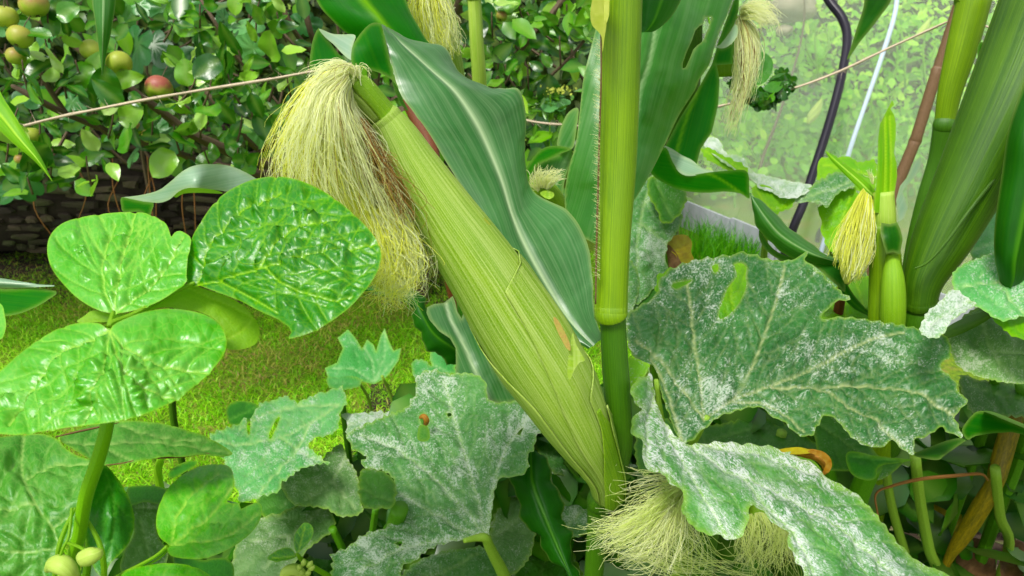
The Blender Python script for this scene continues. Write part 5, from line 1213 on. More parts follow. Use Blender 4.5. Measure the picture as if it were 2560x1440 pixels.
    # leaf tips at the left and top edges
    t5 = thing('maize_plant', 'maize plant showing only its lime green leaf tips at the left edge', 'maize plant', foot(-260, 500, .8), 'maize plants')
    tube('stalk', [rise(T(-330, -100, .60, 25), 0.7), rise(T(-330, -100, .60, 25), .3, 25*.00022), T(-330, -100, .60, 25), T(-320, 400, .68, 26), T(-300, 900, .8, 26), drop(T(-290, 1300, .9, 26))], M['stalk_dark'], t5, 5, 14)
    ribbon('leaf', [((-300, 90, .62), (-290, 60, .62), (-280, 30, .62)), ((-120, 220, .60), (-90, 190, .59), (-60, 150, .60)), ((-30, 300, .58), (-5, 280, .575), (15, 255, .58)), ((35, 360, .57), (50, 348, .565), (62, 330, .57)), ((88, 405, .565), (95, 400, .56), (102, 392, .565)), ((131, 453, .56), (131, 453, .56), (131, 452, .56))], M['mz_lime'], t5, m=7, nu=13, fold=.001, label='lime green leaf tip crossing the left edge')
    ribbon('leaf', [((-300, 640, .75), (-300, 655, .75), (-300, 675, .75)), ((-100, 680, .72), (-100, 700, .71), (-100, 720, .72)), ((-5, 694, .70), (0, 706, .69), (5, 722, .70)), ((80, 708, .69), (82, 712, .69), (85, 718, .69)), ((135, 713, .685), (136, 714, .685), (136, 716, .685))], M['mz_pale'], t5, m=6, nu=11)
    poly('leaf', [(-60, 712), (0, 722), (40, 722), (90, 720), (141, 730), (120, 750), (80, 772), (30, 788), (-60, 790)], [(-60, 712, .70), (141, 730, .69), (30, 788, .67)], M['mz_green'], t5, dirn=(1, .1), grid=7)
    t6 = thing('maize_plant', 'grey green maize leaf tip hanging before the apples at top left', 'maize plant', foot(300, 900, .85), 'maize plants')
    tube('stalk', [rise(T(330, -800, .42, 30), 0.3), rise(T(330, -800, .42, 30), .3, 30*.00022), T(330, -800, .42, 30), T(330, -500, .5, 30), T(330, -300, .52, 30)], M['stalk_dark'], t6, 5, 14)
    ribbon('leaf', [((250, -400, .52), (290, -410, .52), (330, -400, .52)), ((230, -200, .53), (262, -205, .525), (295, -200, .53)), ((229, -20, .54), (260, -22, .535), (291, -20, .54)), ((240, 70, .545), (258, 68, .54), (280, 70, .545)), ((248, 130, .55), (257, 130, .548), (267, 130, .55)), ((255, 186, .555), (256, 187, .555), (258, 187, .555))], M['mz_grey2'], t6, m=7, nu=13, fold=.001)
maize_mid()

# ---------------------------------------------------------------- maize on the right edge
def maize_right():
    t = thing('maize_plant', 'leaning maize plant on the right edge with a wide olive sheath', 'maize plant', foot(2290, 900, .56), 'maize plants')
    sh = [((2540, -60, 0.652), (2640, -60, 0.6), (2760, -60, 0.652)), ((2530, 40, 0.652), (2620, 60, 0.6065), (2720, 80, 0.652)), ((2470, 170, 0.6585), (2560, 220, 0.613), (2650, 270, 0.665)), ((2415, 300, 0.665), (2495, 350, 0.626), (2580, 390, 0.6715)), ((2362, 420, 0.678), (2432, 455, 0.639), (2515, 470, 0.678)), ((2310, 525, 0.6845), (2375, 560, 0.652), (2455, 570, 0.691)), ((2275, 600, 0.691), (2335, 640, 0.665), (2405, 650, 0.6975)), ((2258, 650, 0.6975), (2305, 690, 0.678), (2372, 705, 0.704)), ((2262, 720, 0.704), (2300, 735, 0.6845), (2342, 745, 0.7105)), ((2268, 752, 0.7105), (2300, 760, 0.6975), (2338, 762, 0.717))]
    tube('stalk', [T(2990, -860, 0.678, 30), T(2880, -590, 0.678, 100), T(2770, -320, 0.678, 122), T(2660, -60, 0.678, 120), T(2550, 200, 0.691, 108), T(2440, 430, 0.704, 86), T(2360, 590, 0.717, 70), T(2312, 690, 0.7235, 50), T(2301, 745, 0.7274, 40), T(2300, 757, 0.73, 43), T(2299, 763, 0.73, 41)], M['sheath'], t, 8, 36, ribs=.004, nrib=40)
    tube('node', [T(2301, 752, 0.73, 38), T(2300, 759, 0.73, 42), T(2299, 765, 0.73, 36)], M['stalk'], t, 4, 24)
    tube('stalk', [T(2300, 757, 0.73, 33), T(2292, 800, 0.7365, 36), T(2270, 900, 0.756, 38), T(2245, 1000, 0.7755, 38), T(2215, 1100, 0.808, 38), T(2160, 1250, 0.86, 36), T(2120, 1440, 0.938, 34), drop(T(2095, 1560, 0.99, 34))], M['stalk_dark'], t, 6, 24, ribs=.006)
    # overlapping sheath edge running down to the left
    tube('sheath_edge', [T(2530, 395, 0.678, 4), T(2440, 505, 0.6741, 5), T(2370, 600, 0.678, 5), T(2320, 655, 0.6845, 4), T(2285, 672, 0.6884, 2)], M['sheath'], t, 5, 6)
    ribbon('leaf', [((2560, 200, 0.626), (2640, 240, 0.613), (2700, 240, 0.652)), ((2522, 320, 0.626), (2590, 340, 0.6065), (2680, 340, 0.639)), ((2505, 430, 0.6325), (2575, 450, 0.613), (2670, 450, 0.639)), ((2487, 560, 0.639), (2550, 570, 0.6195), (2640, 560, 0.6455)), ((2486, 640, 0.6455), (2535, 650, 0.626), (2600, 630, 0.652)), ((2498, 700, 0.652), (2530, 705, 0.639), (2565, 700, 0.6585)), ((2504, 736, 0.6585), (2512, 738, 0.6585), (2524, 735, 0.6624))], M['mz_dark'], t, m=7, nu=17, fold=.0015, label='hanging leaf on the right edge')
    ribbon('leaf', [((2500, 732, 0.6598), (2510, 734, 0.6598), (2520, 734, 0.6598)), ((2470, 772, 0.665), (2484, 780, 0.665), (2498, 778, 0.665)), ((2415, 792, 0.6715), (2430, 812, 0.6715), (2450, 812, 0.6715)), ((2365, 820, 0.678), (2380, 834, 0.678), (2400, 836, 0.678)), ((2358, 842, 0.6806), (2360, 846, 0.6806), (2366, 848, 0.6806))], M['sheath'], t, m=6, nu=9)
    # thinner stalk behind it
    t2 = thing('maize_plant', 'yellow green maize stalk with one dark joint behind the leaning sheath', 'maize plant', foot(2250, 800, .85), 'maize plants')
    tube('stalk', [rise(T(2450, -80, 0.76, 42), .7), rise(T(2450, -80, 0.76, 42), .3, .011), T(2450, -80, 0.76, 42), T(2435, 0, 0.77, 40), T(2405, 120, 0.785, 36), T(2375, 230, 0.8, 28), T(2363, 300, 0.81, 24), T(2362, 312, 0.81, 26)], M['stalk'], t2, 7, 24, ribs=.01)
    tube('node', [T(2362, 300, 0.81, 24), T(2361, 312, 0.81, 27), T(2360, 318, 0.812, 25)], M['stalk_dark'], t2, 4, 20)
    tube('stalk', [T(2361, 308, 0.81, 25), T(2345, 400, 0.825, 23), T(2315, 500, 0.84, 22), T(2290, 620, 0.86, 24), T(2270, 760, 0.89, 24), T(2240, 1000, 0.94, 24), drop(T(2215, 1200, 1., 24))], M['stalk_dark'], t2, 6, 20)
    poly('leaf', [(2240, -60), (2228, 0), (2205, 35), (2175, 75), (2150, 105), (2118, 150), (2130, 110), (2142, 70), (2158, 20), (2175, -60)], [(2230, -20, .60), (2150, 100, .60), (2118, 150, .60), (2160, 0, .59)], M['mz_dark'], t2, dirn=(-.6, 1), grid=6, rough=.002, label='dark leaf tip pointing down before the netting')
    poly('leaf', [(2450, 105), (2490, 125), (2492, 140), (2480, 155), (2446, 145)], [(2450, 105, .72), (2492, 140, .7), (2446, 145, .72)], M['mz_green'], t2, grid=6)
    # side ear with spiky husk leaves
    t3 = thing('maize_plant', 'short maize plant with a lime spike leaf and fat yellow silk tuft', 'maize plant', foot(2215, 800, .62), 'maize plants')
    tube('stalk', [T(2208, 560, 0.715, 30), T(2213, 640, 0.72, 36), T(2214, 720, 0.73, 39), T(2213, 820, 0.74, 40), T(2205, 1000, 0.78, 38), T(2170, 1300, 0.86, 34), drop(T(2150, 1450, 0.91, 34))], M['stalk'], t3, 7, 24, ribs=.012, nrib=16)
    tube('stalk', [T(2209, 480, 0.71, 24), T(2210, 535, 0.713, 27), T(2210, 560, 0.716, 28)], M['stalk_pale'], t3, 5, 20, ribs=.02)
    cob = tube('cob', [T(2230, 640, 0.705, 14), T(2232, 700, 0.7, 27), T(2232, 780, 0.705, 30), T(2228, 860, 0.72, 26)], M['husk_bright'], t3, 6, 24, ribs=.012, nrib=18)
    poly('husk', [(2203, 557), (2225, 560), (2243, 555), (2251, 572), (2257, 598), (2250, 636), (2232, 630), (2216, 634), (2206, 604), (2201, 580)], [(2204, 558, 0.698), (2252, 560, 0.698), (2228, 636, 0.692), (2222, 590, 0.688)], M['mz_dark'], cob, grid=5, dirn=(.1, 1), smooth=False)
    poly('leaf', [(2231, 250), (2235, 262), (2226, 272), (2236, 288), (2240, 310), (2239, 350), (2236, 380), (2242, 410), (2243, 440), (2237, 480), (2236, 532), (2184, 532), (2186, 500), (2192, 450), (2194, 400), (2195, 350), (2200, 310), (2214, 285), (2224, 262)], [(2231, 250, 0.73), (2190, 530, 0.705), (2237, 530, 0.71), (2215, 400, 0.705), (2238, 350, 0.72)], M['mz_lime'], t3, veins=[[(2214, 290), (2216, 400), (2212, 530)], [(2226, 290), (2230, 400), (2226, 530)]], vw=2.5, vdepth=.0015, dirn=(0, 1), grid=5, smooth=False, label='upright lime green spike leaf')
    ribbon('leaf', [((2063, 378, 0.76), (2064, 378, 0.76), (2066, 378, 0.76)), ((2075, 398, 0.75), (2082, 396, 0.747), (2092, 392, 0.75)), ((2105, 430, 0.74), (2114, 424, 0.737), (2124, 418, 0.74)), ((2140, 465, 0.73), (2150, 456, 0.727), (2160, 446, 0.73)), ((2172, 496, 0.72), (2182, 488, 0.718), (2190, 478, 0.72))], M['mz_lime'], t3, m=6, nu=9, fold=.001)
    c2 = tube('cob', [T(2185, 505, 0.73, 16), T(2168, 500, 0.725, 20), T(2155, 500, 0.72, 14), T(2148, 500, 0.72, 6)], M['husk_bright'], t3, 4, 18)
    g = [[(2158, 470, 0.72), (2130, 520, 0.71), (2100, 580, 0.71), (2075, 640, 0.71)], [(2165, 480, 0.72), (2145, 560, 0.705), (2125, 640, 0.705), (2120, 710, 0.71)], [(2178, 490, 0.72), (2180, 550, 0.71), (2165, 620, 0.71), (2140, 690, 0.71)], [(2182, 500, 0.725), (2183, 560, 0.715), (2170, 640, 0.715), (2130, 710, 0.715)]]
    strands('silk', g, 760, [M['silk_yellow'], M['silk']], c2, 1.0, 6, 9, .6, frac=.3, seed=41)
    tube('silk_core', [T(2168, 490, 0.73, 12), T(2155, 540, 0.722, 28), T(2135, 610, 0.72, 36), T(2122, 680, 0.72, 22), T(2118, 710, 0.72, 6)], M['silk_core'], c2, 5, 20, ribs=.03, nrib=30, wob=.2)
    g = [[(2180, 460, 0.71), (2175, 440, 0.705), (2165, 425, 0.7)], [(2185, 460, 0.71), (2186, 440, 0.705), (2182, 420, 0.7)]]
    strands('silk', g, 14, [M['silk']], c2, 1.0, 5, 6, .5, seed=42)
    poly('leaf', [(2302, 390), (2304, 410), (2296, 430), (2280, 450), (2262, 470), (2258, 480), (2270, 520), (2258, 548), (2246, 555), (2240, 500), (2250, 465), (2270, 440), (2285, 405)], [(2302, 390, 0.96), (2240, 500, 0.94), (2258, 548, 0.94)], M['mz_pale'], t3, dirn=(-.5, 1), grid=5, smooth=False)
maize_right()

# ---------------------------------------------------------------- courgette plants
def sq_leaf(name_parent, outline, ctrl, mat, veins, **k):
    kw = dict(grid=7, dome=.0022, rough=.0045, rscale=38, serr=(9, 26), sec=(52, 48, 120), vw=3.0, vdepth=.0016, edgew=4, dustw=0)
    kw.update(k)
    return poly('leaf', outline, ctrl, mat, name_parent, veins=veins, **kw)

def courgette_big():
    t = thing('courgette_plant', 'courgette plant right of the thick stalk, two very large mildew speckled leaves', 'courgette plant', foot(1900, 1300, .85), 'courgette plants')
    ol = [(1570, 860), (1566, 800), (1580, 778), (1600, 765), (1640, 738), (1650, 700), (1680, 672), (1740, 650), (1800, 642), (1860, 632), (1900, 642), (1950, 652), (1995, 645), (2006, 632), (2018, 630), (2012, 645), (2020, 655), (2060, 690), (2100, 728), (2128, 748), (2098, 752), (2070, 768), (2056, 795), (2110, 792), (2200, 804), (2300, 822), (2355, 836), (2375, 860), (2374, 892), (2350, 915), (2385, 950), (2400, 985), (2420, 1000), (2400, 1025), (2388, 1045), (2405, 1090), (2372, 1080), (2350, 1068), (2318, 1090), (2286, 1100), (2285, 1135), (2255, 1122), (2232, 1098), (2205, 1115), (2180, 1118), (2140, 1100), (2112, 1070), (2085, 1045), (2060, 1040), (2028, 1088), (1995, 1085), (1968, 1062), (1935, 1040), (1900, 1018), (1870, 1018), (1838, 1028), (1800, 1040), (1775, 1060), (1745, 1085), (1725, 1105), (1700, 1100), (1682, 1060), (1655, 985), (1640, 920), (1600, 905)]
    ctrl = [(1566, 800, .60), (1640, 740, .64), (1740, 650, .70), (1900, 642, .71), (2015, 640, .70), (2060, 780, .67), (2200, 804, .655), (2370, 850, .64), (2415, 1000, .60), (2400, 1085, .585), (2255, 1125, .565), (2030, 1085, .56), (1840, 1015, .58), (1762, 1048, .565), (1700, 1090, .555), (1650, 950, .575), (1720, 850, .62), (1950, 860, .63), (2150, 950, .615), (1830, 1000, .582), (1850, 750, .665)]
    h = [[(1836, 662), (1852, 658), (1866, 668), (1864, 690), (1866, 712), (1856, 740), (1840, 768), (1818, 790), (1800, 796), (1798, 780), (1808, 750), (1822, 718), (1842, 692), (1840, 676)],
         [(1780, 665), (1795, 660), (1796, 675), (1784, 680)], [(1680, 712), (1705, 704), (1728, 700), (1712, 712), (1690, 722)]]
    v = [[(1763, 1048), (1756, 980), (1742, 880), (1727, 780), (1718, 705)], [(1833, 1000), (1860, 960), (1896, 880), (1925, 800), (1950, 715), (1962, 665)],
         [(1763, 1048), (1800, 1020), (1833, 1000), (1900, 972), (1990, 940), (2100, 885), (2180, 850), (2260, 830)], [(1930, 968), (2050, 965), (2150, 962), (2280, 980), (2390, 1040)], [(1833, 1002), (1900, 1005), (1960, 1030), (2010, 1075)], [(2040, 966), (2120, 1010), (2200, 1060), (2260, 1115)],
         [(1763, 1048), (1700, 960), (1640, 890), (1590, 850)], [(1705, 1100), (1690, 1050), (1665, 960), (1630, 890)]]
    sq_leaf(t, ol, ctrl, M['sq_big'], v, holes=h, grid=6, serr=(6, 34), vw=2.8, seck=.28, pucker=.004, label='huge dark speckled leaf with a long hole', dome=.0035, rough=.006, sec=(48, 55, 130), rscale=34)
    tube('petiole', [T(1770, 1040, .568, 7), T(1745, 1085, .575, 9), T(1722, 1130, .60, 10), T(1710, 1250, .70, 12), T(1715, 1420, .80, 14), drop(T(1720, 1500, .85, 14))], M['petiole'], t, 6, 10)
    # leaf margin curling up beside the stalk, yellow edged
    poly('leaf', [(1568, 896), (1590, 896), (1612, 905), (1625, 912), (1618, 930), (1602, 950), (1590, 955), (1580, 985), (1570, 970), (1566, 930)], [(1568, 896, .57), (1625, 912, .56), (1575, 980, .56)], M['sq_lime'], t, grid=5, dome=.001, rough=.002, edgew=5)
    ol = [(1622, 918), (1618, 940), (1600, 945), (1582, 960), (1579, 985), (1588, 1008), (1606, 1020), (1590, 1035), (1580, 1055), (1577, 1078), (1592, 1090), (1606, 1105), (1608, 1130), (1610, 1158), (1630, 1178), (1662, 1188), (1676, 1208), (1706, 1222), (1712, 1236), (1704, 1262), (1712, 1290), (1740, 1322), (1775, 1338), (1802, 1336), (1822, 1350), (1850, 1342), (1866, 1316), (1872, 1280), (1882, 1262), (1905, 1275), (1930, 1305), (1952, 1318), (1972, 1330), (1968, 1350), (1985, 1390), (2010, 1430), (2040, 1500), (2400, 1520), (2372, 1440), (2340, 1424), (2290, 1400), (2240, 1350), (2190, 1285), (2140, 1235), (2090, 1205), (2060, 1190), (2040, 1165), (1980, 1135), (1930, 1118), (1850, 1108), (1780, 1104), (1716, 1106), (1690, 1085), (1665, 1050), (1645, 1010), (1634, 960)]
    ctrl = [(1622, 918, .56), (1580, 1000, .50), (1640, 1040, .52), (1610, 1150, .475), (1710, 1250, .455), (1800, 1335, .44), (1716, 1106, .52), (1850, 1110, .535), (2040, 1165, .53), (1780, 1200, .47), (1880, 1280, .445), (2000, 1280, .452), (1990, 1400, .425), (2190, 1285, .47), (2350, 1430, .46), (2100, 1500, .415)]
    v = [[(1640, 950), (1660, 1030), (1700, 1085), (1760, 1130), (1850, 1185), (1960, 1230), (2080, 1300), (2200, 1400), (2290, 1500)], [(1655, 1020), (1690, 1110), (1740, 1200), (1790, 1290), (1815, 1340)], [(1640, 990), (1625, 1060), (1625, 1150)], [(1850, 1185), (1900, 1240), (1980, 1320), (2040, 1430)], [(1700, 1085), (1800, 1115), (1900, 1130), (2030, 1180)]]
    sq_leaf(t, ol, ctrl, M['sq_front'], v, grid=6, serr=(5, 46), edgew=12, dustw=22, label='front leaf streaked white with mildew', dome=.002, rough=.0035, rscale=55, sec=(80, 45, 150), seed=4)
    tube('petiole', [T(1640, 950, .57, 6), T(1660, 1090, .60, 9), T(1700, 1300, .70, 12), drop(T(1720, 1500, .85, 13))], M['petiole'], t, 6, 10)
    # curled margin: darker shoulder near the flower
    poly('leaf', [(1925, 1118), (1975, 1130), (2030, 1150), (2052, 1172), (2054, 1188), (2020, 1180), (1970, 1150)], [(1925, 1118, .56), (2054, 1188, .55), (1970, 1150, .55)], M['sq_dark'], t, grid=5, rough=.002)
    # shaded leaves below
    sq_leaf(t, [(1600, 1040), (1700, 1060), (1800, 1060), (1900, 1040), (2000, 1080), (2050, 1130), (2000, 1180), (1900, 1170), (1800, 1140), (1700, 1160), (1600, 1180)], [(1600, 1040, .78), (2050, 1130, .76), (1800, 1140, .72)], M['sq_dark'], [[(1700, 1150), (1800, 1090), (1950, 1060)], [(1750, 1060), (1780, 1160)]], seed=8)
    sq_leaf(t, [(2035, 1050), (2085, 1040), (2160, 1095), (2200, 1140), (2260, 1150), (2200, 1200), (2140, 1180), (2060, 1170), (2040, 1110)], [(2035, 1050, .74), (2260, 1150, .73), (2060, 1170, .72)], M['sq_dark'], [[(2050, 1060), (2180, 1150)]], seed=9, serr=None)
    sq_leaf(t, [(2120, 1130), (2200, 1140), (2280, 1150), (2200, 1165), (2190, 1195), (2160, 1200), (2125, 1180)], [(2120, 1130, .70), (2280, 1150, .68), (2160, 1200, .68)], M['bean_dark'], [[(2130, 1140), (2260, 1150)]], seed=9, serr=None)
    for pts, r in (([(1905, 1080, .80), (1895, 1130, .82), (1885, 1200, .85)], 13), ([(1955, 1080, .78), (1940, 1140, .8), (1930, 1220, .84)], 13), ([(2068, 1150, .72), (2090, 1250, .76), (2118, 1380, .82), (2128, 1440, .85)], 14), ([(2212, 1150, .74), (2228, 1260, .78), (2262, 1380, .84), (2285, 1450, .87)], 11), ([(2288, 1140, .72), (2300, 1250, .76), (2322, 1370, .82), (2340, 1450, .86)], 13), ([(2488, 1170, .74), (2500, 1290, .80), (2520, 1380, .85)], 12), ([(2180, 1160, .70), (2150, 1230, .73), (2130, 1300, .76)], 26)):
        st = [T(x, y, d, r) for x, y, d in pts]; st.append(drop(st[-1])); tube('petiole', st, M['petiole'] if r < 14 else M['petiole_dark'], t, 5, 10)
    tube('petiole', [T(2545, 1010, .78, 22), T(2500, 1160, .78, 24), T(2485, 1210, .78, 21), T(2440, 1290, .80, 21), T(2400, 1350, .82, 18), T(2370, 1400, .84, 10), drop(T(2350, 1440, .86, 8))], M['stem_yellow'], t, 6, 12, wob=.2, label='thick yellowed stem')
    tube('tendril', [T(2215, 1420, .74, 2), T(2195, 1290, .735, 2.5), T(2190, 1235, .73, 3), T(2230, 1215, .725, 4), T(2300, 1198, .72, 5), T(2380, 1190, .72, 5), T(2450, 1185, .72, 4), T(2470, 1200, .73, 3)], M['tendril_brown'], t, 6, 6)
    fl = thing('withered_flower', 'large curled orange withered courgette flower lying on the streaked front leaf edge', 'flower', P(2000, 1150, .55))
    tube('petals', [T(1950, 1128, .56, 5), T(1985, 1130, .55, 9), T(2015, 1133, .545, 12), T(2044, 1138, .54, 13), T(2063, 1156, .54, 11), T(2066, 1174, .54, 8), T(2058, 1186, .54, 3)], M['orange'], fl, 9, 24, ribs=.26, nrib=6, wob=1.3)
    poly('petal', [(1945, 1125), (1985, 1118), (2010, 1120), (2040, 1130), (2020, 1134), (1990, 1136), (1965, 1134)], [(1945, 1125, .55), (2010, 1120, .545), (1990, 1136, .535)], M['yellow_leaf'], fl, grid=4, rough=.002)
    poly('petal', [(2018, 1128), (2050, 1126), (2074, 1142), (2080, 1165), (2070, 1182), (2060, 1176), (2064, 1158), (2048, 1142)], [(2018, 1128, .53), (2080, 1165, .528), (2060, 1176, .532)], M['orange'], fl, grid=4, rough=.002)
courgette_big()
def under_leaf():
    t = thing('courgette_plant', 'courgette plant glimpsed yellow green through the holes of the huge speckled leaf', 'courgette plant', foot(1860, 900, 1.0), 'courgette plants')
    sq_leaf(t, [(1640, 700), (1720, 660), (1850, 650), (1960, 690), (1980, 780), (1900, 850), (1780, 850), (1680, 800)], [(1640, 700, .86), (1960, 690, .86), (1800, 850, .78), (1820, 740, .80)], M['sq_lime'], [[(1850, 840), (1830, 740), (1820, 660)], [(1850, 840), (1720, 740)], [(1850, 840), (1930, 740)]], seed=61)
    sq_leaf(t, [(2050, 740), (2110, 720), (2180, 750), (2190, 820), (2120, 850), (2050, 830)], [(2050, 740, .84), (2190, 760, .84), (2110, 850, .78)], M['sq_lime'], [[(2120, 840), (2110, 740)]], seed=62)
    q = T(1850, 900, .86, 10); tube('petiole', [T(1850, 838, .80, 7), q, drop(q)], M['petiole'], t, 5, 8)
    q = T(2120, 900, .86, 9); tube('petiole', [T(2120, 838, .80, 7), q, drop(q)], M['petiole'], t, 5, 8)
under_leaf()

def courgette_centre():
    t = thing('courgette_plant', 'courgette plant with grey dusty leaves left of the big cob foot', 'courgette plant', foot(1130, 1440, .95), 'courgette plants')
    ol = [(868, 1088), (900, 1066), (935, 1052), (975, 1035), (1012, 1022), (1030, 1000), (1042, 975), (1038, 952), (1055, 930), (1085, 925), (1125, 935), (1165, 932), (1205, 945), (1218, 975), (1222, 1004), (1262, 1005), (1305, 998), (1340, 978), (1352, 1005), (1366, 1032), (1345, 1060), (1362, 1072), (1340, 1092), (1335, 1120), (1318, 1140), (1322, 1165), (1305, 1188), (1282, 1190), (1255, 1192), (1240, 1212), (1232, 1250), (1226, 1300), (1215, 1345), (1180, 1345), (1135, 1350), (1095, 1362), (1060, 1380), (1040, 1400), (1005, 1415), (1000, 1450), (960, 1500), (840, 1500), (830, 1400), (832, 1384), (862, 1372), (905, 1340), (925, 1330), (968, 1318), (978, 1290), (982, 1240), (986, 1210), (980, 1190), (960, 1178), (905, 1165), (915, 1140), (900, 1132), (878, 1115)]
    ctrl = [(868, 1088, .70), (1040, 960, .78), (1210, 945, .76), (1350, 1000, .72), (1320, 1160, .66), (1213, 1343, .60), (1232, 1220, .635), (1100, 1100, .70), (980, 1210, .655), (1100, 1360, .60), (840, 1390, .62), (850, 1500, .585), (1160, 1220, .65), (960, 1450, .58)]
    h = [[(1050, 1040), (1062, 1036), (1070, 1050), (1066, 1064), (1054, 1060)], [(1118, 1034), (1126, 1030), (1128, 1036), (1121, 1042)], [(1292, 1082), (1304, 1066), (1308, 1070), (1300, 1086)], [(988, 1358), (1005, 1352), (1000, 1364)]]
    v = [[(1213, 1343), (1160, 1270), (1100, 1210), (1040, 1160), (980, 1110), (900, 1085)], [(1213, 1343), (1190, 1240), (1160, 1130), (1130, 1030), (1110, 950)], [(1213, 1343), (1225, 1240), (1260, 1130), (1320, 1040)], [(1213, 1343), (1120, 1300), (1050, 1260), (1000, 1235)], [(1213, 1343), (1120, 1345), (1000, 1370), (900, 1430)]]
    sq_leaf(t, ol, ctrl, M['sq_mild'], v, holes=h, grid=6.5, serr=(8, 26), label='large dusty leaf in the centre', dustw=7, rough=.007, dome=.003, seed=12)
    tube('petiole', [T(1160, 1352, .585, 6), T(1190, 1345, .592, 9), T(1213, 1345, .597, 12), T(1235, 1390, .62, 14), T(1262, 1445, .65, 16), T(1290, 1540, .70, 17), drop(T(1300, 1600, .74, 17))], M['petiole'], t, 6, 12)
    poly('leaf', [(1045, 1100), (1046, 1070), (1052, 1062), (1068, 1066), (1075, 1085), (1070, 1102)], [(1045, 1100, .62), (1052, 1062, .62), (1075, 1090, .62)], M['bean_dull'], t, grid=5)
    ol = [(525, 1092), (560, 1072), (592, 1060), (625, 1042), (642, 1025), (650, 1008), (672, 1002), (700, 996), (712, 990), (735, 1002), (760, 1000), (790, 985), (820, 978), (855, 968), (862, 990), (866, 1010), (850, 1030), (846, 1060), (836, 1080), (800, 1092), (780, 1098), (770, 1115), (800, 1140), (822, 1155), (800, 1158), (775, 1166), (752, 1170), (720, 1195), (702, 1208), (696, 1228), (660, 1238), (625, 1250), (602, 1254), (592, 1220), (570, 1170), (548, 1130)]
    ctrl = [(525, 1092, .80), (650, 1010, .90), (855, 970, .92), (840, 1070, .82), (820, 1155, .74), (600, 1250, .70), (700, 1120, .78)]
    v = [[(850, 1010), (780, 1050), (700, 1090), (600, 1110), (540, 1100)], [(780, 1050), (740, 1120), (690, 1180), (640, 1240)], [(850, 1010), (760, 1010), (670, 1030), (600, 1070)], [(700, 1090), (760, 1130), (815, 1152)]]
    h = [[(618, 1042), (626, 1048), (624, 1085), (618, 1078)], [(690, 1046), (700, 1042), (690, 1070), (676, 1094), (672, 1084)]]
    sq_leaf(t, ol, ctrl, M['sq_mild_l'], v, holes=h, serr=(9, 22), label='lighter dusty leaf beside the lawn', seed=14)
    lf = [([(700, 1190), (740, 1165), (800, 1150), (850, 1110), (870, 1150), (890, 1180), (905, 1250), (900, 1285), (850, 1290), (810, 1270), (740, 1262), (712, 1235)], .80, 'sq_grey', [[(870, 1130), (830, 1200), (760, 1250)], [(830, 1200), (890, 1270)]]),
          ([(600, 1340), (640, 1300), (690, 1285), (740, 1266), (775, 1262), (805, 1262), (832, 1285), (838, 1308), (822, 1335), (785, 1360), (762, 1382), (735, 1410), (720, 1450), (700, 1500), (560, 1500), (575, 1420)], .76, 'sq_grey', [[(800, 1270), (730, 1340), (660, 1420)], [(730, 1340), (620, 1350)]]),
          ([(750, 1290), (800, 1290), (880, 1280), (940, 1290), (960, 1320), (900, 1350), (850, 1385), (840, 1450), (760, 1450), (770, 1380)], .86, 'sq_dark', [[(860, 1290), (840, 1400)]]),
          ([(868, 1085), (866, 1050), (850, 1035), (880, 1035), (920, 1030), (960, 1028), (990, 1032), (960, 1050), (930, 1062), (900, 1070)], .86, 'sq_white', [[(870, 1060), (970, 1032)]]),
          ([(900, 1180), (920, 1172), (960, 1180), (985, 1205), (988, 1250), (980, 1268), (930, 1272), (905, 1262), (897, 1220)],   .60, 'sq_dark', [[(980, 1250), (905, 1220)]]),
          ([(1230, 1200), (1290, 1190), (1330, 1180), (1400, 1150), (1460, 1180), (1480, 1260), (1470, 1330), (1400, 1340), (1320, 1320), (1250, 1330)], .84, 'sq_dark', [[(1440, 1180), (1350, 1260), (1260, 1300)], [(1350, 1260), (1420, 1320)]]),
          ([(1225, 1340), (1240, 1280), (1290, 1240), (1330, 1260), (1340, 1320), (1320, 1400), (1270, 1440), (1235, 1400)], .76, 'sq_grey', [[(1230, 1340), (1320, 1280)]]),
          ([(1300, 1360), (1350, 1340), (1410, 1350), (1440, 1400), (1450, 1480), (1280, 1500), (1290, 1410)], .80, 'sq_dark', [[(1370, 1350), (1350, 1440)]]),
          ([(1390, 1245), (1420, 1238), (1462, 1245), (1475, 1290), (1470, 1330), (1430, 1340), (1405, 1310), (1400, 1280)], .78, 'sq_mild', [[(1470, 1260), (1410, 1320)]]),
          ([(1100, 1380), (1160, 1372), (1215, 1370), (1245, 1420), (1250, 1500), (1060, 1500), (1000, 1460), (1020, 1420), (1060, 1395)], .70, 'sq_mild', [[(1200, 1380), (1060, 1450)]]),
          ([(1330, 1000), (1400, 1010), (1450, 1100), (1460, 1180), (1380, 1180), (1340, 1120)], .86, 'sq_dark', [[(1350, 1020), (1430, 1160)]]),
          ([(640, 1240), (700, 1205), (760, 1170), (830, 1160), (860, 1180), (800, 1260), (740, 1290), (660, 1290)], .88, 'sq_dark', [[(820, 1170), (700, 1270)]])]
    for k, (o_, d, m, v) in enumerate(lf):
        a = np.array(o_, float); y0, y1 = a[:, 1].min(), a[:, 1].max(); x0, x1 = a[:, 0].min(), a[:, 0].max(); xm = (x0 + x1) / 2
        ctrl = [(x0, y0, d + .05), (x1, y0, d + .05), (xm, (y0 + y1) / 2, d - .01), (x0, y1, d - .03), (x1, y1, d - .04)]
        sq_leaf(t, o_, ctrl, M['sq_' + m] if 'sq_' + m in M else (M[m] if m in M else M['bean_under']), v, serr=(7, 22), seed=20 + k, grid=8, rough=.006)
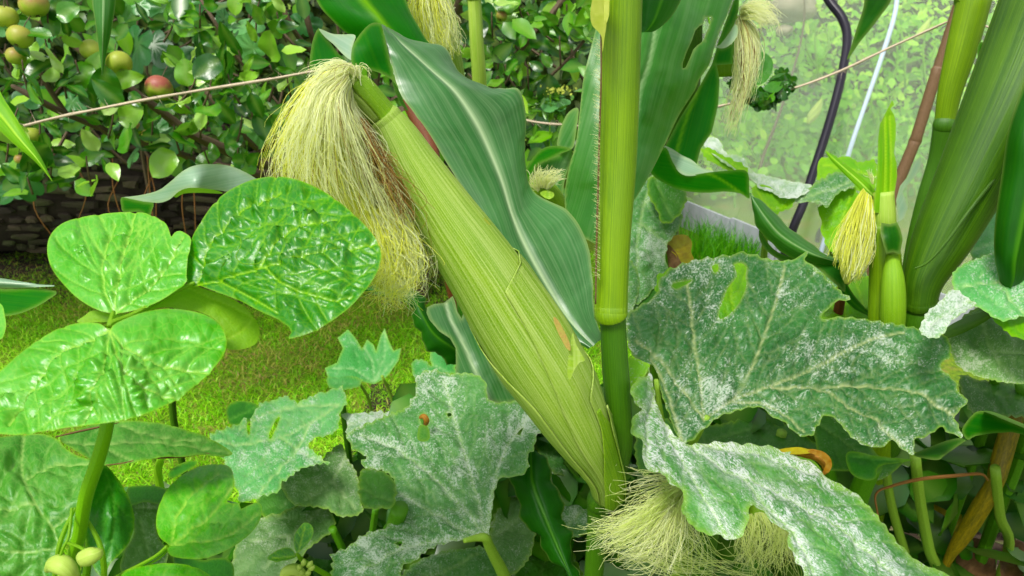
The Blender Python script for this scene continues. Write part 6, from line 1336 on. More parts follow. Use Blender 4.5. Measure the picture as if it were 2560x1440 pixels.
    for pts, r in (([(1000, 1270, .62), (985, 1320, .64), (975, 1340, .66)], 22), ([(830, 1320, .78), (855, 1370, .80), (880, 1440, .84)], 10), ([(940, 1270, .68), (930, 1340, .72), (920, 1420, .78)], 9), ([(855, 1000, .9), (870, 1120, .92), (885, 1250, .95)], 8)):
        st = [T(x, y, d, r) for x, y, d in pts]; st.append(drop(st[-1])); tube('petiole', st, M['petiole_dark'], t, 5, 10)
    f = thing('withered_flower', 'small dried orange flower bud lying on the dusty centre leaf', 'flower', P(1058, 1050, .70))
    tube('petals', [T(1050, 1044, .70, 4), T(1060, 1042, .695, 8), T(1066, 1052, .695, 8), T(1062, 1064, .70, 4)], M['orange'], f, 5, 12, ribs=.2, nrib=4, wob=.5)
courgette_centre()

def courgette_small():
    t = thing('courgette_plant', 'small young courgette plant with jagged blue green leaves standing on the lawn', 'courgette plant', foot(975, 1020, 1.45), 'courgette plants')
    ol = [(905, 955), (880, 950), (850, 958), (820, 945), (812, 920), (840, 905), (855, 870), (845, 845), (870, 822), (890, 845), (905, 870), (918, 850), (935, 862), (942, 880), (950, 840), (962, 820), (972, 850), (985, 875), (1002, 870), (995, 900), (975, 930), (962, 948), (935, 962)]
    sq_leaf(t, ol, [(812, 920, 1.28), (870, 822, 1.36), (962, 820, 1.38), (1000, 880, 1.32), (935, 960, 1.26), (905, 900, 1.30)], M['sq_teal'], [[(935, 955), (930, 900), (900, 850)], [(935, 955), (960, 890), (962, 830)], [(935, 955), (880, 920), (830, 920)], [(935, 955), (985, 900)]], serr=(5, 16), grid=6, vw=2, dome=.003, smooth=False)
    ol = [(815, 950), (830, 940), (870, 938), (905, 950), (890, 968), (850, 975), (825, 968)]
    sq_leaf(t, ol, [(815, 950, 1.25), (905, 950, 1.25), (860, 975, 1.2)], M['sq_teal'], [[(900, 955), (830, 955)]], serr=(4, 14), grid=6, vw=2)
    ol = [(1030, 905), (1060, 900), (1080, 915), (1075, 885), (1100, 870), (1130, 900), (1140, 930), (1110, 935), (1080, 940), (1050, 955), (1035, 940)]
    sq_leaf(t, ol, [(1030, 905, 1.30), (1100, 870, 1.34), (1130, 930, 1.28), (1050, 955, 1.25)], M['sq_teal'], [[(1120, 930), (1070, 905)]], serr=(4, 16), grid=6, vw=2)
    b = foot(975, 1020, 1.5)
    for a, c in (((900, 958, 1.24), (925, 1010, 1.27)), ((955, 940, 1.26), (980, 1000, 1.30)), ((1060, 940, 1.27), (1040, 1000, 1.32))):
        q = T(*c, 4); tube('petiole', [T(*a, 4), q, (np.array([q[0][0] + .01, q[0][1], -.01]), .004)], M['petiole'], t, 5, 7)
courgette_small()

def courgette_back():
    t = thing('courgette_plant', 'courgette plant with a hanging grey leaf beside a withered yellow one', 'courgette plant', foot(1660, 760, 1.3), 'courgette plants')
    sq_leaf(t, [(1572, 520), (1590, 470), (1612, 448), (1640, 440), (1680, 455), (1712, 478), (1716, 500), (1700, 520), (1706, 545), (1692, 580), (1670, 610), (1664, 650), (1672, 680), (1650, 705), (1618, 740), (1590, 762), (1575, 750), (1560, 700), (1562, 600)], [(1572, 520, .98), (1640, 440, 1.05), (1716, 490, 1.02), (1670, 660, .93), (1580, 750, .88), (1600, 600, .93)], M['sq_mild'], [[(1625, 460), (1600, 560), (1592, 660), (1585, 745)], [(1600, 560), (1670, 610)], [(1612, 500), (1690, 500)]], serr=(5, 26), grid=6, label='hanging grey leaf', seed=31, rough=.010, pucker=.008)
    sq_leaf(t, [(1622, 448), (1660, 440), (1700, 462), (1716, 485), (1712, 510), (1696, 540), (1660, 560), (1640, 520), (1622, 490)], [(1622, 448, .99), (1716, 485, .98), (1660, 560, .94)], M['sq_dark'], [[(1640, 450), (1680, 540)]], serr=(5, 26), grid=6.5, seed=35)
    poly('leaf', [(1668, 600), (1690, 588), (1715, 588), (1730, 605), (1728, 630), (1736, 650), (1732, 668), (1715, 676), (1700, 668), (1690, 640), (1672, 622)], [(1668, 600, 1.0), (1730, 610, 1.0), (1715, 676, .95), (1695, 630, .96)], M['yellow_leaf'], t, grid=5, rough=.008, rscale=20, label='withered yellow leaf')
    poly('leaf', [(1664, 622), (1672, 612), (1690, 632), (1705, 660), (1716, 676), (1694, 690), (1680, 690), (1672, 668), (1668, 640)], [(1664, 622, .97), (1716, 676, .93), (1680, 690, .94)], M['brown_leaf'], t, grid=5, rough=.008, rscale=18, label='shrivelled brown leaf')
    poly('leaf', [(1600, 700), (1640, 690), (1670, 688), (1672, 715), (1650, 735), (1620, 770), (1580, 775), (1585, 745)], [(1600, 700, .92), (1670, 690, .92), (1590, 770, .88)], M['sq_dark'], t, grid=6, rough=.004)
    sq_leaf(t, [(1560, 640), (1600, 700), (1580, 780), (1560, 800)], [(1560, 640, .9), (1600, 700, .9), (1560, 800, .85)], M['sq_mild'], [[(1570, 660), (1575, 780)]], serr=(3, 20))
    q = T(1640, 700, .96, 7); tube('petiole', [T(1625, 470, 1.06, 5), q, drop(q)], M['petiole'], t, 5, 8)
    # white topped leaves before the netting
    t2 = thing('courgette_plant', 'courgette plant before the netting with whitened tops and yellow green leaves', 'courgette plant', foot(2080, 700, 1.35), 'courgette plants')
    sq_leaf(t2, [(1760, 345), (1780, 342), (1800, 352), (1815, 380), (1860, 395), (1880, 425), (1930, 442), (1990, 455), (2028, 462), (2020, 480), (1985, 495), (1950, 492), (1930, 480), (1900, 470), (1872, 440), (1830, 420), (1790, 392), (1765, 370)], [(1760, 345, 1.25), (1880, 425, 1.12), (2028, 462, 1.05), (1950, 490, 1.0), (1800, 390, 1.15)], M['sq_white'], [[(1770, 350), (1860, 420), (1960, 475)]], serr=(4, 20), grid=6, seed=41)
    sq_leaf(t2, [(1755, 372), (1775, 370), (1800, 385), (1835, 400), (1862, 415), (1872, 430), (1850, 428), (1820, 425), (1790, 410), (1765, 395)], [(1755, 372, 1.18), (1872, 430, 1.08), (1790, 410, 1.14)], M['sq_lime'], [[(1765, 378), (1860, 425)]], serr=(6, 18), grid=6, seed=42)
    sq_leaf(t2, [(1880, 470), (1905, 462), (1930, 470), (1955, 492), (1985, 498), (1975, 520), (1950, 530), (1925, 550), (1905, 530), (1890, 505)], [(1880, 470, 1.05), (1985, 498, 1.0), (1925, 550, .98)], M['sq_lime'], [[(1890, 475), (1930, 520), (1970, 510)]], serr=(5, 18), grid=6, seed=43)
    sq_leaf(t2, [(1978, 500), (2010, 480), (2050, 450), (2090, 430), (2130, 440), (2140, 462), (2100, 480), (2080, 500), (2068, 520), (2050, 505), (2020, 505)], [(1978, 500, 1.0), (2090, 430, 1.06), (2140, 462, 1.0), (2060, 515, .96)], M['sq_mild'], [[(2130, 450), (2060, 475), (1990, 500)]], serr=(5, 20), grid=6, seed=44)
    sq_leaf(t2, [(2050, 400), (2070, 392), (2090, 398), (2115, 390), (2150, 405), (2185, 400), (2192, 430), (2186, 470), (2150, 480), (2110, 450), (2080, 445), (2050, 450), (2042, 430)], [(2050, 400, 1.1), (2190, 405, 1.08), (2110, 450, 1.05)], M['sq_lime'], [[(2190, 440), (2120, 420), (2060, 410)]], serr=(5, 22), grid=6, seed=45)
    sq_leaf(t2, [(2085, 480), (2120, 470), (2150, 490), (2150, 540), (2120, 600), (2100, 640), (2070, 620), (2055, 580), (2052, 545), (2045, 520), (2070, 505)], [(2085, 480, 1.02), (2150, 490, 1.0), (2090, 640, .95)], M['sq_lime'], [[(2130, 480), (2100, 560), (2080, 620)]], serr=(5, 22), grid=6, seed=46)
    sq_leaf(t2, [(2120, 700), (2150, 690), (2185, 700), (2180, 760), (2150, 770), (2130, 745)], [(2120, 700, .85), (2185, 700, .85), (2150, 770, .8)], M['sq_lime'], [[(2140, 700), (2160, 760)]], serr=(4, 20), grid=6, seed=47)
    sq_leaf(t2, [(2030, 650), (2080, 640), (2130, 655), (2170, 690), (2170, 740), (2120, 745), (2060, 700)], [(2030, 650, 1.0), (2170, 690, .92), (2120, 745, .88)], M['sq_mild'], [[(2150, 700), (2050, 665)]], serr=(4, 20), grid=7, seed=48)
    for x, y, d in ((1915, 560, 1.05), (2100, 560, 1.05), (2080, 640, 1.02), (1915, 600, 1.05), (2098, 770, .9)):
        q = T(x - 8, y + 90, d + .1, 7); tube('petiole', [T(x, y - 60, d, 5), q, drop(q)], M['petiole'], t2, 5, 8)
    t3 = thing('courgette_plant', 'courgette plant at the right edge with broad dull grey leaves', 'courgette plant', foot(2500, 1000, .95), 'courgette plants')
    L = [([(2380, 690), (2410, 660), (2460, 640), (2520, 620), (2640, 600), (2660, 760), (2560, 790), (2500, 800), (2450, 770), (2400, 750)], .66, 'sq_mild_l', [[(2390, 720), (2500, 700), (2640, 680)], [(2500, 700), (2560, 780)]]),
         ([(2440, 560), (2470, 530), (2530, 520), (2640, 520), (2640, 640), (2540, 640), (2470, 640), (2430, 650)], .80, 'sq_teal', [[(2440, 620), (2620, 570)]]),
         ([(2300, 830), (2318, 780), (2345, 760), (2365, 735), (2390, 725), (2420, 745), (2440, 760), (2420, 775), (2380, 800), (2365, 825), (2340, 845)], .60, 'sq_white', [[(2320, 810), (2420, 750)]]),
         ([(2370, 845), (2400, 800), (2440, 770), (2470, 765), (2500, 800), (2560, 830), (2660, 850), (2660, 960), (2560, 960), (2480, 950), (2420, 930), (2385, 900)], .68, 'sq_grey', [[(2450, 780), (2480, 880), (2540, 950)], [(2480, 880), (2600, 880)]]),
         ([(2470, 760), (2510, 752), (2560, 770), (2660, 790), (2660, 860), (2560, 850), (2510, 825), (2480, 790)], .64, 'sq_lime', [[(2480, 765), (2640, 820)]]),
         ([(2400, 940), (2450, 950), (2540, 955), (2660, 960), (2660, 1060), (2540, 1040), (2470, 1040), (2420, 1020)], .76, 'sq_dark', [[(2420, 960), (2620, 1010)]])]
    for k, (o_, d, m, v) in enumerate(L):
        a = np.array(o_, float); y0, y1 = a[:, 1].min(), a[:, 1].max(); x0, x1 = a[:, 0].min(), a[:, 0].max(); xm = (x0 + x1) / 2
        sq_leaf(t3, o_, [(x0, y0, d + .05), (x1, y0, d + .05), (xm, (y0 + y1) / 2, d - .01), (x0, y1, d - .03), (x1, y1, d - .03)], M[m], v, serr=(6, 22), seed=50 + k, grid=8, rough=.006)
    q = T(2480, 1000, .8, 12); tube('petiole', [T(2470, 800, .72, 9), q, drop(q)], M['petiole_dark'], t3, 5, 8)
    q = T(2560, 1100, .8, 16); tube('petiole', [T(2555, 960, .76, 16), q, drop(q)], M['petiole_dark'], t3, 5, 8)
    # maize leaf lower right
    t4 = thing('maize_plant', 'maize plant at lower right, dark bent leaf beside the huge speckled leaf', 'maize plant', foot(2700, 1300, .8), 'maize plants')
    tube('stalk', [rise(T(2700, 900, .66, 26), 0.9), rise(T(2700, 900, .66, 26), .3, 26*.00022), T(2700, 900, .66, 26), T(2690, 1150, .72, 26), drop(T(2680, 1400, .8, 26))], M['stalk_dark'], t4, 5, 12)
    poly('leaf', [(2405, 1080), (2412, 1060), (2440, 1030), (2470, 1030), (2500, 1045), (2560, 1070), (2700, 1130), (2700, 1150), (2560, 1088), (2500, 1082), (2440, 1090), (2420, 1100)], [(2405, 1080, .64), (2450, 1030, .66), (2560, 1080, .64), (2700, 1140, .68)], M['mz_green'], t4, dirn=(1, .2), grid=6)
    poly('leaf', [(2460, 1028), (2490, 1032), (2560, 1060), (2700, 1115), (2700, 1132), (2560, 1078), (2500, 1050)], [(2460, 1028, .655), (2560, 1065, .63), (2700, 1125, .67)], M['mz_pale'], t4, dirn=(1, .3), grid=6)
    poly('leaf', [(2285, 1136), (2330, 1115), (2380, 1098), (2420, 1095), (2395, 1115), (2360, 1140), (2345, 1150), (2310, 1146)], [(2285, 1136, .62), (2420, 1095, .64), (2345, 1150, .60)], M['mz_dark'], t4, dirn=(1, -.3), grid=6)
courgette_back()

# ---------------------------------------------------------------- bean plants on the left
def bean_front():
    t = thing('bean_plant', 'climbing bean plant with three large glossy puckered leaves nearest on the left', 'bean plant', foot(190, 1500, .55), 'bean plants')
    K = dict(grid=4.6, rscale=75, vw=2.3, vdepth=.0018, edgew=2.5, sec=(56, 52, 210), seck=.5)
    poly('leaf', [(470, 712), (464, 670), (470, 630), (482, 590), (505, 550), (535, 508), (570, 478), (620, 453), (670, 442), (715, 443), (760, 455), (815, 482), (865, 518), (905, 555), (935, 590), (950, 620), (952, 650), (935, 695), (905, 735), (870, 772), (820, 808), (775, 832), (722, 847), (728, 832), (722, 818), (706, 806), (690, 796), (650, 778), (600, 752), (555, 735), (520, 722), (495, 713)],
         [(475, 710, .385), (520, 520, .405), (690, 442, .415), (865, 520, .39), (950, 640, .365), (870, 772, .345), (722, 845, .335), (600, 752, .362), (700, 640, .362), (640, 560, .382), (800, 700, .352)], M['bean'], t,
         veins=[[(487, 710), (570, 690), (650, 665), (730, 642), (820, 625), (952, 605)], [(487, 710), (510, 630), (560, 560), (630, 505), (700, 475)], [(655, 662), (700, 705), (760, 725), (830, 745), (880, 735)], [(640, 668), (690, 600), (750, 560), (840, 545)], [(540, 700), (620, 740), (690, 780)]],
         label='largest glossy leaf before the silk', dome=.0032, rough=.0045, pucker=.0062, seed=1, **K)
    poly('leaf', [(287, 783), (245, 775), (200, 750), (160, 712), (130, 672), (118, 630), (124, 592), (150, 562), (190, 546), (245, 536), (310, 530), (360, 532), (395, 545), (415, 560), (424, 580), (428, 592), (436, 582), (450, 577), (468, 586), (478, 600), (470, 640), (466, 690), (466, 705), (435, 730), (390, 757), (335, 776)],
         [(287, 783, .37), (118, 630, .40), (245, 536, .43), (395, 545, .42), (466, 600, .395), (466, 700, .38), (290, 650, .392), (220, 700, .385)], M['bean_pale'], t,
         veins=[[(285, 780), (290, 720), (300, 640), (325, 560), (335, 533)], [(285, 780), (258, 720), (250, 660), (262, 600), (285, 555)], [(285, 780), (345, 735), (395, 680), (430, 630), (455, 590)]],
         label='round pale leaf with a notched tip', dome=.0024, rough=.004, pucker=.0045, seed=2, **K)
    poly('leaf', [(270, 818), (245, 808), (200, 807), (150, 820), (95, 850), (45, 888), (0, 928), (-60, 985), (-90, 1040), (-60, 1085), (0, 1085), (45, 1087), (110, 1078), (190, 1066), (280, 1055), (360, 1036), (420, 1010), (446, 996), (490, 962), (530, 925), (560, 885), (566, 850), (552, 815), (520, 790), (470, 776), (410, 772), (350, 783), (300, 803)],
         [(270, 818, .352), (100, 850, .36), (-60, 985, .345), (-60, 1085, .32), (190, 1066, .318), (440, 1000, .33), (566, 850, .362), (430, 773, .375), (280, 930, .322), (400, 880, .345), (120, 960, .335)], M['bean_pale'], t,
         veins=[[(272, 818), (295, 890), (340, 945), (400, 980), (445, 995)], [(272, 818), (330, 870), (420, 910), (520, 930)], [(272, 818), (200, 850), (120, 910), (60, 990), (20, 1060)], [(272, 818), (250, 900), (230, 980), (200, 1060)]],
         label='wide pale leaf at the lower left', dome=.0024, rough=.004, pucker=.0045, seed=3, **K)
    poly('leaf', [(300, 800), (230, 806), (192, 805), (210, 790), (235, 776), (290, 786), (340, 778), (400, 752), (470, 715), (530, 728), (590, 752), (628, 785), (646, 815), (648, 840), (636, 862), (600, 874), (568, 870), (562, 840), (545, 806), (505, 782), (460, 774), (400, 770)],
         [(200, 800, .385), (470, 715, .395), (646, 815, .40), (600, 874, .39), (400, 765, .385)], M['bean_under'], t, veins=[[(470, 718), (520, 740), (590, 770), (646, 800)], [(640, 790), (600, 830), (560, 850)]], label='yellow green underside of a leaf behind', dome=.0015, rough=.0015, grid=6, vw=2.5, edgew=3)
    tube('petiole', [T(487, 706, .384, 4), T(465, 716, .382, 6), T(400, 750, .378, 6), T(330, 787, .368, 6.5), T(285, 805, .36, 8), T(272, 815, .357, 7)], M['bean_under'], t, 5, 10)
    tube('petiole', [T(284, 780, .369, 5), T(278, 800, .362, 7), T(272, 816, .357, 6)], M['bean_under'], t, 4, 8)
    tube('stem', [T(275, 820, .362, 10), T(280, 940, .368, 15), T(268, 1060, .372, 16), T(245, 1150, .378, 17), T(215, 1240, .386, 17), T(200, 1330, .40, 16), T(185, 1440, .42, 16), drop(T(175, 1560, .45, 16), dy=.05)], M['bean_stem'], t, 7, 14)
    tube('tendril', [T(585, 590, .368, 1.2), T(600, 595, .364, 1.1), T(602, 615, .362, 1.1), T(590, 640, .362, 1.2), T(605, 658, .360, 1.2), T(640, 660, .358, 1.2), T(655, 652, .358, 1.5)], M['bean_under'], t, 6, 5)
    # bean buds low left
    for k, st in enumerate(([(118, 1425, .40, 8), (135, 1410, .39, 20), (155, 1412, .385, 26), (172, 1425, .385, 22), (190, 1450, .39, 12)], [(204, 1402, .38, 8), (212, 1394, .375, 20), (228, 1388, .372, 22), (242, 1384, .372, 16), (250, 1378, .375, 6)])):
        tube('bud', [T(*q) for q in st], M['pod'], t, 6, 14, wob=.3, seed=k)
    tube('bud_stalk', [T(180, 1270, .39, 4), T(172, 1340, .385, 4), T(158, 1370, .384, 4), T(148, 1400, .385, 4)], M['bean_under'], t, 5, 7)
    tube('bud_stalk', [T(170, 1358, .384, 4), T(195, 1366, .38, 4), T(222, 1382, .377, 4)], M['bean_under'], t, 5, 7)
    tube('vine', [T(188, 1270, .40, 4), T(160, 1330, .40, 6), T(145, 1380, .40, 6), T(135, 1460, .41, 6)], M['bean_under'], t, 5, 8)
    tube('vine', [T(212, 1290, .40, 4), T(245, 1350, .40, 6), T(258, 1400, .40, 7), T(262, 1470, .41, 7)], M['bean_under'], t, 5, 8)
bean_front()

def bean_low():
    t = thing('bean_plant', 'lower bean plant at bottom left with one crinkled pale leaf', 'bean plant', foot(330, 1600, .65), 'bean plants')
    K = dict(grid=6.5, rscale=34, vw=2.5, vdepth=.0012, edgew=3, sec=(60, 50, 160))
    poly('leaf', [(150, 1098), (180, 1080), (230, 1062), (300, 1052), (370, 1054), (430, 1064), (475, 1078), (515, 1090), (550, 1110), (582, 1131), (560, 1142), (510, 1136), (460, 1142), (410, 1142), (360, 1150), (300, 1162), (260, 1163), (215, 1142)], [(150, 1098, .50), (370, 1054, .54), (582, 1131, .52), (270, 1162, .47), (400, 1110, .49)], M['bean_dull'], t, veins=[[(160, 1100), (250, 1110), (350, 1100), (460, 1110), (575, 1130)], [(250, 1110), (330, 1150)], [(300, 1060), (400, 1090), (520, 1100)]], label='pointed dull leaf with a brown lower edge', dome=.0015, rough=.0015, **K)
    tube('leaf_edge', [T(140, 1092, .475, 2), T(200, 1078, .46, 3), T(270, 1063, .45, 2), T(298, 1056, .45, 1)], M['brown_leaf'], t, 5, 5, wob=.5)
    tube('leaf_edge', [T(265, 1163, .468, 1.5), T(310, 1158, .47, 3), T(370, 1146, .475, 3), T(450, 1142, .485, 3), T(510, 1134, .50, 3), T(560, 1142, .51, 2)], M['brown_leaf'], t, 5, 5, wob=.5)
    poly('leaf', [(-60, 1095), (0, 1092), (60, 1086), (110, 1086), (145, 1100), (165, 1122), (200, 1142), (232, 1150), (238, 1180), (225, 1240), (205, 1300), (175, 1350), (140, 1400), (135, 1460), (120, 1520), (-60, 1520)], [(-60, 1095, .50), (110, 1086, .52), (235, 1160, .48), (200, 1300, .455), (130, 1460, .44), (-60, 1500, .42), (60, 1280, .455)], M['bean_dull'], t,
         veins=[[(60, 1090), (55, 1180), (90, 1260), (130, 1320), (150, 1380)], [(60, 1190), (140, 1160), (225, 1160)], [(90, 1260), (0, 1270), (-60, 1300)], [(130, 1320), (190, 1270)], [(140, 1370), (60, 1380), (-40, 1370)]], label='dull leathery leaf at the bottom left corner', dome=.004, rough=.005, seed=5, **K)
    poly('leaf', [(258, 1163), (285, 1185), (310, 1220), (328, 1260), (337, 1300), (328, 1345), (305, 1380), (275, 1410), (262, 1440), (240, 1430), (222, 1380), (214, 1330), (218, 1280), (232, 1220)], [(258, 1163, .50), (337, 1300, .49), (250, 1430, .46), (215, 1310, .475), (285, 1290, .47)], M['bean_dark'], t, veins=[[(262, 1170), (285, 1250), (285, 1330), (262, 1410)], [(285, 1250), (325, 1290)], [(280, 1200), (235, 1260)]], dome=.0012, rough=.001, seed=6, **K)
    poly('leaf', [(422, 1362), (398, 1342), (390, 1305), (398, 1262), (420, 1220), (455, 1188), (500, 1166), (545, 1160), (572, 1166), (582, 1182), (585, 1212), (576, 1240), (568, 1252), (580, 1258), (598, 1258), (602, 1272), (615, 1266), (640, 1257), (653, 1262), (655, 1280), (648, 1305), (625, 1335), (590, 1362), (545, 1385), (500, 1397), (455, 1396), (425, 1388), (418, 1372)],
         [(422, 1362, .46), (395, 1270, .49), (560, 1165, .53), (650, 1270, .50), (545, 1385, .445), (430, 1390, .44), (510, 1280, .478)], M['bean_pale'], t, veins=[[(425, 1360), (480, 1320), (540, 1270), (580, 1215)], [(425, 1360), (440, 1290), (480, 1230), (550, 1180)], [(425, 1360), (500, 1350), (580, 1330), (650, 1280)]], label='crinkled pale leaf with two lobes', dome=.002, rough=.003, pucker=.004, seed=7, **K)
    poly('leaf', [(318, 1222), (350, 1214), (395, 1216), (432, 1232), (428, 1250), (400, 1260), (360, 1255), (328, 1262)], [(318, 1222, .56), (432, 1232, .56), (370, 1260, .53)], M['bean_dark'], t, **K)
    poly('leaf', [(325, 1258), (380, 1252), (400, 1262), (390, 1310), (400, 1350), (420, 1375), (410, 1420), (370, 1450), (320, 1450), (300, 1420), (310, 1380), (335, 1330)], [(325, 1258, .54), (400, 1262, .54), (340, 1450, .50)], M['sq_grey'], t, veins=[[(340, 1268), (400, 1268)], [(350, 1300), (380, 1420)]], **K)
    poly('leaf', [(418, 1188), (435, 1168), (465, 1154), (492, 1152), (488, 1165), (460, 1182), (430, 1196)], [(418, 1188, .62), (492, 1152, .64), (430, 1196, .6)], M['bean_dark'], t, **K)
    poly('leaf', [(565, 1030), (572, 1012), (595, 1002), (625, 1004), (648, 1014), (650, 1030), (635, 1048), (600, 1062), (575, 1060)], [(565, 1030, .95), (650, 1020, .98), (590, 1060, .92)], M['bean_dark'], t, veins=[[(570, 1050), (640, 1015)]], dome=.001, rough=.001, **K)
    poly('leaf', [(300, 1445), (330, 1422), (380, 1410), (430, 1408), (480, 1415), (520, 1435), (540, 1460), (540, 1520), (300, 1520)], [(300, 1445, .46), (430, 1408, .47), (540, 1460, .46), (420, 1520, .43)], M['bean_pale'], t, veins=[[(310, 1470), (420, 1440), (530, 1460)]], dome=.0015, rough=.0015, **K)
    poly('leaf', [(440, 1380), (500, 1400), (560, 1395), (585, 1420), (570, 1470), (480, 1470), (440, 1430)], [(440, 1380, .54), (585, 1420, .54), (500, 1470, .5)], M['bean_dark'], t, **K)
    tube('petiole', [T(418, 1366, .462, 5), T(390, 1390, .465, 4.5), T(345, 1415, .47, 4.5), T(295, 1440, .48, 4.5), T(220, 1490, .50, 5)], M['bean_under'], t, 5, 8)
    tube('petiole', [T(425, 1368, .464, 4), T(395, 1398, .467, 3), T(300, 1446, .48, 3)], M['bean_under'], t, 5, 6)
    q = T(398, 1208, .66, 10); tube('petiole', [T(402, 1140, .62, 9), q, drop(q)], M['bean_under'], t, 5, 8)
    q = T(210, 1560, .52, 10); tube('stem', [T(235, 1180, .49, 6), T(220, 1400, .50, 9), q, drop(q)], M['bean_stem'], t, 5, 8)
    # tiny side leaf at the left edge
    poly('leaf', [(-60, 740), (0, 758), (12, 790), (15, 815), (8, 842), (-5, 850), (-60, 860)], [(-60, 740, .42), (15, 800, .41), (-60, 860, .41)], M['bean_pale'], t, dome=.001, rough=.001, **K)
    s = thing('bean_seedling', 'tiny bean seedling with two small bright leaves over a grey courgette leaf', 'seedling', foot(770, 1480, .72), 'bean plants')
    K = dict(grid=4, rscale=14, vw=2, vdepth=.0008, edgew=2.5, sec=(20, 50, 60))
    poly('leaf', [(742, 1382), (735, 1362), (736, 1338), (748, 1318), (762, 1306), (778, 1312), (784, 1328), (776, 1350), (760, 1370)], [(742, 1382, .60), (762, 1306, .63), (784, 1330, .62)], M['bean'], s, veins=[[(745, 1380), (762, 1315)]], dome=.0016, rough=.001, **K)
    poly('leaf', [(740, 1392), (715, 1400), (690, 1404), (668, 1396), (682, 1382), (705, 1370), (725, 1370), (736, 1380)], [(740, 1392, .60), (668, 1396, .61), (705, 1370, .62)], M['bean'], s, veins=[[(738, 1388), (680, 1394)]], dome=.0016, rough=.001, **K)
    q = T(845, 1460, .66, 6); tube('stem', [T(742, 1384, .602, 4), T(755, 1400, .61, 6), T(790, 1422, .625, 6.5), T(820, 1440, .64, 7), q, drop(q)], M['bean_under'], s, 5, 9)
    tube('bud', [T(705, 1450, .61, 8), T(715, 1430, .608, 14), T(735, 1424, .607, 16), T(752, 1432, .608, 13), T(765, 1450, .61, 9)], M['pod'], s, 5, 12, wob=.3)
    for k in range(6):
        a = k * 1.1; tube('bud', [T(760 + 12 * math.cos(a), 1425 + 12 * math.sin(a), .60, 4), T(764 + 16 * math.cos(a), 1420 + 14 * math.sin(a), .598, 7), T(766 + 20 * math.cos(a), 1416 + 18 * math.sin(a), .60, 3)], M['pod'], s, 4, 8)
bean_low()

# ---------------------------------------------------------------- twine, canes, litter
def twine(label, pts, r=2.6, seed=0):
    t = thing('garden_twine', label, 'twine', P(*pts[0][:3]), 'lengths of twine tied across the bed')
    st = [T(x, y, d, r) for x, y, d in pts]
    tube('strand', st, M['twine'], t, 10, 8, wob=.5, seed=seed)
    r2 = np.random.default_rng(seed + 5); c = catmull(np.array([np.append(p, q) for p, q in st]), 10); V = []; F = []; o = 0
    for k in range(170):
        i = r2.integers(0, len(c) - 1); f = r2.random(); p = c[i, :3] * (1 - f) + c[i + 1, :3] * f; rr = c[i, 3]
        q = p + r2.normal(0, 1, 3) * rr * [3.2, 1.5, 3.2]; w = np.array([0, 0, rr * .16]); w2 = np.array([rr * .16, 0, 0])
        V += [p - w - w2, p + w + w2, q]; F.append((o, o + 1, o + 2)); o += 3
    link('fibre', np.array(V), F, M['twine'], t, kind='stuff')
twine('pale twine crossing the apple branches from the left edge up to the silk', [(60, 314, 1.22), (150, 292, 1.22), (300, 262, 1.2), (430, 238, 1.18), (600, 210, 1.16), (720, 190, 1.14), (880, 160, 1.1)], 3.6, 1)
twine('thin twine stretched before the netting to the bamboo cane', [(1640, 300, 1.55), (1760, 274, 1.5), (1960, 228, 1.45), (2090, 182, 1.42), (2240, 112, 1.4), (2378, 50, 1.36)], 3.0, 2)
twine('short twine end between the yellow green stalk and leaning sheath', [(2378, 50, 1.36), (2450, 62, 1.3), (2520, 84, 1.25), (2640, 120, 1.2)], 2.4, 3)
twine('short twine seen between the arching leaf and the thick stalk', [(1290, 290, 1.6), (1330, 304, 1.6), (1410, 312, 1.58), (1500, 318, 1.55)], 2.6, 4)

t = thing('bamboo_cane', 'brown bamboo cane leaning beside the yellow green stalk before the netting', 'garden cane', foot(2190, 620, 1.5), 'garden canes')
q = T(2180, 640, 1.45, 15)
tube('cane', [T(2420, -60, 1.3, 13), T(2394, 20, 1.32, 13), T(2348, 166, 1.35, 14), T(2344, 176, 1.35, 16), T(2340, 186, 1.35, 14), T(2292, 340, 1.38, 14), T(2288, 352, 1.385, 15.5), T(2284, 362, 1.385, 14), T(2240, 470, 1.41, 14.5), q, drop(q)], M['cane'], t, 6, 14)
t = thing('bamboo_cane', 'short reddish cane standing in the lawn just left of the big cob', 'garden cane', foot(1150, 800, 1.5), 'garden canes')
q = T(1145, 790, 1.33, 12)
tube('cane', [T(1085, 500, 1.22, 11), T(1110, 640, 1.27, 11.5), T(1132, 740, 1.31, 12), q, drop(q)], M['cane_red'], t, 6, 12)
tube('cane', [T(1020, 250, 1.28, 18), T(1050, 310, 1.27, 20), T(1080, 380, 1.25, 19), T(1085, 500, 1.22, 11)], M['cane_red'], t, 5, 12)
t = thing('garden_stake', 'dark red stake end seen under the big speckled leaf notch', 'garden cane', foot(2090, 800, .95))
q = T(2082, 850, .84, 13); tube('stake', [T(2110, 700, .80, 12), q, drop(q)], M['cane_red'], t, 4, 10)

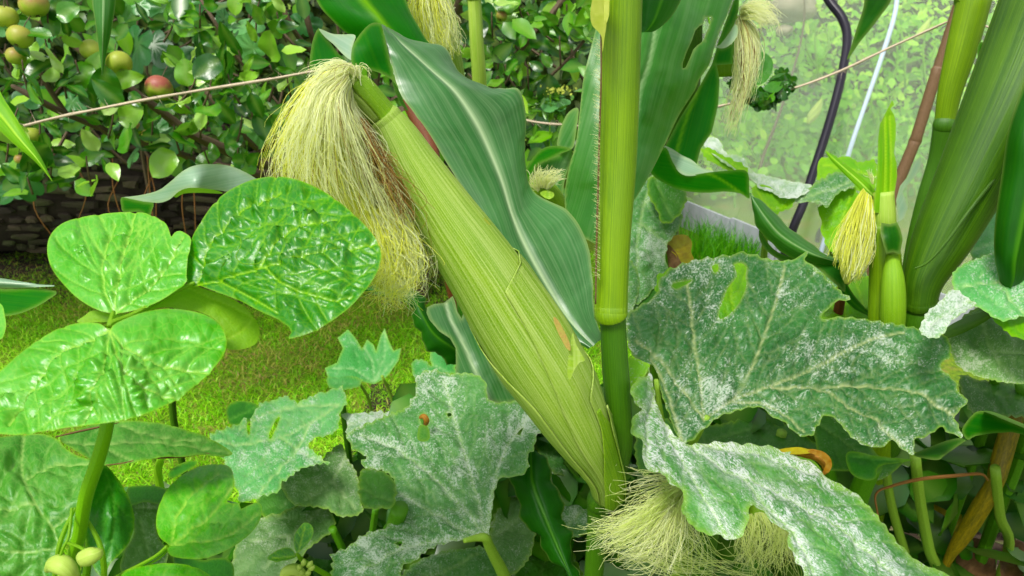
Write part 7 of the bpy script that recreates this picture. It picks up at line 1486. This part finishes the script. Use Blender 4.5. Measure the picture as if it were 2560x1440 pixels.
# curled dark courgette tips hanging on the twine
t = thing('curled_leaf', 'dark crinkled curled courgette leaf hanging on the twine before the netting', 'leaf', P(1900, 220, 1.45))
K = dict(grid=5, rscale=12, edgew=0)
poly('leaf', [(1880, 150), (1895, 130), (1912, 132), (1930, 148), (1932, 170), (1922, 195), (1905, 210), (1885, 212), (1868, 200)], [(1880, 150, 1.46), (1932, 160, 1.46), (1890, 210, 1.43)], M['sq_dark'], t, rough=.012, **K)
cp_ = catmull([(1850, 205, 1.44), (1866, 228, 1.43), (1895, 246, 1.42), (1925, 246, 1.42), (1950, 232, 1.43), (1962, 212, 1.45), (1945, 200, 1.46)], 12)
cp_ = np.repeat(cp_, 3, 0); cp_[:, :2] += rng.normal(0, 7, (len(cp_), 2)); cp_[:, 2] += rng.normal(0, .012, len(cp_))
cloud('curl', CAM + rays(cp_[:, :2]) * cp_[:, 2:3], rng.uniform(.018, .034, len(cp_)), PR_LOBE, M['leaf_stuff'], t, np.clip(rng.normal(.18, .15, len(cp_)), 0, .7), .5, .6, kind=None)
poly('leaf', [(1908, 222), (1925, 205), (1945, 198), (1958, 210), (1950, 226), (1930, 232)], [(1908, 222, 1.40), (1950, 200, 1.42), (1930, 232, 1.39)], M['sq_dark'], t, rough=.008, **K)

# dead leaves on the soil at the lower right
n = 1500
x = rng.uniform(.1, 1.5, n); y = rng.uniform(.35, 1.9, n); pos = np.column_stack([x, y, .03 + rng.random(n) * .035])
lt = cloud('leaf_litter', pos, rng.uniform(.025, .065, n), PR_OVAL, M['litter'], None, rng.random(n), .7, .1, label='dry brown leaf litter on the dark soil under the courgette leaves', cat='leaf litter')
# a few larger dead leaves, singly
for k, (x, y, d, w, lab) in enumerate(((2360, 1300, .92, 90, 'yellow dry leaf hanging upright between the courgette stems'), (2160, 1300, .95, 95, 'broad dead brown leaf lying behind the two pale stems'), (2440, 1420, .86, 100, 'crumpled pale dead leaf at the bottom right corner'), (2540, 1410, .84, 80, 'crumpled dark dead leaf at the bottom right edge'))):
    o = poly('dead_leaf', [(x - w * .5, y + 10), (x - w * .45, y - w * .5), (x - w * .1, y - w * .75), (x + w * .3, y - w * .6), (x + w * .5, y - w * .1), (x + w * .4, y + w * .5), (x, y + w * .7), (x - w * .4, y + w * .5)], [(x - w, y, d), (x + w, y, d + .01), (x, y - w, d + .05), (x, y + w, d - .04)], M['yellow_leaf'] if k == 0 else M['dead'] if 'dead' in M else M['brown_leaf'], None, grid=8, rough=.02, rscale=40, seed=k, edgew=0)
    o['label'] = lab; o['category'] = 'dead leaf'; o['group'] = 'dead leaves on the soil'
# low shadowy undergrowth between the courgette stems
pz, xy, d = ppos(2600, 250, 2650, 1000, 1500, .80, 1.25, 1.0)
k = pz[:, 2] > 0.02; k &= ~((xy[:, 0] > 430) & (xy[:, 0] < 900) & (xy[:, 1] < 1290)); k &= ~((xy[:, 0] < 1010) & (xy[:, 1] < 1100)); k &= ~((xy[:, 0] > 2050) & (xy[:, 1] > 1250) & (rng.random(len(xy)) < .8)); k &= ~((xy[:, 0] < 560) & (xy[:, 1] < 1260))
pz = pz[k]
cloud('undergrowth', pz, rng.uniform(.04, .08, len(pz)), PR_ROUND, M['leaf_stuff'], None, np.clip(rng.normal(.2, .15, len(pz)), 0, .6), .8, .3, label='dark low leafy undergrowth between the courgette stems', cat='undergrowth')
print('OBJS', len(bpy.data.objects), 'TRIS', sum(len(m.polygons) for m in bpy.data.meshes))
